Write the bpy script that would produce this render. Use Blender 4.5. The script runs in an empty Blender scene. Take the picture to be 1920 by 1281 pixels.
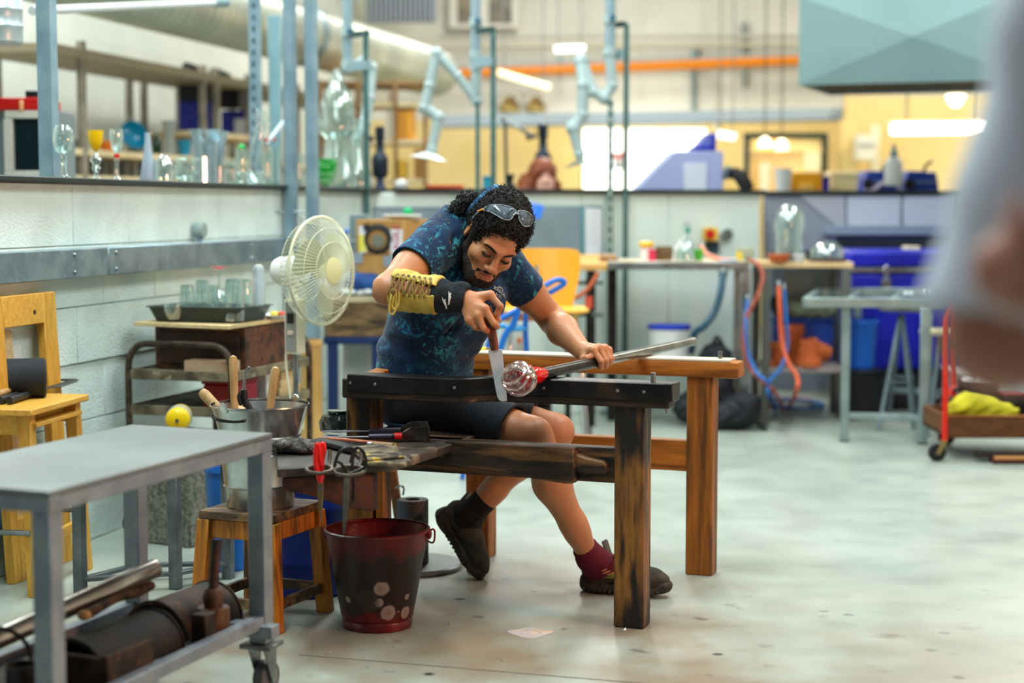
import bpy,bmesh,math,random
import numpy as np
from mathutils import Vector as V,Matrix as Mx,Euler
random.seed(7);np.random.seed(7)
SC=bpy.context.scene
COL=SC.collection
FPX=3200.0;CAMZ=1.2;PITCH=math.atan(252.5/FPX)
# ---- camera ----
cam=bpy.data.cameras.new('camera');camo=bpy.data.objects.new('camera',cam);COL.objects.link(camo)
cam.sensor_width=36;cam.lens=36*FPX/1920;camo.location=(0,0,CAMZ)
camo.rotation_euler=(math.pi/2-PITCH,0,0);cam.clip_start=.05;cam.clip_end=100
cam.dof.use_dof=True;cam.dof.focus_distance=5.02;cam.dof.aperture_fstop=1.65
SC.camera=camo
# ---- colour management and exposure ----
SC.view_settings.view_transform='Standard';SC.view_settings.look='None'
SC.view_settings.gamma=1;SC.view_settings.use_curve_mapping=False
SC.view_settings.exposure=0.3
# ---- soft daylight of the hall behind the camera ----
wd=bpy.data.worlds.new('world');SC.world=wd;wd.use_nodes=True
wd.node_tree.nodes['Background'].inputs[0].default_value=(.80,.90,1.0,1)
wd.node_tree.nodes['Background'].inputs[1].default_value=.10
# ---- lamps of the workshop, plus an added front fill ----
def area(name,loc,rot,sx,sy,power,col):
 l=bpy.data.lights.new(name,'AREA');l.shape='RECTANGLE';l.size=sx;l.size_y=sy
 l.energy=power;l.color=col
 o=bpy.data.objects.new(name,l);COL.objects.link(o);o.location=loc;o.rotation_euler=rot;return o
COOL=(.90,.98,1.0)
area('ceiling_or_fill_lamp',(-1.0,4.2,4.0),(0,0,.1),.5,3.0,132,(.82,.99,1.0))
area('ceiling_or_fill_lamp',(1.6,5.4,4.3),(0,0,.1),.5,3.0,95,COOL)
area('ceiling_or_fill_lamp',(3.2,9.0,4.3),(0,0,.1),.5,3.0,85,COOL)
area('ceiling_or_fill_lamp',(-0.2,8.6,4.3),(0,0,.1),.5,3.0,85,COOL)
area('ceiling_or_fill_lamp',(-2.6,8.6,4.3),(0,0,.1),.5,3.0,120,COOL)
area('ceiling_or_fill_lamp',(0.5,13.2,4.3),(0,0,.1),.5,3.0,150,(1,.97,.9))
area('ceiling_or_fill_lamp',(4.5,13.2,4.3),(0,0,.1),.5,3.0,120,(1,.92,.78))
area('ceiling_or_fill_lamp',(.6,1.0,4.1),(0,0,.1),.5,3.0,14,COOL)  # added fill, unseen: brightens the man and the near person from the front
area('furnace_mouth_lamp',(2.9,3.2,1.5),(0,math.radians(90),math.radians(-8)),.5,.5,50,(1,.42,.2))
# ----- helpers
cp_,sp_=math.cos(PITCH),math.sin(PITCH)
def ray(px,py):
 u=(px-960)/FPX;v=(640.5-py)/FPX
 return V((u,cp_+v*sp_,-sp_+v*cp_))
def P(px,py,Y):
 d=ray(px,py);return V((0,0,CAMZ))+d*(Y/d.y)
def G(px,py,z=0.):
 d=ray(px,py);return V((0,0,CAMZ))+d*((z-CAMZ)/d.z)
def lin(c):
 return tuple((x/255/12.92 if x/255<=.04045 else((x/255+.055)/1.055)**2.4)for x in c)
MATS={}
def mk(name,col,rough=.5,metal=0.,col2=None,sc=6.,lo=.4,hi=.6,st=(1,1,1),bump=0.,bsc=60.,trans=0.,ior=1.45,emit=0.,spec=.5,coat=0.,col3=None,sc3=20.,lo3=.6,hi3=.7,alpha=1.,det=5.):
 if name in MATS:return MATS[name]
 m=bpy.data.materials.new(name);m.use_nodes=True;nt=m.node_tree;N=nt.nodes;L=nt.links
 b=N['Principled BSDF'];c=lin(col)+(1,)
 b.inputs['Base Color'].default_value=c;b.inputs['Roughness'].default_value=rough
 b.inputs['Metallic'].default_value=metal;b.inputs['Transmission Weight'].default_value=trans
 b.inputs['IOR'].default_value=ior;b.inputs['Specular IOR Level'].default_value=spec
 b.inputs['Coat Weight'].default_value=coat;b.inputs['Alpha'].default_value=alpha
 if emit:b.inputs['Emission Color'].default_value=c;b.inputs['Emission Strength'].default_value=emit
 if col2 or bump or col3:
  tc=N.new('ShaderNodeTexCoord');mp=N.new('ShaderNodeMapping');mp.inputs['Scale'].default_value=st
  L.new(tc.outputs['Object'],mp.inputs[0])
  src=None
  def layer(prev,cB,s,l,h,seed):
   n=N.new('ShaderNodeTexNoise');n.inputs['Scale'].default_value=s;n.inputs['Detail'].default_value=det
   n.noise_dimensions='4D';n.inputs['W'].default_value=seed
   r=N.new('ShaderNodeMapRange');r.inputs[1].default_value=l;r.inputs[2].default_value=h
   x=N.new('ShaderNodeMix');x.data_type='RGBA'
   L.new(mp.outputs[0],n.inputs['Vector']);L.new(n.outputs[0],r.inputs[0]);L.new(r.outputs[0],x.inputs[0])
   if prev is None:x.inputs[6].default_value=c
   else:L.new(prev,x.inputs[6])
   x.inputs[7].default_value=lin(cB)+(1,)
   return x.outputs[2]
  if col2:src=layer(src,col2,sc,lo,hi,1.3)
  if col3:src=layer(src,col3,sc3,lo3,hi3,4.1)
  if src is not None:L.new(src,b.inputs['Base Color'])
  if bump:
   n=N.new('ShaderNodeTexNoise');n.inputs['Scale'].default_value=bsc;n.inputs['Detail'].default_value=4
   L.new(mp.outputs[0],n.inputs['Vector'])
   bn=N.new('ShaderNodeBump');bn.inputs['Strength'].default_value=bump;bn.inputs['Distance'].default_value=.01
   L.new(n.outputs[0],bn.inputs['Height']);L.new(bn.outputs[0],b.inputs['Normal'])
 MATS[name]=m;return m
WM={}
def setp(o,label=None,cat=None,group=None,kind=None):
 if label:o['label']=label
 if cat:o['category']=cat
 if group:o['group']=group
 if kind:o['kind']=kind
 return o
def thing(name,label,cat,loc,rot=0.,group=None):
 o=bpy.data.objects.new(name,None);COL.objects.link(o);o.empty_display_size=.05
 o.location=loc;o.rotation_euler=(0,0,math.radians(rot))
 WM[o.name]=Mx.Translation(V(loc))@Mx.Rotation(math.radians(rot),4,'Z')
 return setp(o,label,cat,group)
def frame_z(d,up=(0,0,1)):
 z=V(d).normalized();u=V(up)
 if abs(z.dot(u))>.98:u=V((0,1,0))
 x=u.cross(z).normalized();y=z.cross(x)
 return Mx((x,y,z)).transposed()
class B:
 """collects shapes; build() links them as one mesh object"""
 def __init__(s):s.v=[];s.f=[]
 def add(s,vs,fs,m=None):
  o=len(s.v);s.v+=[(m@V(p)if m else V(p))for p in vs];s.f+=[tuple(o+i for i in f)for f in fs];return s
 def box(s,c,d,m=None,taper=1.):
  x,y,z=d[0]/2,d[1]/2,d[2]/2;c=V(c);q=[]
  for k in(-1,1):
   t=taper if k>0 else 1.
   q+=[V((-x*t,-y*t,k*z)),V((x*t,-y*t,k*z)),V((x*t,y*t,k*z)),V((-x*t,y*t,k*z))]
  if m is not None:q=[m@p for p in q]
  return s.add([p+c for p in q],[(3,2,1,0),(4,5,6,7),(0,1,5,4),(1,2,6,5),(2,3,7,6),(3,0,4,7)])
 def b0(s,lo,hi):return s.box([(a+b)/2 for a,b in zip(lo,hi)],[b-a for a,b in zip(lo,hi)])
 def bar(s,p0,p1,w,t,up=(0,0,1)):
  p0,p1=V(p0),V(p1);m=frame_z(p1-p0,up)
  return s.box((p0+p1)/2,(w,t,(p1-p0).length),m)
 def cyl(s,p0,p1,r0,r1=None,n=14,cap=True):
  r1=r0 if r1 is None else r1;p0,p1=V(p0),V(p1);m=frame_z(p1-p0);vs=[]
  for p,r in((p0,r0),(p1,r1)):
   vs+=[p+m@V((r*math.cos(a*2*math.pi/n),r*math.sin(a*2*math.pi/n),0))for a in range(n)]
  fs=[(i,(i+1)%n,n+(i+1)%n,n+i)for i in range(n)]
  if cap:fs+=[tuple(range(n-1,-1,-1)),tuple(range(n,2*n))]
  return s.add(vs,fs)
 def tube(s,pts,r,n=8,cl=False,flat=1.,smooth=0):
  pts=[V(p)for p in pts]
  if smooth:pts=spline(pts,smooth,cl)
  rs=r if isinstance(r,(list,tuple))else[r]*len(pts)
  if len(rs)!=len(pts):rs=list(np.interp(np.linspace(0,1,len(pts)),np.linspace(0,1,len(rs)),rs))
  vs=[];k=len(pts);prev=None
  for i,p in enumerate(pts):
   a=pts[i-1]if(i or cl)else p;b=pts[(i+1)%k]if(i<k-1 or cl)else p
   t=(b-a).normalized()
   if prev is None:
    x=(V((0,0,1))if abs(t.z)<.9 else V((0,1,0))).cross(t).normalized()
   else:
    x=prev-t*prev.dot(t)
    x=x.normalized()if x.length>1e-6 else t.orthogonal().normalized()
   prev=x;y=t.cross(x)
   vs+=[p+x*(rs[i]*math.cos(j*2*math.pi/n))+y*(rs[i]*flat*math.sin(j*2*math.pi/n))for j in range(n)]
  fs=[]
  for i in range(k if cl else k-1):
   q=(i+1)%k
   fs+=[(i*n+j,i*n+(j+1)%n,q*n+(j+1)%n,q*n+j)for j in range(n)]
  if not cl:fs+=[tuple(range(n-1,-1,-1)),tuple(range((k-1)*n,k*n))]
  return s.add(vs,fs)
 def lathe(s,prof,c=(0,0,0),n=24,axis=(0,0,1),sx=1.,sy=1.,wob=None):
  m=frame_z(axis);c=V(c);vs=[];fs=[];k=len(prof)
  for i,(r,z)in enumerate(prof):
   for j in range(n):
    a=j*2*math.pi/n;rr=r*(wob(a,z)if wob else 1)
    vs.append(c+m@V((rr*sx*math.cos(a),rr*sy*math.sin(a),z)))
  for i in range(k-1):
   fs+=[(i*n+j,i*n+(j+1)%n,(i+1)*n+(j+1)%n,(i+1)*n+j)for j in range(n)]
  if prof[0][0]>1e-5:fs.append(tuple(range(n-1,-1,-1)))
  if prof[-1][0]>1e-5:fs.append(tuple(range((k-1)*n,k*n)))
  return s.add(vs,fs)
 def shell(s,outer,t,c=(0,0,0),n=24,axis=(0,0,1),sx=1.,sy=1.,wob=None):
  inner=[(max(r-t,.0005),z)for r,z in reversed(outer)]
  inner[-1]=(inner[-1][0],inner[-1][1]+t)
  return s.lathe(list(outer)+inner,c,n,axis,sx,sy,wob)
 def prism(s,poly,off):
  n=len(poly);o=V(off);p=[V(q)for q in poly]
  return s.add(p+[q+o for q in p],[tuple(range(n-1,-1,-1)),tuple(range(n,2*n))]+[(i,(i+1)%n,n+(i+1)%n,n+i)for i in range(n)])
 def ball(s,c,r,n=14,k=9,m=None):
  r=(r,r,r)if not isinstance(r,(tuple,list))else r;c=V(c);vs=[];fs=[]
  for i in range(k+1):
   th=math.pi*i/k
   for j in range(n):
    a=2*math.pi*j/n;q=V((r[0]*math.sin(th)*math.cos(a),r[1]*math.sin(th)*math.sin(a),-r[2]*math.cos(th)))
    vs.append(c+(m@q if m is not None else q))
  for i in range(k):fs+=[(i*n+j,i*n+(j+1)%n,(i+1)*n+(j+1)%n,(i+1)*n+j)for j in range(n)]
  return s.add(vs,fs)
 def ring(s,c,R,r,axis=(0,0,1),n=24,k=8,sx=1.,sy=1.):
  m=frame_z(axis);c=V(c)
  return s.tube([c+m@V((R*sx*math.cos(2*math.pi*i/n),R*sy*math.sin(2*math.pi*i/n),0))for i in range(n)],r,k,True)
 def build(s,name,mat,parent=None,bev=0.,world=True,label=None,cat=None,group=None,kind=None,ang=38,smooth=True,seg=1):
  vs=s.v
  if parent is not None and world:
   inv=WM[parent.name].inverted();vs=[inv@p for p in vs]
  me=bpy.data.meshes.new(name);me.from_pydata([tuple(p)for p in vs],[],s.f)
  bm=bmesh.new();bm.from_mesh(me)
  bmesh.ops.remove_doubles(bm,verts=bm.verts,dist=1e-6)
  bmesh.ops.recalc_face_normals(bm,faces=bm.faces)
  if bev:
   es=[e for e in bm.edges if len(e.link_faces)==2 and e.calc_face_angle(0)>.6]
   bmesh.ops.bevel(bm,geom=es,offset=bev,segments=seg,affect='EDGES',profile=.6,clamp_overlap=True)
  if smooth:
   for f in bm.faces:f.smooth=True
   for e in bm.edges:
    if len(e.link_faces)==2 and e.calc_face_angle(0)>math.radians(ang):e.smooth=False
  bm.to_mesh(me);bm.free()
  me.materials.append(mat)
  return link(name,me,parent,label,cat,group,kind)
def link(name,me,parent=None,label=None,cat=None,group=None,kind=None):
 o=bpy.data.objects.new(name,me);COL.objects.link(o)
 if parent is not None:o.parent=parent;WM[o.name]=WM[parent.name].copy()
 else:WM[o.name]=Mx.Identity(4)
 return setp(o,label,cat,group,kind)
def single(b,name,mat,label,cat,loc=None,**k):
 c=V(loc)if loc is not None else V((sum(p.x for p in b.v)/len(b.v),sum(p.y for p in b.v)/len(b.v),min(p.z for p in b.v)))
 b.v=[p-c for p in b.v]
 o=b.build(name,mat,None,label=label,cat=cat,**k);o.location=c;WM[o.name]=Mx.Translation(c);return o
def dup(root,loc,rot=None,label=None,scale=None):
 def cpy(o,par):
  c=o.copy();COL.objects.link(c)
  if par:c.parent=par
  for ch in o.children:cpy(ch,c)
  return c
 r=cpy(root,None);r.location=loc
 if rot is not None:r.rotation_euler=(0,0,math.radians(rot))
 if scale:r.scale=(scale,)*3 if isinstance(scale,float)else scale
 if label:r['label']=label
 return r
def spline(pts,sub=6,cl=False):
 pts=[V(p)for p in pts];n=len(pts);out=[]
 for i in range(n if cl else n-1):
  a=pts[i-1]if(i or cl)else pts[i]*2-pts[i+1];b=pts[i];c=pts[(i+1)%n]
  d=pts[(i+2)%n]if(i+2<n or cl)else c*2-b
  for k in range(sub):
   t=k/sub
   out.append(.5*((2*b)+(c-a)*t+(2*a-5*b+4*c-d)*t*t+(3*b-a-3*c+d)*t**3))
 if not cl:out.append(pts[-1])
 return out
TH=21.
UD=V((math.sin(math.radians(TH)),math.cos(math.radians(TH)),0))
VD=V((math.cos(math.radians(TH)),-math.sin(math.radians(TH)),0))
# ------------------------------------------------ smooth bodies from signed distances
class SDF:
 def __init__(s,lo,hi,h,bg=.04):
  s.lo=np.array(lo,float);s.h=h;s.bg=bg
  s.n=np.ceil((np.array(hi)-s.lo)/h).astype(int)+1
  s.a=np.full(tuple(s.n),bg,np.float32)
 def _sub(s,lo,hi):
  i0=np.clip(np.floor((np.array(lo)-s.lo)/s.h).astype(int),0,s.n-1)
  i1=np.clip(np.ceil((np.array(hi)-s.lo)/s.h).astype(int)+1,1,s.n)
  sl=tuple(slice(a,b)for a,b in zip(i0,i1))
  ax=[(s.lo[k]+s.h*np.arange(i0[k],i1[k])).astype(np.float32)for k in range(3)]
  return sl,np.meshgrid(*ax,indexing='ij',sparse=True)
 def _mix(s,sl,d,k,op):
  a=s.a[sl]
  if op=='u':
   if k>0:
    h=np.maximum(k-np.abs(a-d),0)/k;s.a[sl]=np.minimum(a,d)-h*h*k*.25
   else:s.a[sl]=np.minimum(a,d)
  elif op=='s':
   d=-d
   if k>0:
    h=np.maximum(k-np.abs(a-d),0)/k;s.a[sl]=np.maximum(a,d)+h*h*k*.25
   else:s.a[sl]=np.maximum(a,d)
  elif op=='i':s.a[sl]=np.maximum(a,d)
 def cap(s,p0,p1,r0,r1=None,k=.01,op='u'):
  r1=r0 if r1 is None else r1;p0=np.array(p0,float);p1=np.array(p1,float)
  m=max(r0,r1)+s.bg+k
  sl,(X,Y,Z)=s._sub(np.minimum(p0,p1)-m,np.maximum(p0,p1)+m)
  b=p1-p0;L=float(b@b)+1e-12
  t=np.clip(((X-p0[0])*b[0]+(Y-p0[1])*b[1]+(Z-p0[2])*b[2])/L,0,1)
  d=np.sqrt((X-p0[0]-t*b[0])**2+(Y-p0[1]-t*b[1])**2+(Z-p0[2]-t*b[2])**2)-(r0+(r1-r0)*t)
  s._mix(sl,d.astype(np.float32),k,op);return s
 def ell(s,c,r,rot=None,k=.01,op='u'):
  c=np.array(c,float);r=np.array(r,float);m=r.max()+s.bg+k
  sl,(X,Y,Z)=s._sub(c-m,c+m)
  R=np.eye(3)if rot is None else np.array(rot)
  x=X-c[0];y=Y-c[1];z=Z-c[2]
  q=[(x*R[0,i]+y*R[1,i]+z*R[2,i])for i in range(3)]
  k0=np.sqrt((q[0]/r[0])**2+(q[1]/r[1])**2+(q[2]/r[2])**2)
  k1=np.sqrt((q[0]/r[0]**2)**2+(q[1]/r[1]**2)**2+(q[2]/r[2]**2)**2)+1e-9
  s._mix(sl,(k0*(k0-1)/k1).astype(np.float32),k,op);return s
 def box(s,c,r,rot=None,rd=.005,k=.005,op='u'):
  c=np.array(c,float);r=np.array(r,float);m=float(np.linalg.norm(r))+s.bg+k
  sl,(X,Y,Z)=s._sub(c-m,c+m)
  R=np.eye(3)if rot is None else np.array(rot)
  x=X-c[0];y=Y-c[1];z=Z-c[2]
  q=[np.abs(x*R[0,i]+y*R[1,i]+z*R[2,i])-(r[i]-rd)for i in range(3)]
  d=np.sqrt(sum(np.maximum(a,0)**2 for a in q))+np.minimum(np.maximum(np.maximum(q[0],q[1]),q[2]),0)-rd
  s._mix(sl,d.astype(np.float32),k,op);return s
 def mesh(s):
  import openvdb
  g=openvdb.FloatGrid(float(s.bg));g.copyFromArray(np.ascontiguousarray(s.a))
  p,q=g.convertToQuads(0.0)
  return p.astype(float)*s.h+s.lo,q
def np_mesh(name,v,q,mat,parent=None,attr=None,**kw):
 if parent is not None:
  inv=np.array(WM[parent.name].inverted());v=v@inv[:3,:3].T+inv[:3,3]
 me=bpy.data.meshes.new(name);me.from_pydata(v.tolist(),[],q.tolist())
 me.polygons.foreach_set('use_smooth',np.ones(len(q),bool));me.materials.append(mat)
 if attr is not None:
  ca=me.color_attributes.new('tint','FLOAT_COLOR','POINT')
  ca.data.foreach_set('color',np.c_[attr,np.ones(len(attr))].astype(np.float32).ravel())
 me.update()
 return link(name,me,parent,**kw)
 # ----- materials
white_wall=mk('white_block_paint',(220,236,230),.55,col2=(206,222,216),sc=5,bump=.5,bsc=120)
white_board=mk('white_board',(222,236,228),.5,col2=(212,226,219),sc=2)
off_white=mk('off_white_paint',(236,234,226),.6,col2=(226,224,214),sc=1.5)
cream=mk('cream_paint',(240,214,150),.7,col2=(228,198,128),sc=1)
black_cap=mk('black_edge',(22,34,34),.4)
galv=mk('galvanised',(150,172,182),.38,.75,col2=(122,146,158),sc=9,col3=(170,186,192),sc3=30)
galv_paint=mk('galvanised_post',(146,174,188),.45,.35,col2=(122,152,168),sc=7)
steel=mk('mild_steel',(150,158,160),.33,.85,col2=(120,126,128),sc=14,bump=.05)
dark_steel=mk('dark_steel',(48,47,48),.42,.7,col2=(28,27,28),sc=20)
rusty=mk('rusty_iron',(70,50,38),.62,.45,col2=(36,26,20),sc=14,col3=(130,80,44),sc3=30)
chrome=mk('chrome',(225,228,230),.12,1)
green_pole=mk('green_grey_pole',(74,112,110),.5,.2,col2=(54,92,92),sc=10)
arm_white=mk('arm_plastic',(164,184,184),.4)
arm_grey=mk('arm_grey',(134,160,168),.45)
black=mk('black_plastic',(18,20,24),.45)
rubber=mk('black_rubber',(26,26,28),.8)
glass=mk('clear_glass',(240,252,248),.02,trans=1.,ior=1.45)
glass_grn=mk('greenish_glass',(222,246,240),.03,trans=1.,ior=1.45)
def thin(name,tint,gl=(1,1,1),base=.15):
 m=bpy.data.materials.new(name);m.use_nodes=True;nt=m.node_tree;N=nt.nodes;L=nt.links;N.remove(N['Principled BSDF'])
 t=N.new('ShaderNodeBsdfTransparent');t.inputs[0].default_value=lin(tint)+(1,);g=N.new('ShaderNodeBsdfGlossy');g.inputs['Roughness'].default_value=.04
 g.inputs[0].default_value=gl+(1,)
 lw_=N.new('ShaderNodeLayerWeight');lw_.inputs[0].default_value=.5;pw=N.new('ShaderNodeMath');pw.operation='POWER';pw.inputs[1].default_value=2.6
 L.new(lw_.outputs['Facing'],pw.inputs[0]);ad=N.new('ShaderNodeMath');ad.operation='MULTIPLY_ADD';ad.inputs[1].default_value=.75;ad.inputs[2].default_value=base
 L.new(pw.outputs[0],ad.inputs[0]);df=N.new('ShaderNodeBsdfDiffuse');df.inputs[0].default_value=(.9,.95,.95,1);xt=N.new('ShaderNodeMixShader');xt.inputs[0].default_value=.055;L.new(t.outputs[0],xt.inputs[1]);L.new(df.outputs[0],xt.inputs[2]);t=xt
 x=N.new('ShaderNodeMixShader');L.new(ad.outputs[0],x.inputs[0]);L.new(t.outputs[0],x.inputs[1]);L.new(g.outputs[0],x.inputs[2])
 L.new(x.outputs[0],N['Material Output'].inputs[0]);MATS[name]=m;return m
thin_glass=thin('thin_clear_glass',(240,250,248))
thin_blue=thin('thin_bluish_glass',(214,232,240))
white_pl=mk('white_plastic',(228,230,228),.4)
blue_pl=mk('blue_plastic',(10,34,176),.4,col2=(6,24,140),sc=4)
red_paint=mk('red_paint',(196,24,14),.35)
paper=mk('paper',(226,230,238),.8)
def wood(name,a,b_,c=None,st=(1,1,10),sc=7,rough=.55,**k):
 return mk(name,a,rough,col2=b_,sc=sc,st=st,lo=.35,hi=.65,bump=.12,bsc=24,col3=c,sc3=3.2,lo3=.5,hi3=.64,**k)
oak_x=wood('bench_wood_long',(176,106,24),(146,82,14),(96,54,14),(.8,9,9))
oak_z=wood('bench_wood_upright',(160,96,24),(132,76,14),(84,50,14),(9,9,.8))
char_x=wood('charred_wood_long',(52,36,24),(20,16,13),(120,84,46),(1.2,10,10))
char_z=wood('scorched_wood_upright',(146,98,40),(104,66,26),(20,15,12),(9,9,1.4))
pale_wood=wood('pale_timber',(226,200,150),(206,176,124),None,(1,10,10))
yel_x=wood('varnished_pine_long',(216,166,66),(196,142,46),None,(1.2,12,12))
yel_z=wood('varnished_pine_upright',(214,162,60),(190,134,40),None,(12,12,1.2))
orange_z=wood('orange_pine_upright',(198,126,30),(162,94,18),(84,50,16),(12,12,1.2))
old_top=wood('dirty_seat_board',(96,70,46),(46,36,28),(140,106,66),(2,9,9))
dark_wood=wood('dark_drawer_wood',(74,42,24),(44,26,16),(26,16,12),(2,9,9))
handle_wood=wood('tool_handle_wood',(190,152,100),(160,122,74),None,(9,9,1.5))
# ----- floor
def floor_mat():
 m=bpy.data.materials.new('workshop_concrete');m.use_nodes=True;nt=m.node_tree;N=nt.nodes;L=nt.links
 b=N['Principled BSDF'];tc=N.new('ShaderNodeTexCoord')
 def noise(s,det=6,w=0):
  n=N.new('ShaderNodeTexNoise');n.noise_dimensions='4D';n.inputs['W'].default_value=w
  n.inputs['Scale'].default_value=s;n.inputs['Detail'].default_value=det;L.new(tc.outputs['Object'],n.inputs['Vector']);return n.outputs[0]
 def rng(x,a,c,d=0.,e=1.):
  r=N.new('ShaderNodeMapRange');r.interpolation_type='SMOOTHSTEP'
  for i,q in enumerate((a,c,d,e)):r.inputs[i+1].default_value=q
  L.new(x,r.inputs[0]);return r.outputs[0]
 def mul(x,y):
  q=N.new('ShaderNodeMath');q.operation='MULTIPLY';L.new(x,q.inputs[0]);L.new(y,q.inputs[1]);return q.outputs[0]
 def mix(f,a,col):
  x=N.new('ShaderNodeMix');x.data_type='RGBA';L.new(f,x.inputs[0])
  if isinstance(a,tuple):x.inputs[6].default_value=lin(a)+(1,)
  else:L.new(a,x.inputs[6])
  x.inputs[7].default_value=lin(col)+(1,);return x.outputs[2]
 c=mix(rng(noise(1.3),.4,.62),(164,173,162),(150,161,150))
 c=mix(rng(noise(9,8,3),.6,.8),c,(132,144,135))
 sub=N.new('ShaderNodeVectorMath');sub.operation='DISTANCE';L.new(tc.outputs['Object'],sub.inputs[0]);sub.inputs[1].default_value=(-.1,4.3,0)
 near=rng(sub.outputs['Value'],2.0,.35)
 c=mix(mul(near,rng(noise(3.2,7,8),.3,.68)),c,(134,116,94))
 c=mix(mul(near,rng(noise(8,6,5),.6,.72)),c,(84,70,58))
 vo=N.new('ShaderNodeTexVoronoi');vo.inputs['Scale'].default_value=5.5;L.new(tc.outputs['Object'],vo.inputs['Vector'])
 spot=mul(mul(rng(vo.outputs['Distance'],.12,.06),rng(noise(2.3,2,12),.5,.56)),near)
 c=mix(spot,c,(40,34,30))
 L.new(c,b.inputs['Base Color'])
 L.new(rng(noise(4,4,9),.3,.7,.28,.5),b.inputs['Roughness'])
 return m
fl=B().add([(-9,-3,0),(11,-3,0),(11,22,0),(-9,22,0)],[(0,1,2,3)]).build('floor',floor_mat(),kind='structure')
B().add([(-9,-3,4.8),(11,-3,4.8),(11,22,4.8),(-9,22,4.8)],[(0,1,2,3)]).build('ceiling',off_white,kind='structure')
B().bar(G(560,1228,.0005),G(1330,1292,.0005),.004,.001).build('trim_1',mk('floor_joint',(96,92,84),.8),kind='structure')
# ----- low wall on the left, block by block
WD=V((.222,.975,0)).normalized();WN=V((WD.y,-WD.x,0))
W0=V((-1.464,6.33,0))
def wl(t,z=0.,n=0.):return W0+WD*t+WN*n+V((0,0,z))
def wpx(px,n=0.):
 k=(px-960)/FPX;b=W0+WN*n
 return(k*b.y-b.x)/(WD.x-k*WD.y)
TC=3.16
wa=B().bar(wl(-3.2,.64,-.09),wl(TC+.1,.64,-.09),1.28,.16,(1,0,0))
wa.v=[];wa.f=[]
wa.prism([wl(-3.2,0,-.17),wl(TC,0,-.17),wl(TC,0,-.012),wl(-3.2,0,-.012)],(0,0,1.28))
wall=wa.build('wall_left',mk('mortar',(196,208,203),.9),kind='structure')
zs=[0,.23,.44,.648,.848,1.064,1.28]
for r in range(6):
 t=-3.2+(.22 if r%2 else 0);first=True
 t0=-3.2
 while t0<TC-.01:
  t1=min(t+.44,TC)
  g=.0022;gx=.0006;prd=random.uniform(0,.0025)+(.006 if r in(3,)else 0)
  B().prism([wl(t0+gx,zs[r]+g,-.02),wl(t1-gx,zs[r]+g,-.02),wl(t1-gx,zs[r]+g,prd),wl(t0+gx,zs[r]+g,prd)],(0,0,zs[r+1]-zs[r]-2*g)).build('block',white_wall,wall,bev=.0014)
  t0=t=t1
def capbar(a,b,name,z=1.282,w=.23,h=.02):
 d=(b-a).normalized();n=V((d.y,-d.x,0));a=a-n*.075;b=b-n*.075
 return B().prism([a-n*w/2+V((0,0,z)),b-n*w/2+V((0,0,z)),b+n*w/2+V((0,0,z)),a+n*w/2+V((0,0,z))],(0,0,h)).build(name,black_cap,bev=.004,kind='structure')
capbar(wl(-3.2),wl(TC+.1),'trim_2')
# ----- low wall across the back
BW0=wl(TC);BW1=V(((1424-960)/FPX*10.35,10.35,0));BD=(BW1-BW0).normalized();BN=V((BD.y,-BD.x,0));BL=(BW1-BW0).length
def bw(t,z=0.,n=0.):return BW0+BD*t+BN*n+V((0,0,z))
def bpx(px,n=0.):
 k=(px-960)/FPX;b=BW0+BN*n
 return(k*b.y-b.x)/(BD.x-k*BD.y)
wb=B().prism([bw(0,0,-.15),bw(BL,0,-.15),bw(BL,0,-.012),bw(0,0,-.012)],(0,0,1.28)).build('wall_back_low',white_board,kind='structure')
e=[0,bpx(895),bpx(1090),bpx(1254),BL]
for a,b in zip(e,e[1:]):
 B().prism([bw(a+.003,.004,-.013),bw(b-.003,.004,-.013),bw(b-.003,.004,0),bw(a+.003,.004,0)],(0,0,1.272)).build('panel',white_board,wb,bev=.003)
capbar(bw(.12),bw(BL+.02),'trim_3')
tk=thing('cable_trunking','long galvanised steel trunking fixed along the white block wall','trunking',wl(wpx(178),.955))
for a,b in((-3.2,wpx(178)-.001),(wpx(178)+.001,wpx(532))):
 B().prism([wl(a,.955,.002),wl(b,.955,.002),wl(b,.955,.055),wl(a,.955,.055)],(0,0,.1)).build('cover_plate',galv,tk,bev=.003)
for px,z in((138,1.035),(138,.975),(216,1.035),(216,.975),(470,1.03),(470,.975)):
 q=wl(wpx(px,.05),z,.055);B().lathe([(.0001,.007),(.005,.006),(.0075,.002),(.0075,-.001)],q,10,WN).build('bolt',steel,tk)
cb=thing('conduit_box','small round grey conduit box standing on the steel trunking','conduit box',wl(wpx(363),1.055,.03))
B().lathe([(.031,0),(.034,.004),(.034,.034),(.03,.04)],wl(wpx(363),1.105,.012),18,WN).build('body',mk('conduit_grey',(136,154,152),.55),cb)
B().cyl(wl(wpx(363),1.05,.03),wl(wpx(363),1.09,.03),.011).build('stem',galv_paint,cb)
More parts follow.
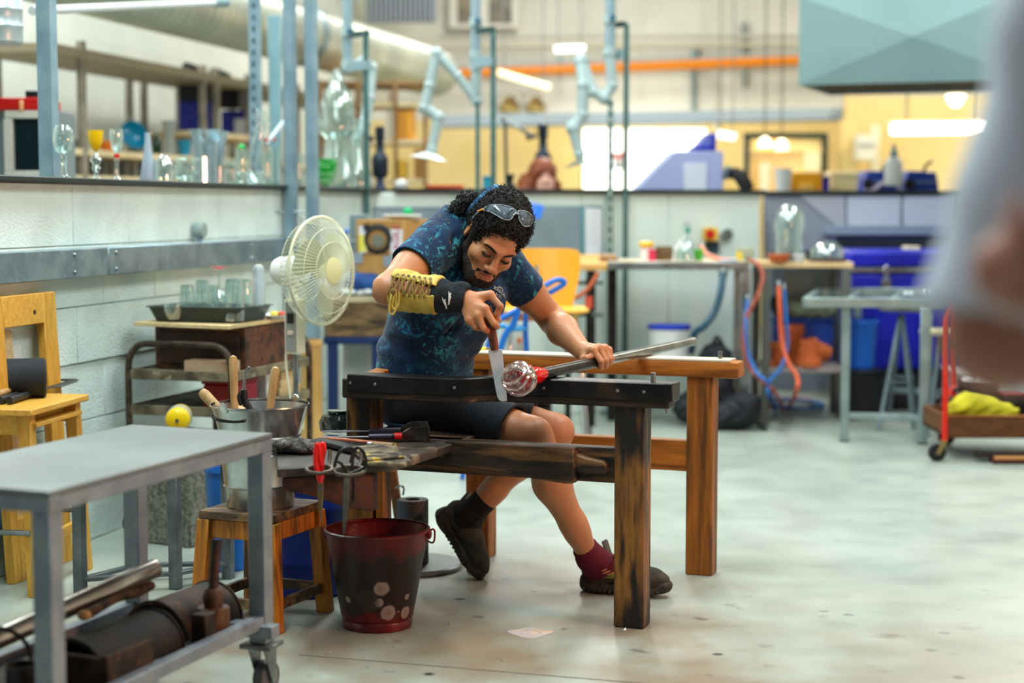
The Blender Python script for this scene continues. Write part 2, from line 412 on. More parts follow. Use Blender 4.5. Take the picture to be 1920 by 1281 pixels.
# ----- far walls
SO=2.3
sw=B().prism([wl(-3,0,-SO),wl(12.5,0,-SO),wl(12.5,0,-SO-.1),wl(-3,0,-SO-.1)],(0,0,4.8)).build('wall_side',mk('side_wall_paint',(222,226,218),.6,col2=(208,214,205),sc=1.2),kind='structure')
YB=17.0
def far(px,py,Y=YB):return P(px,py,Y)
def slab(name,x0,y0,x1,y1,Y,mat,th=.1,**k):
 a=P(x0,y1,Y);b=P(x1,y0,Y)
 return B().b0((a.x,Y,a.z),(b.x,Y+th,b.z)).build(name,mat,**k)
hi=P(960,225,YB).z
bk=B().b0((-3,YB,hi),(8,YB+.1,4.8)).build('wall_back',off_white,kind='structure')
xs=[-3,P(1003,0,YB).x,P(1100,0,YB).x,P(1205,0,YB).x,P(1320,0,YB).x,P(1400,0,YB).x,P(1600,0,YB).x,8]
for a,b in zip(xs,xs[1:]):
 B().b0((a+.006,YB-.012,P(960,72,YB).z),(b-.006,YB,4.79)).build('panel',off_white,bk)
 B().b0((a+.006,YB-.012,hi),(b-.006,YB,P(960,84,YB).z)).build('panel',off_white,bk)
B().b0((-3,YB,0),(8,YB+.1,hi)).build('wall_back_lower',cream,kind='structure')
B().b0((7.9,-3,0),(8,18,4.8)).build('wall_right',off_white,kind='structure')
# ----- the glassworker's bench
FL=G(1150,1176);BLg=G(1290,1078)
bench=thing('glassmaking_bench','heavy scorched wooden glassmaking bench with two long arm rails that the man sits between','bench',(FL.x,FL.y,0),-TH)
def bl(x,y,z):return FL+VD*x+UD*y+V((0,0,z))
RW=UD.dot(BLg-FL);RX=VD.dot(BLg-FL)
RZ=.708
def leg(x,y,w,d,z1,mat,lab=None):
 return B().prism([bl(x,y,0),bl(x+w,y,0),bl(x+w,y+d,0),bl(x,y+d,0)],(0,0,z1)).build('leg',mat,bench,bev=.004,label=lab)
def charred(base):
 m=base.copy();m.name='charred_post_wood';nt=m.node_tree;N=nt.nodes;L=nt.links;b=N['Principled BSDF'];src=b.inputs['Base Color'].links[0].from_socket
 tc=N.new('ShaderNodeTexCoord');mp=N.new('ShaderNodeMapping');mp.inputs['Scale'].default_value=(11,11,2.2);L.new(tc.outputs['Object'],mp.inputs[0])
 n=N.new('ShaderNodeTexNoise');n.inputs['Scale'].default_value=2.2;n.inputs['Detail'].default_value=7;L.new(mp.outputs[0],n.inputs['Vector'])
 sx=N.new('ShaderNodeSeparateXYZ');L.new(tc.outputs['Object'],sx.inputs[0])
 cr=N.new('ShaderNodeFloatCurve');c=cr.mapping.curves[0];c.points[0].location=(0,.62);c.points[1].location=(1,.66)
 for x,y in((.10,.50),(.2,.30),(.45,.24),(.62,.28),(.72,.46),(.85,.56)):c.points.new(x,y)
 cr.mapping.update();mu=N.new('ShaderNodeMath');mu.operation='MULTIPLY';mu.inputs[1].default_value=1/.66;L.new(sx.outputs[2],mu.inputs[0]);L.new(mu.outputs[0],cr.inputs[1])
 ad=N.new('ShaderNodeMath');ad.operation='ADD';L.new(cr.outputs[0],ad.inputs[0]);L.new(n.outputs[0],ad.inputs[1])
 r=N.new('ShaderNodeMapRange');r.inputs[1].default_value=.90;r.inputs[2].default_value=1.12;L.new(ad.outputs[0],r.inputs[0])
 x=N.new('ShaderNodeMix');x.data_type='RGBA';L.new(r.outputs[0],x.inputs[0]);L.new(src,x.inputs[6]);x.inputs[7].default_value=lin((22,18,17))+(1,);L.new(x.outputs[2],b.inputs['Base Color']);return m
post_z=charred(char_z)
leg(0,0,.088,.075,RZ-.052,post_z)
leg(RX-.01,RW,.088,.075,RZ-.055,oak_z)
def bxpx(px,y):
 k=(px-960)/FPX;b=FL+UD*y;return(k*b.y-b.x)/(VD.x-k*VD.y)
xl=bxpx(652,0.0)
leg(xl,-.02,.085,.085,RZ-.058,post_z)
xbl=bxpx(872,RW)
leg(xbl,RW,.085,.075,RZ-.055,oak_z)
def rail(x0,x1,yf,w,z0,z1,bow):
 n=40;b=B();top=[]
 for i in range(n+1):
  x=x0+(x1-x0)*i/n;top.append((x,yf(x)+bow(x)))
 vs=[];fs=[]
 for x,y in top:
  vs+=[bl(x,y,z0),bl(x,y+w,z0),bl(x,y+w,z1),bl(x,y,z1)]
 for i in range(n):
  a=4*i;fs+=[(a+j,a+(j+1)%4,a+4+(j+1)%4,a+4+j)for j in range(4)]
 fs+=[(3,2,1,0),(4*n,4*n+1,4*n+2,4*n+3)]
 return b.add(vs,fs)
def sst(a,b,x):t=min(max((x-a)/(b-a),0),1);return t*t*(3-2*t)
xr=bxpx(1262,-.02)
def bow(x):return-.085*(1-sst(bxpx(860,-.05),bxpx(935,0),x))+.02*(1-sst(xl-.05,xl+.25,x))
x_left=bxpx(636,-.09)
irn=mk('black_iron_cover',(22,21,25),.36,.55,col2=(40,36,36),sc=10,col3=(74,56,44),sc3=7,lo3=.62,hi3=.75)
rail(x_left,xr-.012,lambda x:-.012,.07,RZ-.072,RZ-.014,bow).build('rail',char_x,bench,bev=.004)
fc=rail(x_left+.02,xr,lambda x:-.018,.082,RZ-.052,RZ,bow).build('iron_cover',irn,bench,bev=.003)
for px in(663,712,862,1010,1150,1200):
 x=bxpx(px,-.06);y=-.018+bow(x)
 B().lathe([(.0001,.002),(.004,.0015),(.005,0)],bl(x,y,RZ-.026),10,-UD).build('screw',steel,fc)
x0b,x1b=bxpx(878,RW),bxpx(1386,RW-.02)
rail(x0b-.26,x1b,lambda x:RW-.015,.095,RZ-.058,RZ-.004,lambda x:0).build('rail',oak_x,bench,bev=.012,seg=2)
rail(x0b-.26,x1b-.03,lambda x:RW-.012,.088,RZ-.005,RZ+.002,lambda x:0).build('rail_top_strip',mk('worn_pale_top',(206,196,172),.5),bench,bev=.001)
for px,y,yy in((1352,RW+.03,0),(1226,.02,0)):
 x=bxpx(px,y);B().cyl(bl(x,y,RZ-.004),bl(x,y,RZ+.026),.007,n=12).build('stop_pin',steel,bench)
x=bxpx(1253,0);B().cyl(bl(x,-.005,RZ-.085),bl(x,-.005,RZ-.05),.004,n=8).build('stop_pin',steel,bench)
B().bar(bl(x_left+.05,.04,RZ-.04),bl(x0b-.2,RW+.03,RZ-.04),.05,.07).build('end_rail',oak_x,bench,bev=.003)
zS=.515
B().bar(bl(xl+.08,.03,zS-.05),bl(0,.03,zS-.05),.1,.05,UD).build('stretcher',char_x,bench,bev=.003)
B().bar(bl(xbl+.04,RW+.03,.39),bl(RX+.0,RW+.03,.39),.1,.05,UD).build('stretcher',oak_x,bench,bev=.003)
xa,xb=bxpx(838,-.02),bxpx(1082,-.02)
B().prism([bl(xa,-.045,zS-.062),bl(xa,-.045,zS+.004),bl(xb,-.045,zS+.004),bl(xb,-.045,zS-.1),bl(xb-.03,-.045,zS-.102),bl(xa+.1,-.045,zS-.075)],UD*.045).build('side_plank',char_x,bench,bev=.004,label='scorched cheek plank with a slanted lower edge')
xc=bxpx(1138,-.03)
B().prism([bl(xb-.02,-.03,zS-.05),bl(xb-.02,-.03,zS-.012),bl(xb+.03,-.03,zS-.026),bl(xc-.012,-.03,zS-.034),bl(xc,-.03,zS-.042),bl(xc,-.03,zS-.066),bl(xc-.012,-.03,zS-.07),bl(xb-.02,-.03,zS-.07)],UD*.03).build('peg',char_x,bench,bev=.004)
B().prism([bl(xl+.02,-.01,zS-.036),bl(xl+.36,-.01,zS-.036),bl(xl+.36,RW+.04,zS-.036),bl(xl+.02,RW+.04,zS-.036)],(0,0,.036)).build('seat',char_x,bench,bev=.005)
zT=.512
A_,B_,C_,D_=G(866,826,zT),G(742,866,zT),G(520,878,zT),G(515,838,zT)
tsh=B().prism([p-V((0,0,.026))for p in(A_,B_,C_,D_)]+[],(0,0,.026))
tsh.build('tool_shelf',mk('burnt_shelf',(66,56,48),.55,col2=(28,25,23),sc=9,col3=(128,110,90),sc3=16,lo3=.56,hi3=.7,bump=.3),bench,bev=.004)
B().bar(G(868,828,zT-.03)-V((0,0,.0)),G(745,868,zT-.03),.03,.02).build('shelf_batten',oak_x,bench,bev=.003)
dk=wood('dark_red_brown_wood',(84,34,20),(48,20,14),(26,14,12),(2,9,9))
q0,q1=G(700,884,zT-.03),G(528,896,zT-.03)
B().prism([q0,q1,q1-V((0,0,.035)),q1+(q0-q1)*.25-V((0,0,.05)),q1+(q0-q1)*.75-V((0,0,.10)),q0-V((0,0,.11))],UD*.03).build('apron',dk,bench,bev=.003)
q=V((P(704,900,5.06).x,5.06,0))
B().prism([q,q+VD*.026,q+VD*.03+UD*.05,q+UD*.05],(0,0,zT-.027)).build('leg',oak_z,bench,bev=.003)
B().prism([q-VD*.085+UD*.02,q-VD*.004+UD*.02,q-VD*.004+UD*.05,q-VD*.085+UD*.05],(0,0,zT-.027)).build('leg',dk,bench,bev=.003)
# ----- blowpipe and glass
P1=bl(bxpx(1030,.02),.02,RZ+.016);P2=bl(bxpx(1212,RW+.03),RW+.03,RZ+.018);pd=(P2-P1).normalized()
pipe_end=P1+(P2-P1)*1.60
bp=thing('blowpipe','long steel blowpipe lying across both bench rails under his hand','blowpipe',P1)
ppm=mk('pipe_steel',(150,150,146),.28,.9,col2=(118,116,112),sc=12)
mid=P1+(P2-P1)*.46
B().cyl(P1-pd*.05,mid,.0165,.0165,18).build('hot_end',mk('scaled_pipe',(62,56,54),.34,.8,col2=(38,34,34),sc=18),bp)
B().tube([mid-pd*.002,pipe_end-pd*.004,pipe_end],[.0155,.0155,.012],18).build('tube',ppm,bp)
gc=P1-pd*.200
gl=thing('glass_gather','clear coiled lump of hot glass with a red neck on the end of the blowpipe','glass',P1-pd*.05)
side=pd.cross(V((0,0,1))).normalized();upv=side.cross(pd)
class _:pass
ms=Mx((pd,side,upv)).transposed()
b=B().ball(gc,(.044,.044,.045),28,18,ms);b.build('gather',mk('hot_clear_glass',(255,250,250),.01,trans=1.,ior=1.5),gl)
b=B()
for k in range(9):
 a=-.85+.21*k;ax=(pd*math.cos(.9)+upv*math.sin(.35*k-.7)+side*.25*math.cos(k)).normalized()
 rr=.0455*math.sqrt(max(.12,1-(a*.62)**2));b.ring(gc+ax*(.0455*a*.62),rr,.0052,ax,36,8)
b.build('trailed_thread',thin('trail_glass',(246,226,226),(1,.93,.92),.42),gl)
b=B().ball(P1-pd*.150+upv*.008,(.022,.027,.03),18,12,ms);b.ball(P1-pd*.156-upv*.010+side*.01,(.02,.025,.026),18,12,ms)
b.build('neck_fold',MATS['hot_clear_glass'],gl)
b=B().lathe([(.010,-.175),(.017,-.16),(.025,-.135),(.027,-.11),(.022,-.075),(.0175,-.045)],P1,22,pd,wob=lambda a,z:1+.08*math.sin(2*a+z*90))
b.build('red_neck',mk('red_hot_glass',(214,12,8),.06,trans=.2,emit=.08),gl)
# ----- the seated glassblower
def A(p):return np.array(p,float)
def L_(a,b,t):return A(a)*(1-t)+A(b)*t
SDF.flat=None
def capf(s,p0,p1,r0,r1,k=.004,op='u',f0=True,f1=True):
 p0=A(p0);p1=A(p1);m=max(r0,r1)+s.bg+k
 sl,(X,Y,Z)=s._sub(np.minimum(p0,p1)-m,np.maximum(p0,p1)+m)
 b=p1-p0;L=math.sqrt(float(b@b))
 t=((X-p0[0])*b[0]+(Y-p0[1])*b[1]+(Z-p0[2])*b[2])/(L*L);tc=np.clip(t,-.3,1.3)
 d=np.sqrt((X-p0[0]-t*b[0])**2+(Y-p0[1]-t*b[1])**2+(Z-p0[2]-t*b[2])**2)-(r0+(r1-r0)*tc)
 if f1:d=np.maximum(d,(t-1)*L)
 if f0:d=np.maximum(d,-t*L)
 s._mix(sl,d.astype(np.float32),k,op);return s
man=thing('person','seated man in blue floral t-shirt and black shorts bending over glass on bench','person',(P(800,748,5.4).x,5.38,0))
J=dict(pel=P(800,748,5.40),hipR=P(800,752,5.30),hipL=P(815,745,5.50),knR=P(998,816,5.07),anR=P(1108,1052,5.235),knL=P(1040,808,5.43),anL=P(880,966,5.50),waist=P(797,668,5.37),chest=P(862,545,5.25),shR=P(815,462,5.09),shL=P(942,497,5.33),elR=P(727,543,4.91),wrR=P(872,562,4.86),elL=P(1038,602,5.46),wrL=P(1094,660,5.235),neck=P(868,462,5.23))
J={k:A(v)for k,v in J.items()}
XH=A((.85,-.32,-.42));XH/=np.linalg.norm(XH)
ZH=A((.51,.70,.50));ZH-=XH*(ZH@XH);ZH/=np.linalg.norm(ZH);YH=-np.cross(ZH,XH)
def w3(v):return A((1,0,0))*v[0]+A((0,.079,.997))*v[1]+A((0,-.997,.079))*v[2]
HX,HY,HZ=w3(XH),w3(YH),w3(ZH);HR=np.stack([HX,HY,HZ],1)
HC=A(P(925,447,5.10))
def H(x,y,z):return HC+HX*x+HY*y+HZ*z
def fingers(s,W,D,rad,palm=.0165):
 W=A(P(*W))
 for nm,pts in D.items():
  q=[A(P(*p))for p in pts];r=rad*(.88 if nm=='pinky' else 1.12 if nm=='thumb' else 1.)
  s.cap(W,q[0],palm*1.15,palm*.8,k=.016)
  rr=[r*1.12,r,r*.93,r*.82]
  for i in range(3):s.cap(q[i],q[i+1],rr[i],rr[i+1],k=.0035 if i else .007)
RH=dict(index=[(919,553,4.845),(938,575,4.832),(932,590,4.842),(927,597,4.85)],middle=[(909,579,4.822),(926,607,4.812),(931,612,4.828),(930,607,4.85)],ring=[(896,592,4.82),(907,616,4.815),(913,620,4.83),(917,611,4.85)],pinky=[(880,600,4.825),(891,614,4.825),(898,616,4.838),(904,608,4.85)],thumb=[(890,566,4.885),(908,588,4.89),(925,601,4.878),(935,600,4.855)])
LH=dict(index=[(1112,657,5.185),(1127,678,5.172),(1127,689,5.195),(1123,688,5.222)],middle=[(1124,652,5.215),(1136,676,5.20),(1136,686,5.225),(1131,685,5.25)],ring=[(1134,653,5.245),(1143,673,5.232),(1142,682,5.255),(1138,682,5.28)],pinky=[(1141,657,5.275),(1147,673,5.265),(1145,680,5.285),(1141,681,5.305)],thumb=[(1096,667,5.205),(1093,675,5.185),(1100,672,5.172),(1108,668,5.178)])
def legs(s,off=0.,upto=1.,flat=False):
 for a,kn,an in(('hipR','knR','anR'),('hipL','knL','anL')):
  h,k_,n=J[a],J[kn],J[an]
  s.cap(h,k_,.086+off,.054+off,k=.03)
  s.cap(k_,L_(k_,n,.12),.053+off,.05+off,k=.02)
  back=np.cross(np.cross(n-k_,h-k_),n-k_);back/=np.linalg.norm(back)
  s.cap(L_(k_,n,.08),L_(k_,n,.38)+back*.012,.046,.054,k=.03)
  s.cap(L_(k_,n,.38)+back*.012,L_(k_,n,.75)+back*.002,.054,.036,k=.03)
  s.cap(L_(k_,n,.7),n,.037,.033,k=.03)
  s.ell(k_+(k_-h)/np.linalg.norm(k_-h)*.02-back*.0,(.036,.036,.04),k=.03)
latP=A(UD);latC=(J['shL']-J['shR']);latC/=np.linalg.norm(latC)
fwdC=np.cross(latC,A((0,0,1.)));fwdC/=np.linalg.norm(fwdC);fwdC=fwdC if fwdC[0]>0 else-fwdC
def torso(s,o=0.,k=.04):
 s.cap(J['pel']-latP*.075,J['pel']+latP*.075,.112+o,.112+o,k=.02)
 s.cap(J['waist']-latP*.07,J['waist']+latP*.07,.108+o,.108+o,k=k)
 s.cap(L_(J['pel'],J['waist'],.2)-latP*.05,J['waist']-latP*.05,.112+o,.108+o,k=k);s.cap(L_(J['pel'],J['waist'],.2)+latP*.05,J['waist']+latP*.05,.112+o,.108+o,k=k)
 m=L_(J['waist'],J['chest'],.5)-A((.012,0,0));l=latP+latC;l/=np.linalg.norm(l)
 s.cap(m-l*.06,m+l*.06,.106+o,.106+o,k=k)
 ch=J['chest']-A((.016,0,0))
 s.cap(ch-latC*.07,ch+latC*.07,.098+o,.098+o,k=k)
 for q_ in(-1,1):s.cap(m+l*.05*q_,ch+latC*.06*q_,.104+o,.098+o,k=k)
 u=L_(J['chest'],J['neck'],.55)-fwdC*.01
 s.cap(u-latC*.085,u+latC*.085,.060+o,.060+o,k=k*.6)
 s.cap(J['shR'],J['neck']-latC*.02-A((0,0,.045)),.050+o,.036+o,k=.02);s.cap(J['shL'],J['neck']+latC*.02-A((0,0,.03)),.052+o,.038+o,k=.02)
def arm(s,a,b,c):
 a,b,c=J[a],J[b],J[c]
 s.cap(a,L_(a,b,.5),.058,.05,k=.03);s.cap(L_(a,b,.5),b,.05,.043,k=.03)
 s.cap(b,L_(b,c,.3),.042,.048,k=.02);s.cap(L_(b,c,.3),c,.048,.028,k=.02)
body=SDF((-.40,4.70,-.005),(.46,5.70,1.33),.003,bg=.03)
torso(body,-.012);legs(body)
arm(body,'shR','elR','wrR');arm(body,'shL','elL','wrL')
fingers(body,(872,562,4.86),RH,.0098);fingers(body,(1096,660,5.235),LH,.0098)
for an,tip in(('anR',P(1215,1098,5.21)),('anL',P(886,1068,5.44))):
 body.cap(J[an],L_(J[an],tip,.2),.033,.026,k=.02);body.cap(L_(J[an],tip,.15),tip,.026,.02,k=.02)
E_=body.ell;C_p=body.cap
body.cap(J['neck'],H(0,-.025,-.06),.060,.056,k=.03)
E_(H(0,-.015,.035),(.075,.098,.085),HR,k=.02)
E_(H(0,.030,-.035),(.060,.060,.078),HR,k=.03)
for s_ in(-1,1):
 C_p(H(s_*.052,.0,-.055),H(s_*.018,.070,-.097),.017,.017,k=.03)
 E_(H(s_*.043,.060,-.030),(.022,.024,.019),HR,k=.025)
 C_p(H(s_*.046,.076,.019),H(s_*.010,.090,.016),.009,.010,k=.014)
C_p(H(-.012,.075,-.099),H(.012,.075,-.099),.018,.018,k=.02)
E_(H(0,.074,-.070),(.034,.025,.028),HR,k=.02)
for s_ in(-1,1):
 E_(H(s_*.031,.101,-.003),(.019,.015,.011),HR,k=.012,op='s')
 E_(H(s_*.031,.0785,-.003),(.0145,.0132,.0125),HR,k=.003)
 C_p(H(s_*.019,.090,-.0085),H(s_*.043,.084,-.0085),.0016,.0016,k=.002,op='s')
C_p(H(0,.089,.012),H(0,.112,-.034),.008,.0115,k=.012)
E_(H(0,.114,-.037),(.0135,.0135,.0115),HR,k=.008)
for s_ in(-1,1):
 E_(H(s_*.0135,.102,-.042),(.0085,.011,.0085),HR,k=.006)
 E_(H(s_*.008,.111,-.0485),(.0038,.005,.004),HR,k=.003,op='s')
E_(H(0,.0915,-.0655),(.021,.011,.0055),HR,k=.005);E_(H(0,.0900,-.0765),(.018,.011,.0060),HR,k=.005)
C_p(H(-.02,.098,-.0710),H(.02,.098,-.0710),.0022,.0022,k=.003,op='s')
for s_ in(-1,1):
 er=HR@np.array(Euler((math.radians(-12),0,math.radians(s_*-22))).to_matrix())
 E_(H(s_*.079,-.012,-.006),(.0085,.020,.033),er,k=.006)
 E_(H(s_*.088,-.008,-.002),(.006,.011,.018),er,k=.005,op='s')
bv,bq=body.mesh()
skin_c=A(lin((190,128,88)));skin2=A(lin((158,84,56)));lip=A(lin((168,98,76)))
at=np.tile(skin_c,(len(bv),1))
def paint(c,r,col,w):
 d=np.linalg.norm(bv-A(c),axis=1);k=np.clip(1-d/r,0,1)[:,None]*w
 at[:]=at*(1-k)+col*k
for n,r,w in(('knR',.09,.6),('elR',.06,.6),('elL',.06,.35),('knL',.08,.25)):paint(J[n],r,skin2,w)
for D in(RH,LH):
 for nm,pts in D.items():
  for p in pts[:3]:paint(P(*p),.018,skin2,.35)
  paint(P(*pts[3]),.012,A(lin((206,150,124))),.6)
paint(H(0,.12,-.038),.03,skin2,.5)
loc=(bv-HC)@HR
m=(np.abs(loc[:,0])<.021)&(loc[:,1]>.085)&(loc[:,2]>-.0825)&(loc[:,2]<-.0610);at[m]=lip
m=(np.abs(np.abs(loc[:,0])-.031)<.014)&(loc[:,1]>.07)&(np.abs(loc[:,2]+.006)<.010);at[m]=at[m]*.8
def skin_mat():
 m=mk('skin',(190,128,88),.42,col2=None,bump=.12,bsc=220);nt=m.node_tree
 a=nt.nodes.new('ShaderNodeAttribute');a.attribute_name='tint'
 b=nt.nodes['Principled BSDF'];nt.links.new(a.outputs['Color'],b.inputs['Base Color'])
 b.inputs['Subsurface Weight'].default_value=.06;b.inputs['Subsurface Radius'].default_value=(.012,.005,.003)
 return m
bodyo=np_mesh('body',bv,bq,skin_mat(),man,attr=at)
# ---- shirt
def shirt_mat():
 m=bpy.data.materials.new('floral_cotton');m.use_nodes=True;nt=m.node_tree;N=nt.nodes;L=nt.links
 b=N['Principled BSDF'];b.inputs['Roughness'].default_value=.85;b.inputs['Specular IOR Level'].default_value=.2
 b.inputs['Sheen Weight'].default_value=.15
 tc=N.new('ShaderNodeTexCoord')
 def noise(s,w,det=4):
  n=N.new('ShaderNodeTexNoise');n.noise_dimensions='4D';n.inputs['W'].default_value=w;n.inputs['Scale'].default_value=s
  n.inputs['Detail'].default_value=det;L.new(tc.outputs['Object'],n.inputs['Vector']);return n
 def rng(x,a,c):
  r=N.new('ShaderNodeMapRange');r.inputs[1].default_value=a;r.inputs[2].default_value=c;L.new(x,r.inputs[0]);return r.outputs[0]
 def mix(f,a,col):
  x=N.new('ShaderNodeMix');x.data_type='RGBA';L.new(f,x.inputs[0])
  if isinstance(a,tuple):x.inputs[6].default_value=lin(a)+(1,)
  else:L.new(a,x.inputs[6])
  x.inputs[7].default_value=lin(col)+(1,);return x.outputs[2]
 def mul(x,y):
  q=N.new('ShaderNodeMath');q.operation='MULTIPLY';L.new(x,q.inputs[0]);L.new(y,q.inputs[1]);return q.outputs[0]
 c=mix(rng(noise(5,1).outputs[0],.4,.65),(0,30,58),(3,48,86))
 for sc,w,cc,lo,ds in((24,2,(14,96,130),.50,2.2),(38,5,(48,136,150),.53,1.4),(30,8,(6,62,104),.48,3.)):
  n=noise(sc,w,3);n.inputs['Distortion'].default_value=ds
  pet=mul(rng(n.outputs[0],.54,.60),rng(noise(8,w+.5,2).outputs[0],lo-.02,lo+.04))
  c=mix(pet,c,cc)
 n=noise(48,3,3);n.inputs['Distortion'].default_value=2.
 c=mix(mul(rng(n.outputs[0],.62,.65),rng(noise(10,9).outputs[0],.52,.58)),c,(92,88,58))
 L.new(c,b.inputs['Base Color'])
 bn=N.new('ShaderNodeBump');bn.inputs['Strength'].default_value=.35;bn.inputs['Distance'].default_value=.02
 L.new(noise(14,4,3).outputs[0],bn.inputs['Height']);L.new(bn.outputs[0],b.inputs['Normal']);return m
sh=SDF((-.42,4.80,.52),(.20,5.62,1.22),.0035,bg=.03)
torso(sh,.010,.045)
def sleeve(a,b,t,r0,r1):
 a,b=J[a],J[b];e=L_(a,b,t)
 capf(sh,a,e,r0,r1,k=.02,f0=False);sh.cap(a,a,r0*.95,r0*.95,k=.015)
 capf(sh,L_(a,b,t-.06),L_(a,b,t+.05),r1-.004,r1-.004,k=0,op='s')
 return e
sleeve('shR','elR',.50,.072,.070);sleeve('shL','elL',.46,.070,.066)
def crease(p,q,r=.012,op='s',k=.02):sh.cap(A(P(*p)),A(P(*q)),r,r*.4,k=k,op=op)
crease((858,440,5.06),(800,500,5.03),.008);crease((880,605,5.09),(800,645,5.21),.004)
crease((760,560,5.28),(730,640,5.27),.006);crease((905,575,5.08),(840,620,5.17),.007)
sh.cap(J['neck'],H(0,-.02,-.06),.064,.066,k=.004,op='s')
capf(sh,J['waist']-A((0,0,.20)),J['waist']-A((0,0,.105)),.3,.3,k=.004,op='s')
sv,sq=sh.mesh()
w=.0025*np.sin(sv[:,2]*95+sv[:,0]*55+2*np.sin(sv[:,1]*23))*np.clip((1.0-sv[:,2])*4,.15,1)
cc=sv.mean(0);nrm=sv-A([J['chest'][0]-.03,5.3,0])[None]*[1,1,0]-[0,0,1]*sv;nrm/=np.linalg.norm(nrm,axis=1)[:,None]+1e-9
sv=sv+nrm*w[:,None]
shirt=np_mesh('shirt',sv,sq,shirt_mat(),man)
cr=B().tube([tuple(J['neck']+HY*0+A(Mx.Rotation(a,3,'Z')@V((.066,0,0)))*[1,1,1]+A((0,0,.0)))for a in np.linspace(0,2*math.pi,24,endpoint=False)],.006,6,True)
from mathutils.bvhtree import BVHTree
def bvh(v,q):return BVHTree.FromPolygons([V(p)for p in v],[tuple(int(i)for i in f)for f in q])
CAMV=V((0,0,CAMZ))
def hit(tree,px,py):
 d=ray(px,py).normalized();r=tree.ray_cast(CAMV,d,20);return(r[0],r[1])if r[0]is not None else(None,None)
TEXTN=[0]
def text_mesh(txt,size,depth=.0006,align='CENTER'):
 c=bpy.data.curves.new('lettering','FONT');c.body=txt;c.size=size;c.extrude=depth;c.align_x=align;c.align_y='CENTER';c.resolution_u=2
 o=bpy.data.objects.new('lettering',c);COL.objects.link(o)
 me=bpy.data.meshes.new_from_object(o.evaluated_get(bpy.context.evaluated_depsgraph_get()))
 bpy.data.objects.remove(o);bpy.data.curves.remove(c);return[v.co.copy()for v in me.vertices],[tuple(p.vertices)for p in me.polygons]
def put_text(name,txt,size,o,x,n,mat,parent,arc=0.,sub=None,depth=.0006):
 vs,fs=text_mesh(txt,size,depth);x=V(x).normalized();n=V(n).normalized();y=n.cross(x).normalized();x=y.cross(n)
 if arc:vs=[V(((arc+v.y)*math.sin(v.x/arc),(arc+v.y)*math.cos(v.x/arc)-arc,v.z))for v in vs]
 return B().add([V(o)+x*v.x+y*v.y+n*v.z for v in vs],fs).build(name,mat,parent,smooth=False)
ts=bvh(sv,sq);white_ink=mk('white_ink',(214,216,214),.8)
h0,n0=hit(ts,938,545)
if h0 is not None:
 n0=(n0+V((0,-.5,.1))).normalized();xa=V((.93,0,-.28))
 lb=B();yb=n0.cross(xa).normalized()
 for t,sz,dy,arc in(('SOULCAL',.0145,-.004,0),('& CO.',.012,-.018,0),('ORIGINAL',.0072,.0095,.018)):
  vs,fs=text_mesh(t,sz)
  if arc:vs=[V(((arc+v.y)*math.sin(v.x/arc),(arc+v.y)*math.cos(v.x/arc)-arc,v.z))for v in vs]
  x_=yb.cross(n0).normalized();out=[]
  for v in vs:
   p=h0+x_*v.x+yb*(v.y+dy)+n0*.03;r=ts.ray_cast(p,-n0,.08)
   out.append((r[0]if r[0]is not None else p-n0*.028)+n0*(.0012+v.z))
  lb.add(out,fs)
 lb.build('chest_print',white_ink,shirt,smooth=False,label='white printed lettering')
 # ---- shorts
so=SDF((-.42,5.0-.06,.46),(.20,5.68,.74),.0035,bg=.03)
so.cap(J['pel']-latP*.07,J['pel']+latP*.07,.117,.117,k=.02);so.cap(J['pel'],J['waist'],.112,.108,k=.03)
for a,b,t in(('hipR','knR',.83),('hipL','knL',.80)):
 capf(so,J[a],L_(J[a],J[b],t),.098,.074,k=.03,f0=False);so.cap(J[a],J[a],.098,.098,k=.03)
 capf(so,L_(J[a],J[b],t-.05),L_(J[a],J[b],t+.04),.068,.068,k=0,op='s')
ov,oq=so.mesh()
shorts_m=mk('black_shorts',(17,20,28),.8,col2=(24,29,40),sc=8,bump=.25,bsc=18)
shorts=np_mesh('shorts',ov,oq,shorts_m,man)
for a,b,t,r in(('hipR','knR',.825,.0752),('hipL','knL',.795,.0755)):
 ax=J[b]-J[a];B().ring(L_(J[a],J[b],t),r,.0035,ax,36,6).build('hem',shorts_m,shorts)
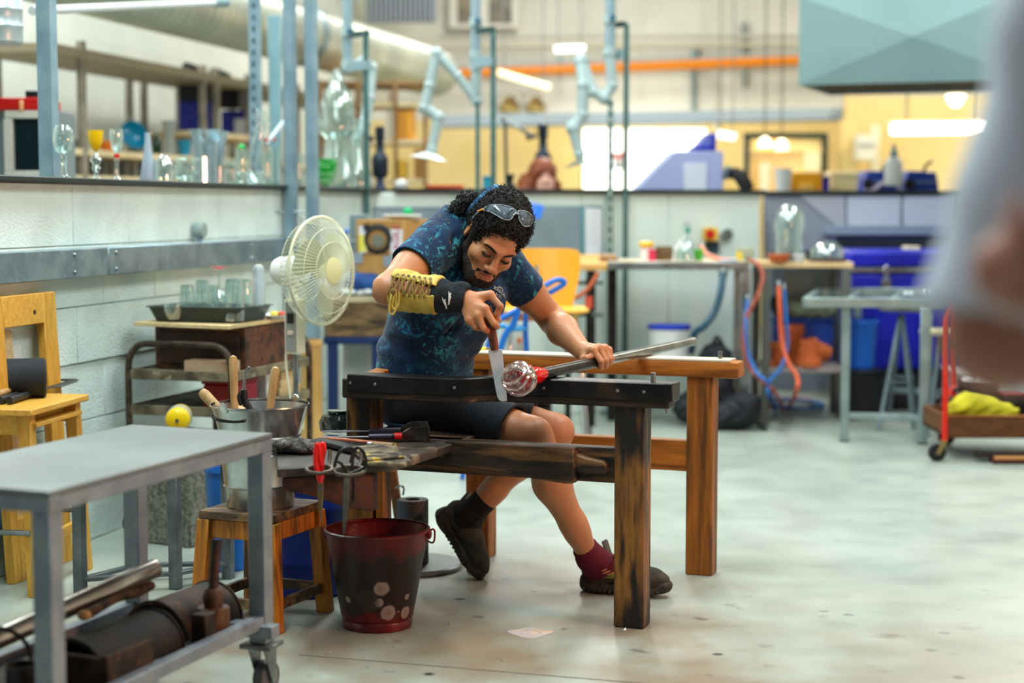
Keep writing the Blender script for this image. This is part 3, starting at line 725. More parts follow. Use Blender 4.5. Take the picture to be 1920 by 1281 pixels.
 # ---- socks and shoes
def foot(side,heel,toe,upg,sock,sock_lo,sock_hi,rad):
 heel,toe=V(heel),V(toe);f=(toe-heel).normalized();u=V(upg);u=(u-f*u.dot(f)).normalized();s_=u.cross(f)
 Lf=(toe-heel).length;R=np.array(Mx((f,s_,u)).transposed())
 def q(x,y,z):return A(heel+f*(x*Lf)+s_*y+u*z)
 lo=np.minimum.reduce([q(-.15,-.1,-.05),q(1.15,.1,.25),q(-.15,.1,.25),q(1.15,-.1,-.05)])-.08
 hi_=np.maximum.reduce([q(-.15,-.1,-.05),q(1.15,.1,.25),q(-.15,.1,.25),q(1.15,-.1,-.05)])+.08
 lo=np.minimum(lo,np.minimum(q(0,0,0),q(1,0,0))-.16);hi_=np.maximum(hi_,np.maximum(q(0,0,0),q(1,0,0))+.16)
 up=SDF(lo,hi_,.003,bg=.025)
 up.ell(q(.17,0,.048),(.050,.036,.045),R,k=.02);up.cap(q(.20,0,.055),q(.52,0,.060),.038,.037,k=.02)
 up.cap(q(.50,0,.060),q(.80,.002,.044),.037,.034,k=.02);up.ell(q(.80,.002,.040),(.058,.042,.028),R,k=.02)
 up.cap(q(.06,0,.075),q(.06,0,.095),.024,.014,k=.02)
 up.cap(q(.22,0,.115),q(.16,0,.16),.034,.04,k=.006,op='s');up.cap(q(.23,0,.12),q(.30,0,.115),.03,.022,k=.01,op='s')
 up.box(q(.5,0,-.10),(.3,.2,.118),R,k=.002,op='s')
 v,fq=up.mesh()
 shoe=np_mesh(side,v,fq,mk('shoe_fabric',(66,60,46),.85,col2=(48,44,36),sc=40,bump=.3,bsc=300),man)
 so_=SDF(lo,hi_,.003,bg=.025)
 for x0,x1,z,r in((.08,.5,.016,.04),(.5,.9,.016,.043)):
  pass
 so_.ell(q(.14,0,.012),(.050,.038,.024),R,k=.01);so_.box(q(.45,0,.013),(Lf*.36,.037,.015),R,rd=.012,k=.02)
 so_.ell(q(.78,.002,.013),(.064,.045,.018),R,k=.02);so_.ell(q(.93,.002,.026),(.030,.034,.018),R,k=.015)
 so_.ell(q(.02,0,.030),(.018,.030,.024),R,k=.015)
 v,fq=so_.mesh();sole=np_mesh('sole',v,fq,mk('shoe_sole',(38,33,28),.7,col2=(60,52,44),sc=60),shoe)
 st=B()
 for i in range(15):
  for sg in(-1,1):
   x=.04+i*.062;ww=.036+.008*math.sin(x*3.1);st.ball(q(x,sg*ww,.004+.012*abs(x-.5)**2*2),(.006,.005,.007),7,4,Mx(R.tolist()))
 st.build('sole_stud',MATS['shoe_sole'],shoe,kind='stuff')
 tb=B().prism([q(.02,-.016,.085),q(.02,.016,.085),q(-.035,.013,.135),q(-.035,-.013,.135)],f*.008);tb.build('heel_tab',mk('pale_heel_tab',(176,164,150),.7),shoe,bev=.003,label='pale fabric heel pull tab')
 tg=B().prism([q(.30,-.020,.105),q(.30,.020,.105),q(.235,.022,.158),q(.235,-.022,.158)],f*.009);tg.build('tongue',mk('shoe_tongue',(74,70,60),.9),shoe,bev=.004)
 for i in range(4):
  x=.36+.075*i;B().tube([q(x,-.030,.083-.008*i),q(x+.02,-.012,.1-.010*i),q(x+.03,.012,.1-.010*i),q(x+.01,.030,.083-.008*i)],.0035,6,smooth=3).build('lace',mk('shoe_lace',(30,28,26),.8),shoe)
 B().tube([q(.38,-.02,.1),q(.42,-.04,.12),q(.46,-.05,.10)],.0028,6,smooth=4).build('lace',MATS['shoe_lace'],shoe)
 sk=SDF(lo,hi_,.003,bg=.025);a=A(sock_lo);b_=A(sock_hi)
 capf(sk,a,b_,rad[0],rad[1],k=.003,f0=False);sk.cap(a,a,rad[0],rad[0],k=.01);sk.cap(a,q(.24,0,.07),rad[0],.039,k=.02);sk.cap(q(.22,0,.075),q(.42,0,.07),.036,.03,k=.02)
 sk.cap(a,q(.42,0,.065),rad[0]*.97,.036,k=.015);sk.ell(q(.12,0,.06),(.03,.03,.04),R,k=.02)
 v,fq=sk.mesh();v=v+(.0012*np.sin(v@A(b_-a)/np.linalg.norm(b_-a)*600))[:,None]*A(s_)
 np_mesh('sock',v,fq,sock,man)
 return q,R,Lf,shoe
qR,RR,LR,shoeR=foot('shoe',V((P(1096,1110,5.28).x,5.28,.004)),V((P(1254,1100,5.18).x,5.18,.012)),(0,0,1),mk('maroon_sock',(92,12,36),.9,bump=.3,bsc=200),J['anR']+A((0,0,.01)),L_(J['anR'],J['knR'],.115),(.041,.0405))
foot('shoe',P(820,968,5.53),V((P(890,1094,5.43).x,5.43,.004)),(.9,-.15,.45),mk('black_sock',(14,12,15),.9,bump=.3,bsc=200),J['anL'],L_(J['anL'],J['knL'],.2),(.043,.042))
tl=B().prism([qR(.22,-.0385,.048),qR(.40,-.0395,.046),qR(.40,-.0395,.062),qR(.22,-.0385,.066)],(0,-.004,0));tl.build('side_label',mk('yellow_label',(132,124,40),.7),shoeR,bev=.001,label='olive and yellow stitched side label')
# ---- hair
EC=A((0,-.022,.044));ER=A((.085,.106,.098))
hr=SDF(HC-.24,HC+.24,.0028,bg=.016)
hr.ell(H(*EC),ER,HR,k=0)
hr.box(H(0,.150,-.02),(.12,.098,.092),HR,rd=.04,k=.02,op='s')
hr.box(H(0,.02,-.14),(.15,.20,.105),HR,rd=.02,k=.02,op='s')
for s_ in(-1,1):
 hr.ell(H(s_*.094,.0,-.012),(.030,.034,.044),HR,k=.008,op='s');hr.cap(H(s_*.085,.055,.02),H(s_*.075,.085,.06),.026,.02,k=.01,op='s')
hr.box(H(0,-.06,-.10),(.15,.12,.075),HR,rd=.03,k=.02,op='s')
BUN=A((-.092,-.098,.030));hr.ell(H(*BUN),(.023,.023,.023),HR,k=.02);hr.ell(H(-.108,-.085,-.008),(.02,.02,.03),HR,k=.02)
hv0,hq0=hr.mesh();th_=bvh(hv0,hq0)
rg=np.random.default_rng(5);idx=rg.choice(len(hv0),2600,replace=False)
for i in idx:hr.ell(hv0[i]+rg.normal(0,.0022,3),A((.0052,.0052,.0052))*rg.uniform(.7,1.35),k=.002)
hv,hq=hr.mesh()
hair_m=mk('black_curly_hair',(13,10,9),.6,col2=(30,24,20),sc=110,bump=.6,bsc=260)
hair=np_mesh('hair',hv,hq,hair_m,man)
cl=B();trf=bvh(hv,hq)
for i in rg.choice(len(hv0),5200,replace=False):
 p=V(hv0[i]);n=trf.find_nearest(p)[1]or V((0,0,1))
 c0=p+n*rg.uniform(.002,.009);t1=n.orthogonal().normalized();t2=n.cross(t1);r=rg.uniform(.0025,.0048);ph=rg.uniform(0,6.28);tw=rg.uniform(-.5,.5)
 pts=[c0+(t1*math.cos(ph+k*1.1)+t2*math.sin(ph+k*1.1))*r+n*(.0016*k*(1+tw))for k in range(7)]
 cl.tube(pts,[.0011,.0012,.0011,.001,.0009,.0008,.0006],3)
cl.build('curl',hair_m,hair,kind='stuff')
bd=SDF(HC-.2,HC+.2,.0022,bg=.016)
for s_ in(-1,1):
 bd.cap(H(s_*.068,.012,.004),H(s_*.060,.018,-.050),.0125,.0165,k=.012)
 bd.cap(H(s_*.055,.012,-.055),H(s_*.020,.070,-.099),.0225,.0245,k=.012)
 bd.cap(H(s_*.045,.045,-.075),H(s_*.024,.078,-.098),.018,.019,k=.012)
bd.cap(H(-.014,.074,-.102),H(.014,.074,-.100),.021,.021,k=.012);bd.ell(H(0,.045,-.110),(.045,.045,.022),HR,k=.02)
bd.cap(H(-.006,.091,-.090),H(.006,.091,-.090),.010,.010,k=.008)
for s_ in(-1,1):bd.cap(H(s_*.003,.1015,-.0590),H(s_*.026,.089,-.0645),.0036,.0042,k=.006);bd.cap(H(s_*.027,.088,-.0655),H(s_*.030,.078,-.092),.005,.011,k=.006)
bd.ell(H(0,.108,-.0715),(.019,.022,.0105),HR,k=.004,op='s')
beard=bd.mesh();v_=beard[0]
v_=v_+rg.normal(0,.0006,v_.shape)
np_mesh('beard',v_,beard[1],mk('beard_stubble',(26,18,15),.8,col2=(46,32,25),sc=160,bump=.5,bsc=300),man)
for s_ in(-1,1):
 B().tube([H(s_*x,y,z)for x,y,z in((.012,.0985,.0125),(.026,.0985,.0190),(.040,.0915,.0220),(.054,.078,.0165))],[.003,.0055,.005,.002],8,flat=.6,smooth=4).build('eyebrow',hair_m,man)
 B().tube([H(s_*x,y,z)for x,y,z in((.017,.0885,-.0085),(.025,.0925,-.0108),(.033,.0925,-.0118),(.041,.0885,-.0105),(.047,.081,-.007))],[.0015,.0028,.0032,.003,.0015],6,smooth=4).build('eyelashes',hair_m,man)
ba=BUN-EC*.5;ba=ba/np.linalg.norm(ba);bc=A((0,-.02,.044))+ba*.082
wb_=HR@ba;band=B();fr=frame_z(wb_);pts=[]
for k in range(40):
 a=2*math.pi*k/40;d=fr@V((math.cos(a),math.sin(a),0));lo_,o_=HR.T@A(d),bc
 lo_=lo_;aa=((lo_/ER)**2).sum();bb=2*((o_-EC)*lo_/ER**2).sum();c_=(((o_-EC)/ER)**2).sum()-1.16
 disc=bb*bb-4*aa*c_;t=(-bb+math.sqrt(max(disc,0)))/(2*aa)if disc>0 else .05
 pts.append(H(*bc)+A(d)*t)
n=len(pts);vs=[];fs=[]
for p in pts:
 r_=V(p)-V(H(*bc));r_.normalize()
 for u_,v2 in((-.012,.002),(0,.0075),(.012,.002),(0,-.004)):vs.append(V(p)+V(wb_)*u_+r_*v2)
for i in range(n):
 a,b_=4*i,4*((i+1)%n);fs+=[(a+j,a+(j+1)%4,b_+(j+1)%4,b_+j)for j in range(4)]
band.add(vs,fs).build('hair_band',mk('blue_hair_band',(20,72,112),.8,col2=(96,150,176),sc=60,lo=.55,hi=.62),man,label='patterned blue hair band')
sg=thing('safety_glasses','clear wraparound safety glasses with orange arm tip pushed up on his curly hair','glasses',H(0,.05,.14))
def on_hair(px,py,k=1.13):
 d=A(ray(px,py).normalized());o=HR.T@(A(CAMV)-H(*EC));d=HR.T@d;e2=(ER*k)**2
 aa=(d*d/e2).sum();bb=2*(o*d/e2).sum();c_=(o*o/e2).sum()-1;ds=bb*bb-4*aa*c_
 if ds<0:t=-bb/(2*aa)
 else:t=(-bb-math.sqrt(ds))/(2*aa)
 return V(HR@(o+d*t)+H(*EC))
RL=[(907,390),(919,384.5),(933,383.4),(954,387),(968,395.5),(964,402),(960,409),(954,412.7),(944,411),(929,402.5),(919,397),(908,395)]
LL=[(971.7,395.5),(979,395),(988,397),(996,402.5),(999,410),(997,418),(993,424),(982,423.6),(975,414),(971.7,403)]
lens_m=mk('clear_lens',(150,176,196),.03,trans=.0,alpha=.2,spec=.9,coat=1)
rim_m=mk('lens_rim',(196,214,222),.15,trans=.3)
def lens(pts):
 c=(sum(p[0]for p in pts)/len(pts),sum(p[1]for p in pts)/len(pts));b=B();vs=[on_hair(*c,1.17)]
 n=len(pts);rings=4
 for k in range(1,rings+1):
  for p in pts:vs.append(on_hair(c[0]+(p[0]-c[0])*k/rings,c[1]+(p[1]-c[1])*k/rings,1.17-.04*(k/rings)**2))
 cen=V(H(*EC));m_=len(vs);vs+=[p+(cen-p).normalized()*.002 for p in vs]
 fs=[]
 for o,fl_ in((0,0),(m_,1)):
  for j in range(n):
   t=(o,o+1+j,o+1+(j+1)%n);fs.append(t[::-1]if fl_ else t)
   for k in range(rings-1):
    a=o+1+k*n;t=(a+j,a+n+j,a+n+(j+1)%n,a+(j+1)%n);fs.append(t[::-1]if fl_ else t)
 a=1+(rings-1)*n;fs+=[(a+j,m_+a+j,m_+a+(j+1)%n,a+(j+1)%n)for j in range(n)]
 b.add(vs,fs).build('lens',lens_m,sg)
 B().tube([on_hair(*p,1.135)for p in pts],.0013,6,True,smooth=3).build('lens_rim',rim_m,sg)
lens(RL);lens(LL)
B().tube([on_hair(962,404,1.15),on_hair(967,400,1.17),on_hair(972,402,1.15)],.002,6,smooth=4).build('bridge',rim_m,sg)
B().tube([on_hair(908,392,1.14),on_hair(897,398,1.12),on_hair(886,410,1.10)],.0035,8,flat=.6,smooth=4).build('temple_arm',rim_m,sg)
B().tube([on_hair(906,392.5,1.15),on_hair(897,396.5,1.135)],.0058,10,flat=.55).build('temple_tip',mk('orange_plastic',(240,150,12),.4),sg,label='orange hinge cover')
# ---- yellow leather guard and black wristband on the working arm
eR,wR=J['elR'],J['wrR'];ax=(wR-eR)/np.linalg.norm(wR-eR);tocam=A((0,-1,.12));tocam-=ax*(tocam@ax);tocam/=np.linalg.norm(tocam);upa=np.cross(ax,tocam);upa=upa if upa[2]>0 else-upa
def F(t,a,r):return eR+(wR-eR)*t+(tocam*math.cos(a)+upa*math.sin(a))*r
gd=SDF(np.minimum(eR,wR)-.12,np.maximum(eR,wR)+.12,.0025,bg=.02)
capf(gd,F(.07,0,0),F(.66,0,0),.060,.0535,k=0)
gd.ell(F(.62,1.5,.035),(.03,.02,.022),None,k=.02);gd.ell(F(.2,1.6,.04),(.035,.02,.022),None,k=.02)
capf(gd,F(.0,0,0),F(.75,0,0),.0535,.047,k=0,op='s')
for i in range(13):
 t=.05+i*.05;w_=.024-.010*(i/12)
 gd.cap(F(t,.22,.055),F(t+.03,.22,.052),w_,w_-.001,k=.004,op='s')
gv,gq=gd.mesh();gv=gv+(.0016*np.sin(gv[:,0]*260)*np.sin(gv[:,2]*190+1))[:,None]*A((0,-.6,.8))
leather=mk('yellow_leather',(204,178,84),.75,col2=(180,150,62),sc=22,bump=.4,bsc=50)
gr=thing('forearm_guard','yellow leather lace-up guard strapped on his bent forearm','arm guard',F(.35,0,0))
np_mesh('cuff',gv,gq,leather,gr)
lace=mk('leather_lace',(146,122,52),.8,col2=(110,90,40),sc=40)
for i in range(8):
 t=.12+i*.066;u1=.22+.50-.012*i;u0=.22-.46+.008*i
 B().tube([F(t,u1+.08,.058),F(t+.012,u1-.1,.0605),F(t-.01,.24,.055),F(t-.03,u0+.1,.0615),F(t-.035,u0-.08,.058)],.0028,6,smooth=4).build('lace',lace,gr)
 if i%2==0:B().tube([F(t-.03,u1,.058),F(t-.01,.24,.0575),F(t+.03,u0,.0605)],.0026,6,smooth=4).build('lace',lace,gr)
for i in range(7):
 B().ring(F(.15+i*.07,.22+.62,.0592),.0034,.0011,F(.15+i*.07,.84,1)-F(.15+i*.07,0,0),10,5).build('eyelet',mk('dark_eyelet',(40,32,24),.5),gr)
k0=A(P(738,548,4.835))
for dx,ln in((0,.055),(.008,.04)):
 B().tube([k0+A((dx,0,.008)),k0+A((dx-.008,-.004,-.02)),k0+A((dx-.012,-.004,-ln)),k0+A((dx-.003,-.004,-ln-.008)),k0+A((dx+.006,-.004,-ln+.01)),k0+A((dx+.008,-.002,0))],.003,6,smooth=5).build('lace_bow',leather,gr)
B().ball(k0,(.009,.007,.012),10,7).build('lace_knot',lace,gr)
bdg=SDF(np.minimum(eR,wR)-.12,np.maximum(eR,wR)+.12,.0025,bg=.02)
capf(bdg,F(.60,0,0),F(1.02,-.5,.0),.050,.0385,k=0);
for t in(.66,.95):bdg.ell(F(t,1.4,.036),(.02,.016,.014),None,k=.02)
capf(bdg,F(.5,0,0),F(1.2,0,0),.0445,.028,k=.003,op='s')
wv,wq=bdg.mesh()
wr=thing('wristband','thick black towelling wristband with white leaping emblem on his wrist','wristband',F(.8,0,0))
wbm=np_mesh('band',wv,wq,mk('black_towelling',(15,18,22),.95,col2=(26,36,40),sc=90,bump=.6,bsc=240),wr)
tw_=bvh(wv,wq)
def emblem(pts,wd):
 q=[]
 for p in pts:
  h,n=hit(tw_,*p)
  if h is not None:q.append(h+(n if n.y<0 else-n)*.0022)
 if len(q)>2:B().tube(q,[x*.0016 for x in wd],6,flat=.35).build('emblem',white_ink,wbm)
emblem([(829,558),(831,563),(834,567),(836,573),(838.5,578)],[.5,.9,2.2,1.4,.6]);emblem([(841.5,547),(842,552),(843.5,556),(842.5,563),(842,571)],[.5,.9,2.4,1.8,.7])
emblem([(836,573),(837,576.5),(835.5,578.5)],[.8,.8,.5]);emblem([(842.5,564),(841,569),(840,571)],[.8,.8,.4])
emblem([(834,564.5),(834.6,562),(833.6,561)],[.9,1.2,.6]);emblem([(844,553.5),(845,551),(844.5,550)],[.9,1.2,.6])
# ---- the paddle knife in his right hand
pk=thing('paddle_knife','flat steel blade with riveted wooden handle held upright against the glass','tool',P(933,750,4.80))
h0_,h1_=P(913,574,4.842),P(928,657,4.83)
hx=(h1_-h0_).normalized()
B().prism([P(915,657,4.826),P(941,655,4.826),P(950,748,4.80),P(950.5,752,4.80),P(942,753.5,4.80),P(936,751,4.80),P(932,744,4.80)],(.001,.0035,0)).build('blade',mk('blade_steel',(190,192,196),.42,.35,col2=(172,174,178),sc=18),pk,bev=.0008)
b=B();
b.tube([h0_,h0_+hx*.03,h0_+hx*.06,h1_-hx*.015,h1_],[.012,.0145,.0135,.0125,.011],14,flat=.8,smooth=4)
b.build('handle',wood('rosewood_handle',(150,70,32),(92,38,18),(60,26,14),(12,12,2)),pk)
for p in((920,637,4.815),(917,612,4.82)):B().cyl(P(*p),P(*p)+V((0,-.004,0)),.0042).build('rivet',black,pk)
# ----- steel work cart in front
def Q(px,py,z):return G(px,py,z)
cA,cB,cC=G(92,922,.65),G(511,812,.65),G(246,796,.65);cD=cA+(cC-cB)
cart=thing('steel_cart','grey welded steel work cart with flat top and loaded low shelf','cart',(cA.x,cA.y,0),-19)
def quad(b,p,z0,z1):return b.prism([V((q.x,q.y,z0))for q in p],(0,0,z1-z0))
cmat=mk('cart_top_steel',(128,133,132),.45,.45,col2=(114,119,118),sc=3,bump=.04,bsc=30)
cfr=mk('cart_frame_steel',(142,150,158),.42,.3,col2=(122,130,140),sc=12,col3=(104,110,118),sc3=22,lo3=.62,hi3=.72)
quad(B(),(cA,cB,cC,cD),.638,.65).build('top_plate',cmat,cart,bev=.002)
eu=(cB-cA).normalized();ev=(cB-cC).normalized()
for p,q in((cA,cB),(cB,cC),(cC,cD),(cD,cA)):
 c=(cA+cB+cC+cD)/4;i1=(c-(p+q)/2);i1.z=0;nn=(q-p).normalized().cross(V((0,0,1)));nn=nn if nn.dot(i1)>0 else-nn
 B().prism([p+nn*.002,q+nn*.002,q+nn*.006,p+nn*.006],(0,0,0))if 0 else quad(B(),(p+nn*.001,q+nn*.001,q+nn*.036,p+nn*.036),.606,.637).build('top_rail',cfr,cart,bev=.002)
def cleg(c,du,dv):
 p=c+eu*du+ev*dv;s=.045
 b=B().prism([V((q.x,q.y,.135))for q in(p,p+eu*s*(-1 if du<0 else 1),p+eu*s*(-1 if du<0 else 1)+ev*s*(1 if dv>0 else-1),p+ev*s*(1 if dv>0 else-1))],(0,0,.475))
 l=b.build('leg',cfr,cart,bev=.002)
 o=p+eu*s/2*(-1 if du<0 else 1)+ev*s/2*(1 if dv>0 else-1)
 B().box((o.x,o.y,.128),(.085,.075,.012),Mx.Rotation(math.radians(-19),3,'Z')).build('caster_plate',steel,l,bev=.002)
 for a in(-.03,.03):B().cyl(o+ev*a+V((0,0,-.0)),o+ev*a+V((0,0,0)),.001)if 0 else None
 f=B();
 for sg in(-1,1):f.prism([V((o.x,o.y,.122))+ev*sg*.022+eu*k for k in(-.03,.03)]+[V((o.x,o.y,.03))+ev*sg*.022+eu*k for k in(.034,.012)],ev*.003)
 f.build('caster_fork',steel,l)
 B().cyl(V((o.x,o.y,.042))+eu*.022-ev*.016,V((o.x,o.y,.042))+eu*.022+ev*.016,.042,n=20).build('wheel',mk('grey_wheel',(96,98,100),.5),l,bev=.004)
 B().cyl(V((o.x,o.y,.125)),V((o.x,o.y,.138)),.018,n=12).build('caster_swivel',mk('red_washer',(150,30,24),.5),l)
cleg(cA,.002,-.002);cleg(cB,-.002,-.002);cleg(cC,-.002,.002);cleg(cD,.002,.002)
zL=.175
for p,q in((cA,cB),(cC,cD)):
 i1=ev if p is cC else-ev
 quad(B(),(p+i1*.004,q+i1*.004,q+i1*.034,p+i1*.034),zL,zL+.03).build('shelf_rail',cfr,cart,bev=.002)
for p,q in((cB-eu*.03,cC-eu*.03),(cA+eu*.06,cD+eu*.06)):
 quad(B(),(p+ev*.03,q,q-eu*.04,p+ev*.03-eu*.04),zL-.02,zL+.012).build('cross_bar',cfr,cart,bev=.002)
quad(B(),(cA-ev*.02,cB-ev*.02,cC+ev*.02,cD+ev*.02),zL+.002,zL+.008).build('shelf_plate',mk('grimy_steel',(78,72,66),.6,.4,col2=(40,36,32),sc=10),cart)
zs_=zL+.009
def cs(u,v,z=0):return V((cA.x,cA.y,zs_+z))+eu*u-ev*v
# --- things on the cart's shelf
tube_m=mk('worn_steel_tube',(204,198,192),.22,.9,col2=(164,152,142),sc=9)
a0,a1=P(-40,1215,3.52),P(290,1066,4.02)
t=thing('steel_tube','bright steel tube propped at a slant on the low shelf of the cart','tube',(a0+a1)/2)
b=B();d=(a1-a0).normalized();b.shell([(.023,0),(.023,(a1-a0).length)],.004,a0,20,d);b.build('tube',tube_m,t)
a0,a1=P(158,1154,3.72),P(284,1098,4.02)
t=thing('burnt_stick','charred wooden stick with a pale tip leaning under the slanting steel tube','stick',(a0+a1)/2)
B().tube([a0,a0+(a1-a0)*.12,a0+(a1-a0)*.45+V((0,0,.006)),a0+(a1-a0)*.75,a1],[.012,.012,.010,.013,.011],10,smooth=4).build('shaft',mk('charred_stick',(84,62,42),.8,col2=(30,26,22),sc=22),t)
B().ball(a0,(.016,.012,.012),10,7).build('tip',mk('pale_wood_end',(190,150,100),.7),t)
def hcyl(name,label,c,r,L,d,mat,th=.006,cat='mould',top=True):
 tt=thing(name,label,cat,c);n=20;d=V(d).normalized();s_=V((0,0,1)).cross(d).normalized();vs=[];fs=[]
 for e in(0,L):
  for rr in(r,r-th):
   for i in range(n+1):
    a=math.pi*i/n;vs.append(V(c)+d*e+s_*(rr*math.cos(a))+V((0,0,rr*math.sin(a))))
 m=n+1
 for i in range(n):
  fs+=[(i,i+1,2*m+i+1,2*m+i),(m+i,3*m+i,3*m+i+1,m+i+1),(i,m+i,m+i+1,i+1),(2*m+i,2*m+i+1,3*m+i+1,3*m+i)]
 fs+=[(0,2*m,3*m,m),(n,m+n,3*m+n,2*m+n)]
 B().add(vs,fs).build('half_shell',mat,tt);
 for e in(.004,L-.004):B().tube([V(c)+d*e+s_*((r+.001)*math.cos(a))+V((0,0,(r+.001)*math.sin(a)))for a in np.linspace(0,math.pi,16)],.004,6).build('rim',mat,tt)
 return tt
hcyl('half_pipe_mould','large rusty half round iron mould lying behind the wooden knob block on the cart',cs(.66,.19),.085,.25,eu*.97+ev*.06,rusty)
hcyl('half_pipe_mould','black half round iron mould under the charred stick on the cart',cs(.30,.17),.082,.31,eu*.98+ev*.04,mk('black_mould',(16,13,12),.7,.2,col2=(34,26,22),sc=9))
b=B().lathe([(.037,0),(.039,.004),(.039,.062),(.037,.066),(.02,.067)],cs(.745,.075),20)
o=thing('knob_block','turned wooden mould block with dark upright handle on the cart shelf','mould',cs(.745,.075))
b.build('base',wood('wet_block_wood',(106,66,34),(62,38,22),None,(8,8,2)),o)
B().lathe([(.022,.066),(.024,.08),(.026,.09),(.022,.105),(.014,.112)],cs(.745,.075),18).build('collar',MATS['wet_block_wood'],o)
B().cyl(cs(.745,.075,.108),cs(.765,.075,.225),.012,.014,12).build('handle',dark_wood,o)
o=thing('iron_block','small dark square iron block beside the wooden knob block on the cart','block',cs(.66,.055))
B().prism([cs(.64,.035),cs(.685,.03),cs(.685,.07),cs(.64,.075)],(0,0,.072)).build('body',rusty,o,bev=.003)
o=thing('iron_plate_box','low rusty iron box standing on the cart shelf behind the pale front leg','box',cs(.33,.05))
B().prism([cs(.24,.035),cs(.41,.03),cs(.41,.05),cs(.24,.055)],(0,0,.075)).build('front',rusty,o,bev=.002)
B().prism([cs(.24,.055),cs(.252,.055),cs(.252,.16),cs(.24,.16)],(0,0,.07)).build('side',rusty,o,bev=.002)
B().prism([cs(.24,.055),cs(.41,.05),cs(.41,.16),cs(.24,.16)],(0,0,.006)).build('base',rusty,o)
for k,(u0,v0,u1,v1,r,lb)in enumerate(((.44,.02,.80,.035,.006,'thin rusty iron rod lying along the cart shelf edge'),(.40,.035,.66,.05,.005,'short bent iron rod beside the long rod on the cart shelf'),(.16,.02,.40,.07,.007,'flat pale iron strip on the cart shelf by the near leg'))):
 o=thing('iron_rod',lb,'rod',cs(u0,v0));B().tube([cs(u0,v0,r),cs((u0+u1)/2,(v0+v1)/2+.006,r+.004),cs(u1,v1,r)],r,8,smooth=5,flat=.6).build('rod',rusty if k<2 else steel,o)
o=thing('wire_loop','small loop of pale wire lying at the cart shelf edge','wire',cs(.48,.03));B().ring(cs(.48,.04,.004),.028,.003,(0,0,1),24,6,sy=.6).build('loop',steel,o)
o=thing('iron_ring','thin black iron hoop standing behind the near cart leg','hoop',cs(.10,.26));B().ring(cs(.13,.24,.075),.07,.005,V((.4,-.8,.6)),30,8).build('hoop',dark_steel,o)
o=thing('tin_can','dark open tin can beside the iron hoop on the cart shelf','can',cs(.12,.16));B().shell([(.03,0),(.031,.002),(.031,.075),(.033,.077)],.002,cs(.12,.17),20).build('body',dark_steel,o)
o=thing('offcut','orange brown wood offcut at the near end of the cart shelf','wood',cs(.06,.1));B().prism([cs(.02,.06),cs(.14,.05),cs(.15,.09),cs(.03,.1)],(0,0,.03)).build('block',oak_x,o,bev=.003)
# ----- low stand of thin steel angle behind the cart
s0=[G(137,1118),G(316,1106),G(415,1086),G(243,1090)]
st=thing('steel_stand','low thin angle-iron stand on the floor behind the steel cart','stand',s0[1])
angle_m=mk('angle_iron',(116,124,128),.45,.6,col2=(88,94,98),sc=9)
for q in s0:B().prism([q,q+VD*.034,q+VD*.034+UD*.03,q+UD*.03],(0,0,.40)).build('leg',angle_m,st,bev=.002)
for i in range(4):
 p,q=s0[i]+VD*.017+UD*.015,s0[(i+1)%4]+VD*.017+UD*.015
 for z in(.05,.385):B().bar(p+V((0,0,z)),q+V((0,0,z)),.026,.012).build('rail',angle_m,st,bev=.001)
 # ----- yellow stool with rolls and tools
zst=.585
yN,yR=G(60,768,zst),G(167,739,zst)
su=(yR-yN).normalized();sv_=V((-su.y,su.x,0));wS=(yR-yN).length
ys=thing('wooden_stool','yellow varnished pine stool by the block wall under black roll and tongs','stool',(yN.x,yN.y,0),math.degrees(math.atan2(su.y,su.x)))
def yq(x,y,z):return V((yN.x,yN.y,0))+su*x+sv_*y+V((0,0,z))
DS=.32
B().prism([yq(-.005,0,zst-.022),yq(wS,0,zst-.022),yq(wS,DS,zst-.022),yq(-.005,DS,zst-.022)],(0,0,.022)).build('seat',yel_x,ys,bev=.004)
for x0,y0,dx,dy in((.025,.02,-.02,-.03),(wS-.065,.02,.03,-.02),(.025,DS-.06,-.02,.02),(wS-.065,DS-.06,.03,.02)):
 B().add([yq(x0+a*.04,y0+c*.04,zst-.023)for a,c in((0,0),(1,0),(1,1),(0,1))]+[yq(x0+a*.04+dx,y0+c*.04+dy,0)for a,c in((0,0),(1,0),(1,1),(0,1))],[(0,1,2,3),(7,6,5,4),(0,4,5,1),(1,5,6,2),(2,6,7,3),(3,7,4,0)]).build('leg',yel_z,ys,bev=.002)
for y0 in(.035,DS-.05):B().bar(yq(.045,y0,zst-.055),yq(wS-.045,y0,zst-.055),.014,.06,UD).build('apron',yel_x,ys,bev=.002)
for x0 in(.04,wS-.05):B().bar(yq(x0,.03,zst-.055),yq(x0,DS-.03,zst-.055),.06,.014,VD).build('apron',yel_x,ys,bev=.002)
for y0 in(.02,DS-.03):B().bar(yq(.02,y0,.16),yq(wS-.02,y0,.16),.034,.018,(0,1,0)).build('foot_rail',yel_x,ys,bev=.002)
for x0 in(.015,wS-.015):B().cyl(yq(x0,.02,.2),yq(x0,DS-.02,.2),.009,n=10).build('steel_rung',steel,ys)
rc=P(86,694,5.50);rl=P(-60,712,5.44)
rl2=rc+(rl-rc).normalized()*.52
zr=zst+.064;rc.z=zr;rl2.z=zr
ro=thing('fabric_roll','fat black cylindrical roll lying on the yellow pine stool','roll',(rc.x,rc.y,zst))
B().lathe([(.030,-.001),(.058,0),(.064,.006),(.064,.20),(.064,.51),(.058,.52)],rc,28,rl2-rc).build('roll',mk('black_cover',(24,28,34),.75,col2=(32,38,46),sc=7,bump=.2,bsc=30),ro)
B().lathe([(.0001,-.002),(.022,-.002),(.03,.001)],rc,20,rl2-rc).build('core',black,ro)
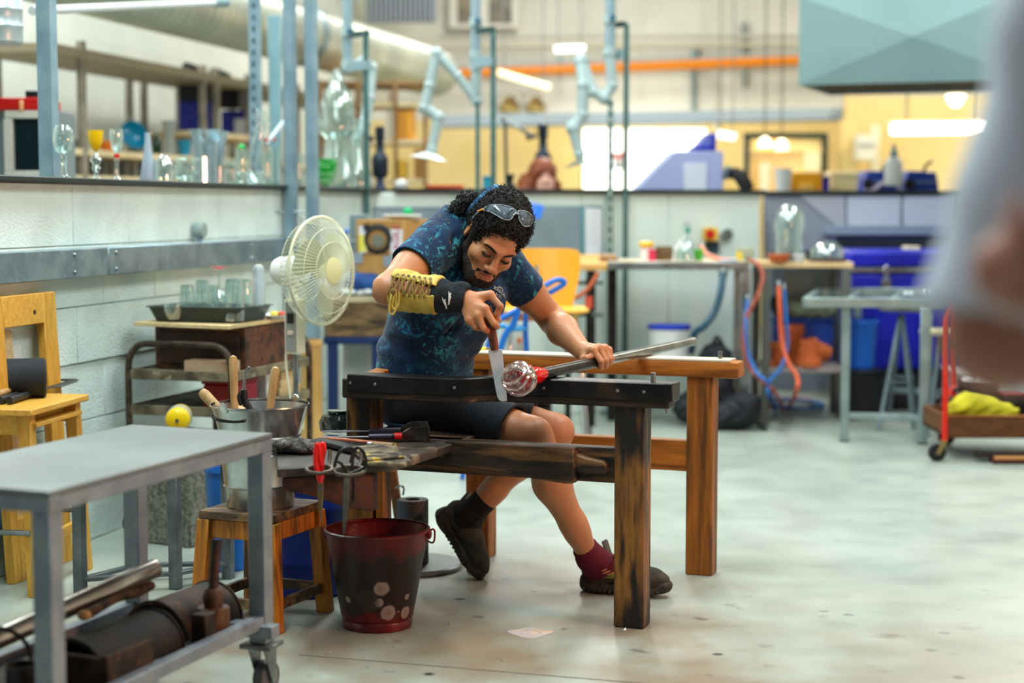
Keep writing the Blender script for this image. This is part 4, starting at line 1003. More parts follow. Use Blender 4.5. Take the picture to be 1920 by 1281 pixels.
def jack(label,a,c,spread,hm,sc=1.,col=None):
 t=thing('glass_jacks',label,'tongs',V(a));a,c=V(a),V(c);d=(c-a).normalized();s_=d.cross(V((0,0,1))).normalized();L=(c-a).length
 for k in(-1,1):
  B().tube([a+s_*k*.012*sc,a+s_*k*.012*sc+d*L*.42],[.0095*sc,.0085*sc],10).build('grip',hm,t)
  B().tube([a+s_*k*.012*sc+d*L*.42,a+s_*k*.012*sc+d*L*.5],[.0105*sc,.0105*sc],10).build('ferrule',col or hm,t)
  B().tube([a+s_*k*.012*sc+d*L*.5,a+s_*k*.014*sc+d*L*.62,a+s_*k*spread+d*L*.72,a+s_*k*spread+d*L*.96],[.006*sc,.008*sc,.013*sc,.013*sc],8,flat=.35,smooth=3).build('blade',dark_steel,t)
 B().tube([a-s_*spread+d*L*.95,a-s_*spread*.8+d*L,a+s_*spread*.8+d*L,a+s_*spread+d*L*.95],.012*sc,8,flat=.3,smooth=4).build('bow',dark_steel,t)
 return t
qa,qc=G(8,751,zst+.014),G(126,716,zst+.014);qc.z=zst+.02
jack('iron jacks with dark and orange handles lying on the yellow stool',qa,qc,.03,mk('black_grip',(34,34,34),.5),1.25,mk('orange_grip',(176,84,26),.5,col2=(130,60,20),sc=40))
qa,qc=G(-10,742,zst+.03),G(60,716,zst+.03)
o=thing('wood_jacks','worn wooden-handled tool half under the iron jacks on the stool','tool',qa);B().tube([qa,qa.lerp(qc,.6),qc],[.011,.010,.008],10).build('handle',handle_wood,o);B().tube([qc,qc+(qc-qa)*.8],[.007,.004],8,flat=.4).build('blade',dark_steel,o)
o=thing('blue_sheet','glossy dark blue plastic sheet draped over a box beside the steel cart','sheet',G(6,1075))
vs=[];fs=[];nu=14
bx=G(6,1090)
B().prism([bx+V((-.32,0,0)),bx+V((-.03,0,0)),bx+V((-.03,.2,0)),bx+V((-.32,.2,0))],(0,0,.43)).build('box',mk('dark_navy_box',(18,24,36),.6),o,bev=.01)
for i in range(nu+1):
 for j in range(7):
  u=i/nu;w=j/6;x=-.34+.335*u;z=.455-.012*math.sin(u*5+w)-(.30*max(0,(u-.80)/.2)**1.3);vs.append(bx+V((x+.02*math.sin(w*4),-.03+.26*w,z+.008*math.sin(w*9+u*7))))
fs=[(i*7+j,i*7+j+1,(i+1)*7+j+1,(i+1)*7+j)for i in range(nu)for j in range(6)]
k=len(vs);vs+=[p-V((0,0,.004))for p in vs];fs+=[tuple(k+i for i in f[::-1])for f in fs]
B().add(vs,fs).build('sheet',mk('blue_sheet',(24,60,104),.2,col2=(60,110,150),sc=6),o,ang=80)
# ----- yellow board frame leaning on the wall
def lean(px,z,k=0.):return wl(wpx(px,.05),z,.10-.05*z/.95+k)
ff=thing('plywood_frame','tall yellow plywood frame with window opening leaning on the white block wall','frame',lean(70,0))
x0_,x1_=wpx(14,.1),wpx(127,.1);zt=.915
def lw(t,z,n):return wl(t,z,.07-.05*z/.95+n)
def board(n,t0,t1,z0,z1,n0,n1,mat,par,**k):return B().add([lw(t,z,nn)for nn in(n0,n1)for t,z in((t0,z0),(t1,z0),(t1,z1),(t0,z1))],[(3,2,1,0),(4,5,6,7),(0,1,5,4),(1,2,6,5),(2,3,7,6),(3,0,4,7)]).build(n,mat,par,bev=.002,**k)
board('stile',x0_,x0_+.05,0,zt,0,.03,yel_z,ff);board('stile',x1_-.085,x1_,0,zt,0,.03,yel_z,ff)
board('head_rail',x0_+.05,x1_-.085,zt-.10,zt,0,.03,yel_x,ff);board('bottom_rail',x0_+.05,x1_-.085,0,.2,0,.03,yel_x,ff)
B().cyl(lw((x0_+x1_)/2+.05,zt-.06,.0305),lw((x0_+x1_)/2+.05,zt-.06,.032),.008,n=12).build('knot_hole',mk('knot',(44,28,14),.8),ff)
o=thing('pale_board','pale plywood strip standing in the yellow frame opening','board',lw(x0_+.08,0,-.02));board('board',x0_+.065,x0_+.17,.0,.80,-.034,-.012,pale_wood,o)
o=thing('white_board','white laminate strip standing beside the pale plywood in the yellow frame','board',lw(x0_+.19,0,-.02));board('board',x0_+.175,x0_+.245,.0,.82,-.04,-.024,white_pl,o)
# ----- concrete block and yellow cylinder
kb=G(266,1018);kr=G(357,1029)
o=thing('concrete_block','rough grey concrete block standing on the floor behind the steel stand','block',(kb.x,kb.y,0))
kd=(kr-kb);kd.z=0;kn=V((-kd.y,kd.x,0)).normalized()
blockm=mk('rough_concrete',(138,136,124),.95,col2=(92,92,84),sc=60,lo=.4,hi=.62,bump=1.,bsc=140)
B().prism([kb,kb+kd*.62-kn*.0,kb+kd,kb+kd*.98+kn*.14,kb+kn*.15],(0,0,.41)).build('block',blockm,o,bev=.006)
yc=P(332,779,5.93);yc.z=.412+.043;ydir=V((-.10,.98,.0)).normalized()
o=thing('gas_cylinder','small yellow cylinder with grey bands lying on the concrete block','cylinder',yc-V((0,0,.043)))
B().lathe([(.012,-.004),(.03,0),(.040,.008),(.043,.02),(.043,.13),(.03,.15),(.01,.155)],yc,24,ydir).build('body',mk('yellow_enamel',(250,206,8),.35),o)
for z in(.035,.075):B().lathe([(.0435,z),(.0445,z+.002),(.0445,z+.022),(.0435,z+.024)],yc,24,ydir).build('band',mk('grey_band',(172,176,170),.5),o)
B().lathe([(.0001,-.012),(.006,-.012),(.007,-.004)],yc,12,ydir).build('valve',steel,o)
# ----- rusty tube trolley
tA,tB=P(241,706,6.26),P(434,726,6.14)
tl0=V((tB.x,tB.y,0));tw=V((tA.x-tB.x,tA.y-tB.y,0));W_=tw.length;tv=tw.normalized();tu=V((tv.y,-tv.x,0));tu=tu if tu.y>0 else-tu
LT=.70
tr=thing('tube_trolley','rusty tubular steel trolley with wooden shelves against the block wall','trolley',tl0)
def tq(u,v,z):return tl0+tu*u+tv*v+V((0,0,z))
pt=mk('rusty_tube',(92,76,62),.5,.6,col2=(52,42,36),sc=20,col3=(140,124,104),sc3=30)
for u in(0,LT):
 B().tube([tq(u,0,.06),tq(u,0,.40),tq(u,.0,.60),tq(u,.012,.66),tq(u,.05,.695),tq(u,.12,.70),tq(u,W_-.12,.70),tq(u,W_-.05,.695),tq(u,W_-.012,.66),tq(u,W_,.60),tq(u,W_,.40),tq(u,W_,.06)],.0125,10,smooth=4).build('end_frame',pt,tr)
 for v in(0,W_):B().cyl(tq(u-.012,v,.03),tq(u+.012,v,.03),.03,n=16).build('wheel',rubber,tr)
old_s=mk('paint_worn_shelf',(128,118,92),.7,col2=(74,64,48),sc=14,col3=(170,160,130),sc3=24)
for z in(.585,.455,.15):
 sh_=quad(B(),(tq(.012,.012,0),tq(LT-.012,.012,0),tq(LT-.012,W_-.012,0),tq(.012,W_-.012,0)),z,z+.012).build('shelf',old_s,tr,bev=.001)
 for p,q in(((.0,.005),(.0,W_-.005)),((LT,.005),(LT,W_-.005)),((.005,0),(LT-.005,0)),((.005,W_),(LT-.005,W_))):B().bar(tq(*p,z),tq(*q,z),.012,.035,(0,0,1)).build('edge',old_s,sh_,bev=.002)
bt=.598
bx=thing('drawer_box','dark stained wooden drawer box standing on the top trolley shelf','box',tq(.2,.17,bt))
def bq(u,v,z):return tq(u,v,z)
b0u,b1u,b0v,b1v=.13,.60,.005,W_-.04
quad(B(),(bq(b0u,b0v,0),bq(b1u,b0v,0),bq(b1u,b1v,0),bq(b0u,b1v,0)),bt,bt+.160).build('carcass',wood('brown_box_side',(112,64,34),(72,38,22),(40,24,16),(2,8,8)),bx,bev=.003)
quad(B(),(bq(b0u-.008,b0v+.02,0),bq(b0u-.001,b0v+.02,0),bq(b0u-.001,b1v-.02,0),bq(b0u-.008,b1v-.02,0)),bt+.02,bt+.14).build('drawer_front',dark_wood,bx,bev=.002)
tb_=thing('top_board','loose pale plywood board laid on the dark drawer box','board',tq(.3,.16,bt+.161))
q1,q2,q3=G(250,604,.774),G(428,611,.774),G(530,596,.774)
quad(B(),(q1,q2,q3+tu*.05,q1+(q3-q2)+tu*.05),.760,.774).build('board',pale_wood,tb_,bev=.001)
ty=thing('glass_tray','dark green plastic tray holding upturned glasses on the plywood board','tray',(G(368,604,.776).x,G(368,604,.776).y,.776))
y0,y1=G(286,602,.776),G(443,606,.776);yd=(y1-y0);yl=V((yd.x,yd.y,0)).normalized();yn=V((-yl.y,yl.x,0));yw=yd.length;ydp=.24
def tray_pt(x,y,z):return V((y0.x,y0.y,.776))+yl*x+yn*y+V((0,0,z))
def ring_rect(o,z,r=.03,n=4):
 out=[]
 for cx,cy,a0 in((yw+o-r,-o+r,-90),(yw+o-r,ydp+o-r,0),(-o+r,ydp+o-r,90),(-o+r,-o+r,180)):
  for k in range(n+1):a=math.radians(a0+90*k/n);out.append(tray_pt(cx+r*math.cos(a),cy+r*math.sin(a),z))
 return out
loops=[ring_rect(-.002,0),ring_rect(.018,.052),ring_rect(.026,.053),ring_rect(.026,.056),ring_rect(.015,.056),ring_rect(-.006,.004)]
vs=sum(loops,[]);n=len(loops[0]);fs=[(i*n+j,i*n+(j+1)%n,(i+1)*n+(j+1)%n,(i+1)*n+j)for i in range(5)for j in range(n)]+[tuple(range(n-1,-1,-1)),tuple(range(5*n,6*n))]
B().add(vs,fs).build('tray',mk('dark_green_plastic',(40,50,48),.45),ty)
def glassware(name,label,prof,c,group=None,mat=None,t=.0022,n=28,wob=None,parts=(),tilt=None,cat='glass'):
 o=thing(name,label,cat,c,group=group)
 B().shell(prof,t,c,n,tilt or(0,0,1),wob=wob).build('bowl',mat or thin_glass,o)
 for nm,pr,m in parts:B().lathe(pr,c,n,tilt or(0,0,1)).build(nm,m or thin_glass,o)
 return o
def upturned(label,px,py,Y,r,h,rt=.8):
 Y+=.27;h*=1.22;r*=1.08;c=V((P(px,py,Y).x,Y,.782));o=thing('drinking_glass',label,'glass',c,group='glasses in the green tray')
 B().shell([(r*rt,h),(r*rt*1.01,h*.97),(r*.9,h*.7),(r,h*.35),(r*.93,0)],.002,c,26).build('bowl',thin_glass,o)
 B().lathe([(.0001,h-.009),(r*rt*.9,h-.009),(r*rt*.95,h-.001),(.0001,h-.001)],c,26).build('thick_base',thin_glass,o);return o
ytr=y0.y
upturned('upturned tumbler at the front centre of the green tray',343,0,6.06,.028,.105)
upturned('taller upturned tumbler beside the front centre tumbler in the tray',372,0,6.10,.028,.118)
upturned('wide upturned glass with faceted base in the tray corner by the board end',432,0,5.99,.036,.125)
upturned('upturned glass behind the wide faceted one in the tray',452,0,6.09,.033,.12)
upturned('short upturned tumbler deep in the tray behind the others',392,0,6.16,.026,.10)
c=V((P(318,0,6.31).x,6.31,.783));glassware('glass_bowl','small cut glass bowl at the window-frame end of the tray',[(.02,0),(.032,.015),(.04,.045),(.043,.06)],c,'glasses in the green tray',wob=lambda a,z:1+.03*math.sin(8*a),cat='glass')
c=V((P(303,0,6.37).x,6.37,.783));glassware('glass_bowl','low glass dish behind the cut glass bowl in the tray',[(.02,0),(.03,.012),(.036,.035)],c,'glasses in the green tray')
c=V((P(404,0,6.29).x,6.29,.782));o=thing('goblet','upturned goblet with pink foot standing tallest in the green tray','glass',c,group='glasses in the green tray')
B().shell([(.012,.11),(.024,.095),(.034,.06),(.033,0)],.002,c,26).build('bowl',thin_glass,o);B().lathe([(.010,.105),(.006,.13),(.005,.16),(.009,.19)],c,16).build('stem',thin_glass,o)
B().lathe([(.008,.188),(.03,.198),(.032,.20),(.0001,.201)],c,26).build('foot',mk('pink_glass',(255,150,150),.05,trans=.7),o)
c=V((P(478,0,6.45).x,6.45,.776));o=thing('glass_tube','tall closed clear glass tube upright at the end of the plywood board','tube',c);B().lathe([(.022,0),(.024,.004),(.024,.18),(.021,.196),(.012,.206),(.0001,.209)],c,22).build('tube',mk('milky_glass',(226,238,244),.08,trans=.75),o)
c=V((P(515,0,6.52).x,6.52,.776));o=thing('trinket_dish','shallow dish of small coloured glass bits on the plywood board by the fan','dish',c);B().shell([(.04,0),(.07,.012),(.072,.014)],.003,c,22).build('dish',white_pl,o)
for k,(cc,dx)in enumerate((((230,200,60),-.015),((190,60,50),.012),((90,160,80),.0))):B().ball(c+V((dx,.01*k,.016)),(.016,.013,.010),10,7).build('glass_bit',mk('bit%d'%k,cc,.3),o)
o=thing('timber_block','pale squared timber block lying on the top trolley shelf','wood',tq(.05,.15,bt));
p0=tq(.055,.02,bt);B().prism([tq(.03,.015,bt),tq(.105,.015,bt),tq(.095,.20,bt),tq(.02,.20,bt)],(0,0,.042)).build('block',mk('pinkish_timber',(216,190,158),.7,col2=(200,166,132),sc=8),o,bev=.003)
o=thing('red_box','dark red plastic box on the middle trolley shelf','box',tq(.1,.07,.467));B().prism([tq(.05,.01,.467),tq(.24,.01,.467),tq(.24,.14,.467),tq(.05,.14,.467)],(0,0,.085)).build('box',mk('deep_red_plastic',(150,12,26),.35),o,bev=.006);B().prism([tq(.045,.005,.552),tq(.245,.005,.552),tq(.245,.145,.552),tq(.045,.145,.552)],(0,0,.012)).build('lid',MATS['deep_red_plastic'],o,bev=.003)
o=thing('red_bag','crumpled red plastic bag hanging below the red box on the trolley','bag',tq(.03,.05,.162));b=SDF(A(tq(.06,.06,.23))-.17,A(tq(.06,.06,.23))+.17,.005,bg=.02)
for k in range(9):b.ell(A(tq(.06+.05*math.sin(k*2.1),.06+.05*math.cos(k*1.7),.22+.012*k)),(.045,.04,.05),k=.02)
v,q=b.mesh();v+=.005*np.sin(v[:,[1]]*150)*np.sin(v[:,[2]]*130);np_mesh('bag',v,q,mk('red_film',(186,16,44),.25),o)
o=thing('white_carton','white carton behind the trolley on its middle shelf','carton',tq(.42,.1,.467));B().prism([tq(.36,.03,.467),tq(.44,.03,.467),tq(.44,.14,.467),tq(.36,.14,.467)],(0,0,.1)).build('carton',white_pl,o,bev=.003)
o=thing('wood_offcuts','stack of pale wood offcuts at the far end of the trolley','wood',tq(.55,.1,.467));
for k in range(3):B().prism([tq(.46+.01*k,.02,.467+.031*k),tq(.66-.02*k,.02,.467+.031*k),tq(.66-.02*k,.12,.467+.031*k),tq(.46,.12,.467+.031*k)],(0,0,.03)).build('plank',pale_wood,o,bev=.002)
o=thing('steel_bowl','dented steel bowl on the bottom trolley shelf','bowl',tq(.15,.1,.162));B().shell([(.04,0),(.08,.03),(.11,.09),(.115,.092)],.003,tq(.15,.12,.162),26).build('bowl',dark_steel,o)
# ----- pedestal fan
fcn=P(603,508,6.02);fax=V((.865,-.50,.02)).normalized()
fan=thing('pedestal_fan','old cream pedestal fan with wire cage, control box and steel pole','fan',(P(553,700,6.10).x,6.10,0))
cream_p=mk('cream_plastic',(226,220,190),.45);cream_g=mk('greenish_cream_plastic',(214,214,158),.4);wire_m=mk('cage_wire',(216,216,188),.4)
fm=frame_z(fax)
def fp(r,a,z):return fcn+fm@V((r*math.cos(a),r*math.sin(a),z))
RF=.19
B().ring(fcn,RF,.0055,fax,48,8).build('cage_rim',wire_m,fan)
gf=B();gb=B()
for k in range(72):
 a=2*math.pi*k/72
 gf.tube([fp(.045,a,.052),fp(.10,a+.10,.050),fp(.16,a+.16,.030),fp(RF,a+.18,.004)],.0012,4)
 gb.tube([fp(.05,a,-.075),fp(.12,a-.08,-.072),fp(.175,a-.12,-.045),fp(RF,a-.14,-.004)],.0012,4)
for r,z in((.10,.0505),(.15,.035)):gf.ring(fcn+fax*z,r,.0014,fax,40,5)
for r,z in((.11,-.073),(.17,-.05)):gb.ring(fcn+fax*z,r,.0016,fax,40,5)
gf.build('front_grille',wire_m,fan,kind='stuff');gb.build('rear_grille',wire_m,fan,kind='stuff')
B().lathe([(.0001,.060),(.03,.058),(.046,.054),(.048,.048),(.0001,.046)],fcn,26,fax).build('badge',cream_g,fan)
hub=B().lathe([(.0001,.034),(.02,.033),(.028,.026),(.03,-.02),(.0001,-.02)],fcn,22,fax).build('hub',cream_g,fan)
blm=mk('blade_plastic',(186,202,166),.3,trans=.2,alpha=.85)
for k in range(3):
 a0=k*2*math.pi/3+.4;vs=[];fs=[];n=9
 for i in range(n):
  r=.026+(.168-.026)*i/(n-1);wdt=.35+.55*math.sin(math.pi*min(1,i/(n-1)*.8+.12))
  for j in range(7):
   f=j/6-.5;vs.append(fp(r*(1-.06*(2*f)**2*(i/(n-1))),a0+f*wdt*1.5+.25*i/(n-1),.010-f*.034))
 fs=[(i*7+j,i*7+j+1,(i+1)*7+j+1,(i+1)*7+j)for i in range(n-1)for j in range(6)];kk=len(vs)
 vs+=[p-fax*.002 for p in vs];fs+=[tuple(kk+i for i in f[::-1])for f in fs]
 B().add(vs,fs).build('blade',blm,fan,ang=70)
mt=B().lathe([(.040,-.075),(.052,-.085),(.054,-.12),(.052,-.175),(.044,-.195),(.02,-.205),(.0001,-.207)],fcn,26,fax).build('motor_housing',mk('white_motor',(232,232,226),.4),fan)
q=fcn-fax*.13;B().cyl(q+V((0,0,.05)),q+V((0,0,.072)),.006,n=10).build('oscillation_knob',cream_p,mt)
b=B();b.box(fcn-fax*.15+VD*.0+V((.03,-.052,-.01)),(.032,.004,.012));b.build('rating_label',mk('label_blue',(70,110,170),.6),mt)
cbx=P(553,612,6.0);cbm=Mx.Rotation(math.radians(-28),3,'Z')
bo=B().box(cbx,(.058,.05,.195),cbm);bo=bo.build('control_box',cream_p,fan,bev=.008,seg=2)
fd=cbm@V((0,-1,0));fx=cbm@V((1,0,0))
B().box(cbx+fd*.0255,(.044,.003,.175),cbm).build('panel',mk('grey_panel',(150,150,144),.5),bo,bev=.001)
B().box(cbx+fd*.028+V((0,0,.030)),(.026,.004,.035),cbm).build('display',mk('dark_display',(30,36,44),.2),bo)
B().box(cbx+fd*.028+V((0,0,-.022)),(.024,.006,.016),cbm).build('switch',mk('pale_switch',(226,200,176),.5),bo,bev=.002)
B().tube([cbx+V((0,0,.09)),fcn-fax*.13-V((0,0,.05))],.016,12).build('neck',cream_p,fan)
pf=V((cbx.x+.002,cbx.y,0))
B().cyl(pf+V((0,0,.3)),cbx-V((0,0,.09)),.0095,n=14).build('pole',steel,fan);B().cyl(pf+V((0,0,.02)),pf+V((0,0,.46)),.014,n=14).build('lower_pole',cream_p,fan)
B().box(pf+V((0,0,.448)),(.042,.04,.07),cbm).build('height_clamp',mk('ivory_clamp',(222,216,158),.45),fan,bev=.004)
B().lathe([(.16,0),(.165,.008),(.15,.02),(.05,.035),(.02,.05)],pf,28).build('base',cream_p,fan)
B().tube([cbx+fx*-.03+V((0,0,-.05)),cbx+fx*-.04+V((0,0,-.13)),cbx+fx*-.015+V((0,-.02,-.3)),cbx+fx*-.03+V((0,0,-.5))],.004,7,smooth=6).build('cable',cream_p,fan)
# ----- scorched stool with galvanised buckets
zk=.335
kL,kN,kR=G(372,957,zk),G(512,968,zk),G(606,938,zk);kF=kL+(kR-kN)
ks=thing('scorched_stool','low square stool of scorched orange pine under the galvanised buckets','stool',(kN.x,kN.y,0))
for i in range(4):
 a,c=i/4+.003,(i+1)/4-.003
 if i==0:a=0
 if i==3:c=1
 l=lambda t,e:(kL.lerp(kF,t)if e else kN.lerp(kR,t))
 quad(B(),(l(a,0),l(c,0),l(c,1),l(a,1)),zk-.024,zk).build('seat_board',old_top,ks,bev=.002)
cen=(kL+kN+kR+kF)/4;cen.z=0
for q in(kL,kN,kR,kF):
 p=V((q.x,q.y,0));i_=(cen-p);t=p+i_*.12;bt_=p-i_*.02;e1=(kN-kL).normalized()*.02;e2=(kR-kN).normalized()*.02
 ds=[(-1,-1),(1,-1),(1,1),(-1,1)]
 B().add([t+e1*a+e2*c+V((0,0,zk-.025))for a,c in ds]+[bt_+e1*a+e2*c for a,c in ds],[(0,1,2,3),(7,6,5,4),(0,4,5,1),(1,5,6,2),(2,6,7,3),(3,7,4,0)]).build('leg',orange_z,ks,bev=.002)
for p,q in((kL,kN),(kN,kR),(kR,kF),(kF,kL)):
 p=V((p.x,p.y,0));q=V((q.x,q.y,0));a=p+(cen-p)*.13;c=q+(cen-q)*.13
 B().bar(a+V((0,0,zk-.052)),c+V((0,0,zk-.052)),.016,.052).build('apron',orange_z,ks,bev=.002)
 a=p+(cen-p)*.02;c=q+(cen-q)*.02;B().bar(a+V((0,0,.075)),c+V((0,0,.075)),.016,.03).build('foot_rail',old_top,ks,bev=.002)
zb=zk+.001;bc_=(kL+kR)/2*.5+(kN+kF)/2*.5;bcn=V((P(488,900,cen.y).x,cen.y-.005,zb))
zinc=mk('bright_zinc',(206,210,210),.24,.9,col2=(170,176,178),sc=8,col3=(224,226,224),sc3=24,bump=.08,bsc=14)
o=thing('zinc_bucket','galvanised bucket standing on the scorched stool, lower of the two','bucket',bcn)
B().shell([(.096,0),(.098,.004),(.103,.058),(.1065,.062),(.1035,.066),(.112,.15),(.115,.156),(.112,.16)],.002,bcn,40).build('body',zinc,o)
b2=bcn+V((.002,0,.115));Y2=b2.y
o2=thing('zinc_bucket','galvanised bucket full of tools nested in the lower bucket','bucket',b2)
B().shell([(.096,0),(.098,.004),(.116,.085),(.1195,.09),(.1165,.095),(.138,.175),(.143,.178),(.1425,.182),(.138,.182)],.002,b2,44).build('body',zinc,o2)
hr_=b2+V((0,0,.168));hv=V((-.62,-.78,0)).normalized();hp=V((hv.y,-hv.x,0))
for k,sgn in enumerate((1,-1)):
 e=hr_+hv*.139*(1 if k==0 else-1);B().lathe([(.004,0),(.016,.001),(.018,.004),(.010,.008),(.003,.009)],e-hv*.001*(1 if k==0 else-1)+V((0,0,.012)),16,hv*(1 if k==0 else-1)).build('ear',zinc,o2)
 pts=[]
e0,e1_=P(459,791,Y2-.135),P(508,769,Y2+.13)
B().tube([e0,P(440,792,Y2-.12),P(413,790,Y2-.09),P(398,783,Y2-.02),P(410,775,Y2+.05),P(440,772,Y2+.10),P(480,772,Y2+.13),e1_],.0028,8,smooth=6).build('handle',dark_steel,o2)
zr_=b2.z+.05
def stick(name,label,p0,p1,r,mat,cat='tool'):
 o=thing(name,label,cat,p0);L=(p1-p0).length;d=(p1-p0)
 B().lathe([(.0001,0),(r*.8,.002),(r*.95,L*.3),(r,L*.7),(r*1.05,L-r*1.2),(r*.8,L-r*.35),(.0001,L)],p0,14,d).build('handle',mat,o);return o
stick('wooden_tool','thick wooden tool handle leaning outwards over the rim of the nested bucket',P(452,812,Y2+.0),P(376,732,Y2+.06),.0155,handle_wood)
stick('wooden_tool','upright wooden tool handle at the back of the nested bucket',P(441,800,Y2+.08),P(437,666,Y2+.10),.0125,handle_wood)
stick('wooden_tool','short worn wooden handle by the bucket ear',P(453,806,Y2-.06),P(453,762,Y2-.07),.0135,handle_wood)
stick('wooden_tool','pale wooden handle leaning at the far side of the bucket',P(503,790,Y2+.08),P(517,687,Y2+.09),.0125,handle_wood)
o=thing('blow_torch','small black pump torch with bent steel nozzle in the nested bucket','tool',P(480,806,Y2))
B().tube([P(484,806,Y2),P(474,780,Y2),P(462,758,Y2),P(456,746,Y2)],[.012,.012,.011,.009],12,smooth=5).build('body',black,o);B().cyl(P(458,748,Y2),P(457,731,Y2),.011,.010,12).build('collar',black,o)
B().tube([P(452,760,Y2-.01),P(448,745,Y2-.012),P(452,735,Y2-.008)],.006,8,smooth=4).build('trigger',black,o);B().tube([P(457,734,Y2),P(459,710,Y2),P(461,698,Y2),P(467,688,Y2)],[.0045,.004,.0038,.0045],10,smooth=4).build('nozzle',steel,o)
# ----- red bucket
rbc=V((P(708,1185,4.83).x,4.83,0))
rb=thing('fire_bucket','battered red steel bucket with charred patches on the floor by the bench','bucket',rbc)
def redmat():
 m=mk('burnt_red_enamel',(104,6,10),.3,col2=(58,6,10),sc=7,bump=.15,bsc=50);nt=m.node_tree;N=nt.nodes;L=nt.links;b=N['Principled BSDF']
 tc=N.new('ShaderNodeTexCoord');src=b.inputs['Base Color'].links[0].from_socket
 def R(x,a,c):
  r=N.new('ShaderNodeMapRange');r.inputs[1].default_value=a;r.inputs[2].default_value=c;L.new(x,r.inputs[0]);return r.outputs[0]
 def mix(f,a,col):
  x=N.new('ShaderNodeMix');x.data_type='RGBA';L.new(f,x.inputs[0]);L.new(a,x.inputs[6]);x.inputs[7].default_value=lin(col)+(1,);return x.outputs[2]
 no=N.new('ShaderNodeTexNoise');no.inputs['Scale'].default_value=14;no.inputs['Detail'].default_value=6;L.new(tc.outputs['Object'],no.inputs['Vector'])
 sx=N.new('ShaderNodeSeparateXYZ');L.new(tc.outputs['Object'],sx.inputs[0])
 def mth(op,a,c):
  q=N.new('ShaderNodeMath');q.operation=op
  for i,y in enumerate((a,c)):
   if isinstance(y,(int,float)):q.inputs[i].default_value=y
   else:L.new(y,q.inputs[i])
  return q.outputs[0]
 wob=mth('MULTIPLY',mth('SUBTRACT',no.outputs[0],.5),.16)
 z=mth('ADD',sx.outputs[2],wob);band=mth('MULTIPLY',R(z,.045,.07),R(z,.235,.20))
 c=mix(mth('MULTIPLY',band,.93),src,(16,12,10))
 for px,py,r in((716,1104,.022),(712,1128,.016),(729,1150,.024),(761,1156,.020),(748,1150,.006),(764,1124,.008),(650,1127,.008),(690,1126,.035)):
  p=P(px,py,4.83-.10)-rbc;rs_=.102+.175*p.z;p=V((p.x,-math.sqrt(max(rs_*rs_-p.x*p.x,.0004)),p.z));r=r*1.12;d=N.new('ShaderNodeVectorMath');d.operation='DISTANCE';L.new(tc.outputs['Object'],d.inputs[0]);d.inputs[1].default_value=p
  dd=mth('ADD',d.outputs['Value'],mth('MULTIPLY',wob,.18));f=R(dd,r,r*.82)
  ctr=(156,140,132)if px!=690 else(52,46,42)
  c=mix(mth('MULTIPLY',f,.8 if px!=690 else .6),c,ctr)
  if px not in(690,748,650):c=mix(mth('MULTIPLY',R(dd,r*.6,r*.3),.55),c,(120,88,76))
 L.new(c,b.inputs['Base Color']);return m
B().shell([(.096,0),(.100,.002),(.101,.022),(.0985,.026),(.1035,.032),(.104,.036),(.148,.274),(.152,.278),(.1525,.283),(.148,.285)],.002,rbc,56).build('body',redmat(),rb)
hq1=rbc+V((.150,-.01,.268));B().ball(hq1,(.008,.012,.016),10,7).build('ear',mk('red_lug',(110,14,16),.4),rb);B().ball(rbc+V((-.150,.01,.268)),(.008,.012,.016),10,7).build('ear',MATS['red_lug'],rb)
B().tube([hq1+V((.002,0,.01)),hq1+V((.012,-.004,.014)),hq1+V((.016,0,.002)),hq1+V((.008,.02,-.03)),rbc+V((.11,.115,.235)),rbc+V((0,.150,.225)),rbc+V((-.11,.115,.235)),rbc+V((-.150,.01,.27))],.0028,8,smooth=6).build('handle',MATS['red_lug'],rb)
# ----- under the bench
dm=thing('blue_drum','dark blue plastic drum standing in the shade under the bench','drum',(P(575,1000,5.28).x,5.28,0))
dc=V((P(575,1000,5.28).x,5.28,0));B().lathe([(.13,0),(.138,.01),(.138,.09),(.142,.10),(.142,.115),(.138,.125),(.138,.26),(.142,.27),(.142,.285),(.138,.295),(.135,.36),(.11,.40),(.0001,.405)],dc,34).build('body',mk('drum_blue',(8,50,150),.4,col2=(4,36,120),sc=4),dm);B().lathe([(.1,.40),(.112,.402),(.112,.42),(.1,.424),(.0001,.424)],dc,30).build('lid',mk('drum_lid',(14,40,100),.4),dm);B().ring(dc+V((0,0,.345)),.1375,.004,n=36).build('hoop',mk('pale_hoop',(150,170,190),.4),dm)
o=thing('blue_crate','bright blue tub on the floor behind the scorched stool','tub',(P(432,1030,5.62).x,5.62,0));q=V((P(432,1030,5.62).x,5.62,0));B().shell([(.075,0),(.08,.004),(.10,.33),(.108,.332),(.108,.345),(.1,.345)],.004,q,28,sx=.8).build('body',mk('bright_blue_plastic',(20,110,200),.4),o)
gt=V((P(774,1000,5.62).x,5.62,0));o=thing('weighted_stand','dark grey hollow cylinder on a round steel base plate behind the bucket','stand',gt)
B().lathe([(.16,0),(.165,.004),(.165,.014),(.16,.018),(.0001,.018)],gt,40).build('base_plate',mk('base_plate_steel',(120,124,126),.4,.7),o,label='flat round steel base plate')
B().shell([(.0515,.018),(.0525,.02),(.0525,.228),(.0515,.23)],.026,gt,36).build('cylinder',mk('graphite',(62,66,70),.6,col2=(50,54,58),sc=20),o)
o=thing('wooden_prop','slim wooden prop leaning behind the grey cylinder','wood',G(742,985));B().bar(P(752,1000,5.72),P(735,880,5.60),.03,.02).build('prop',oak_z,o,bev=.002);B().tube([P(744,915,5.6),P(750,911,5.58),P(757,915,5.58),P(756,928,5.58)],.008,8,flat=.4,smooth=4).build('clip',steel,o)
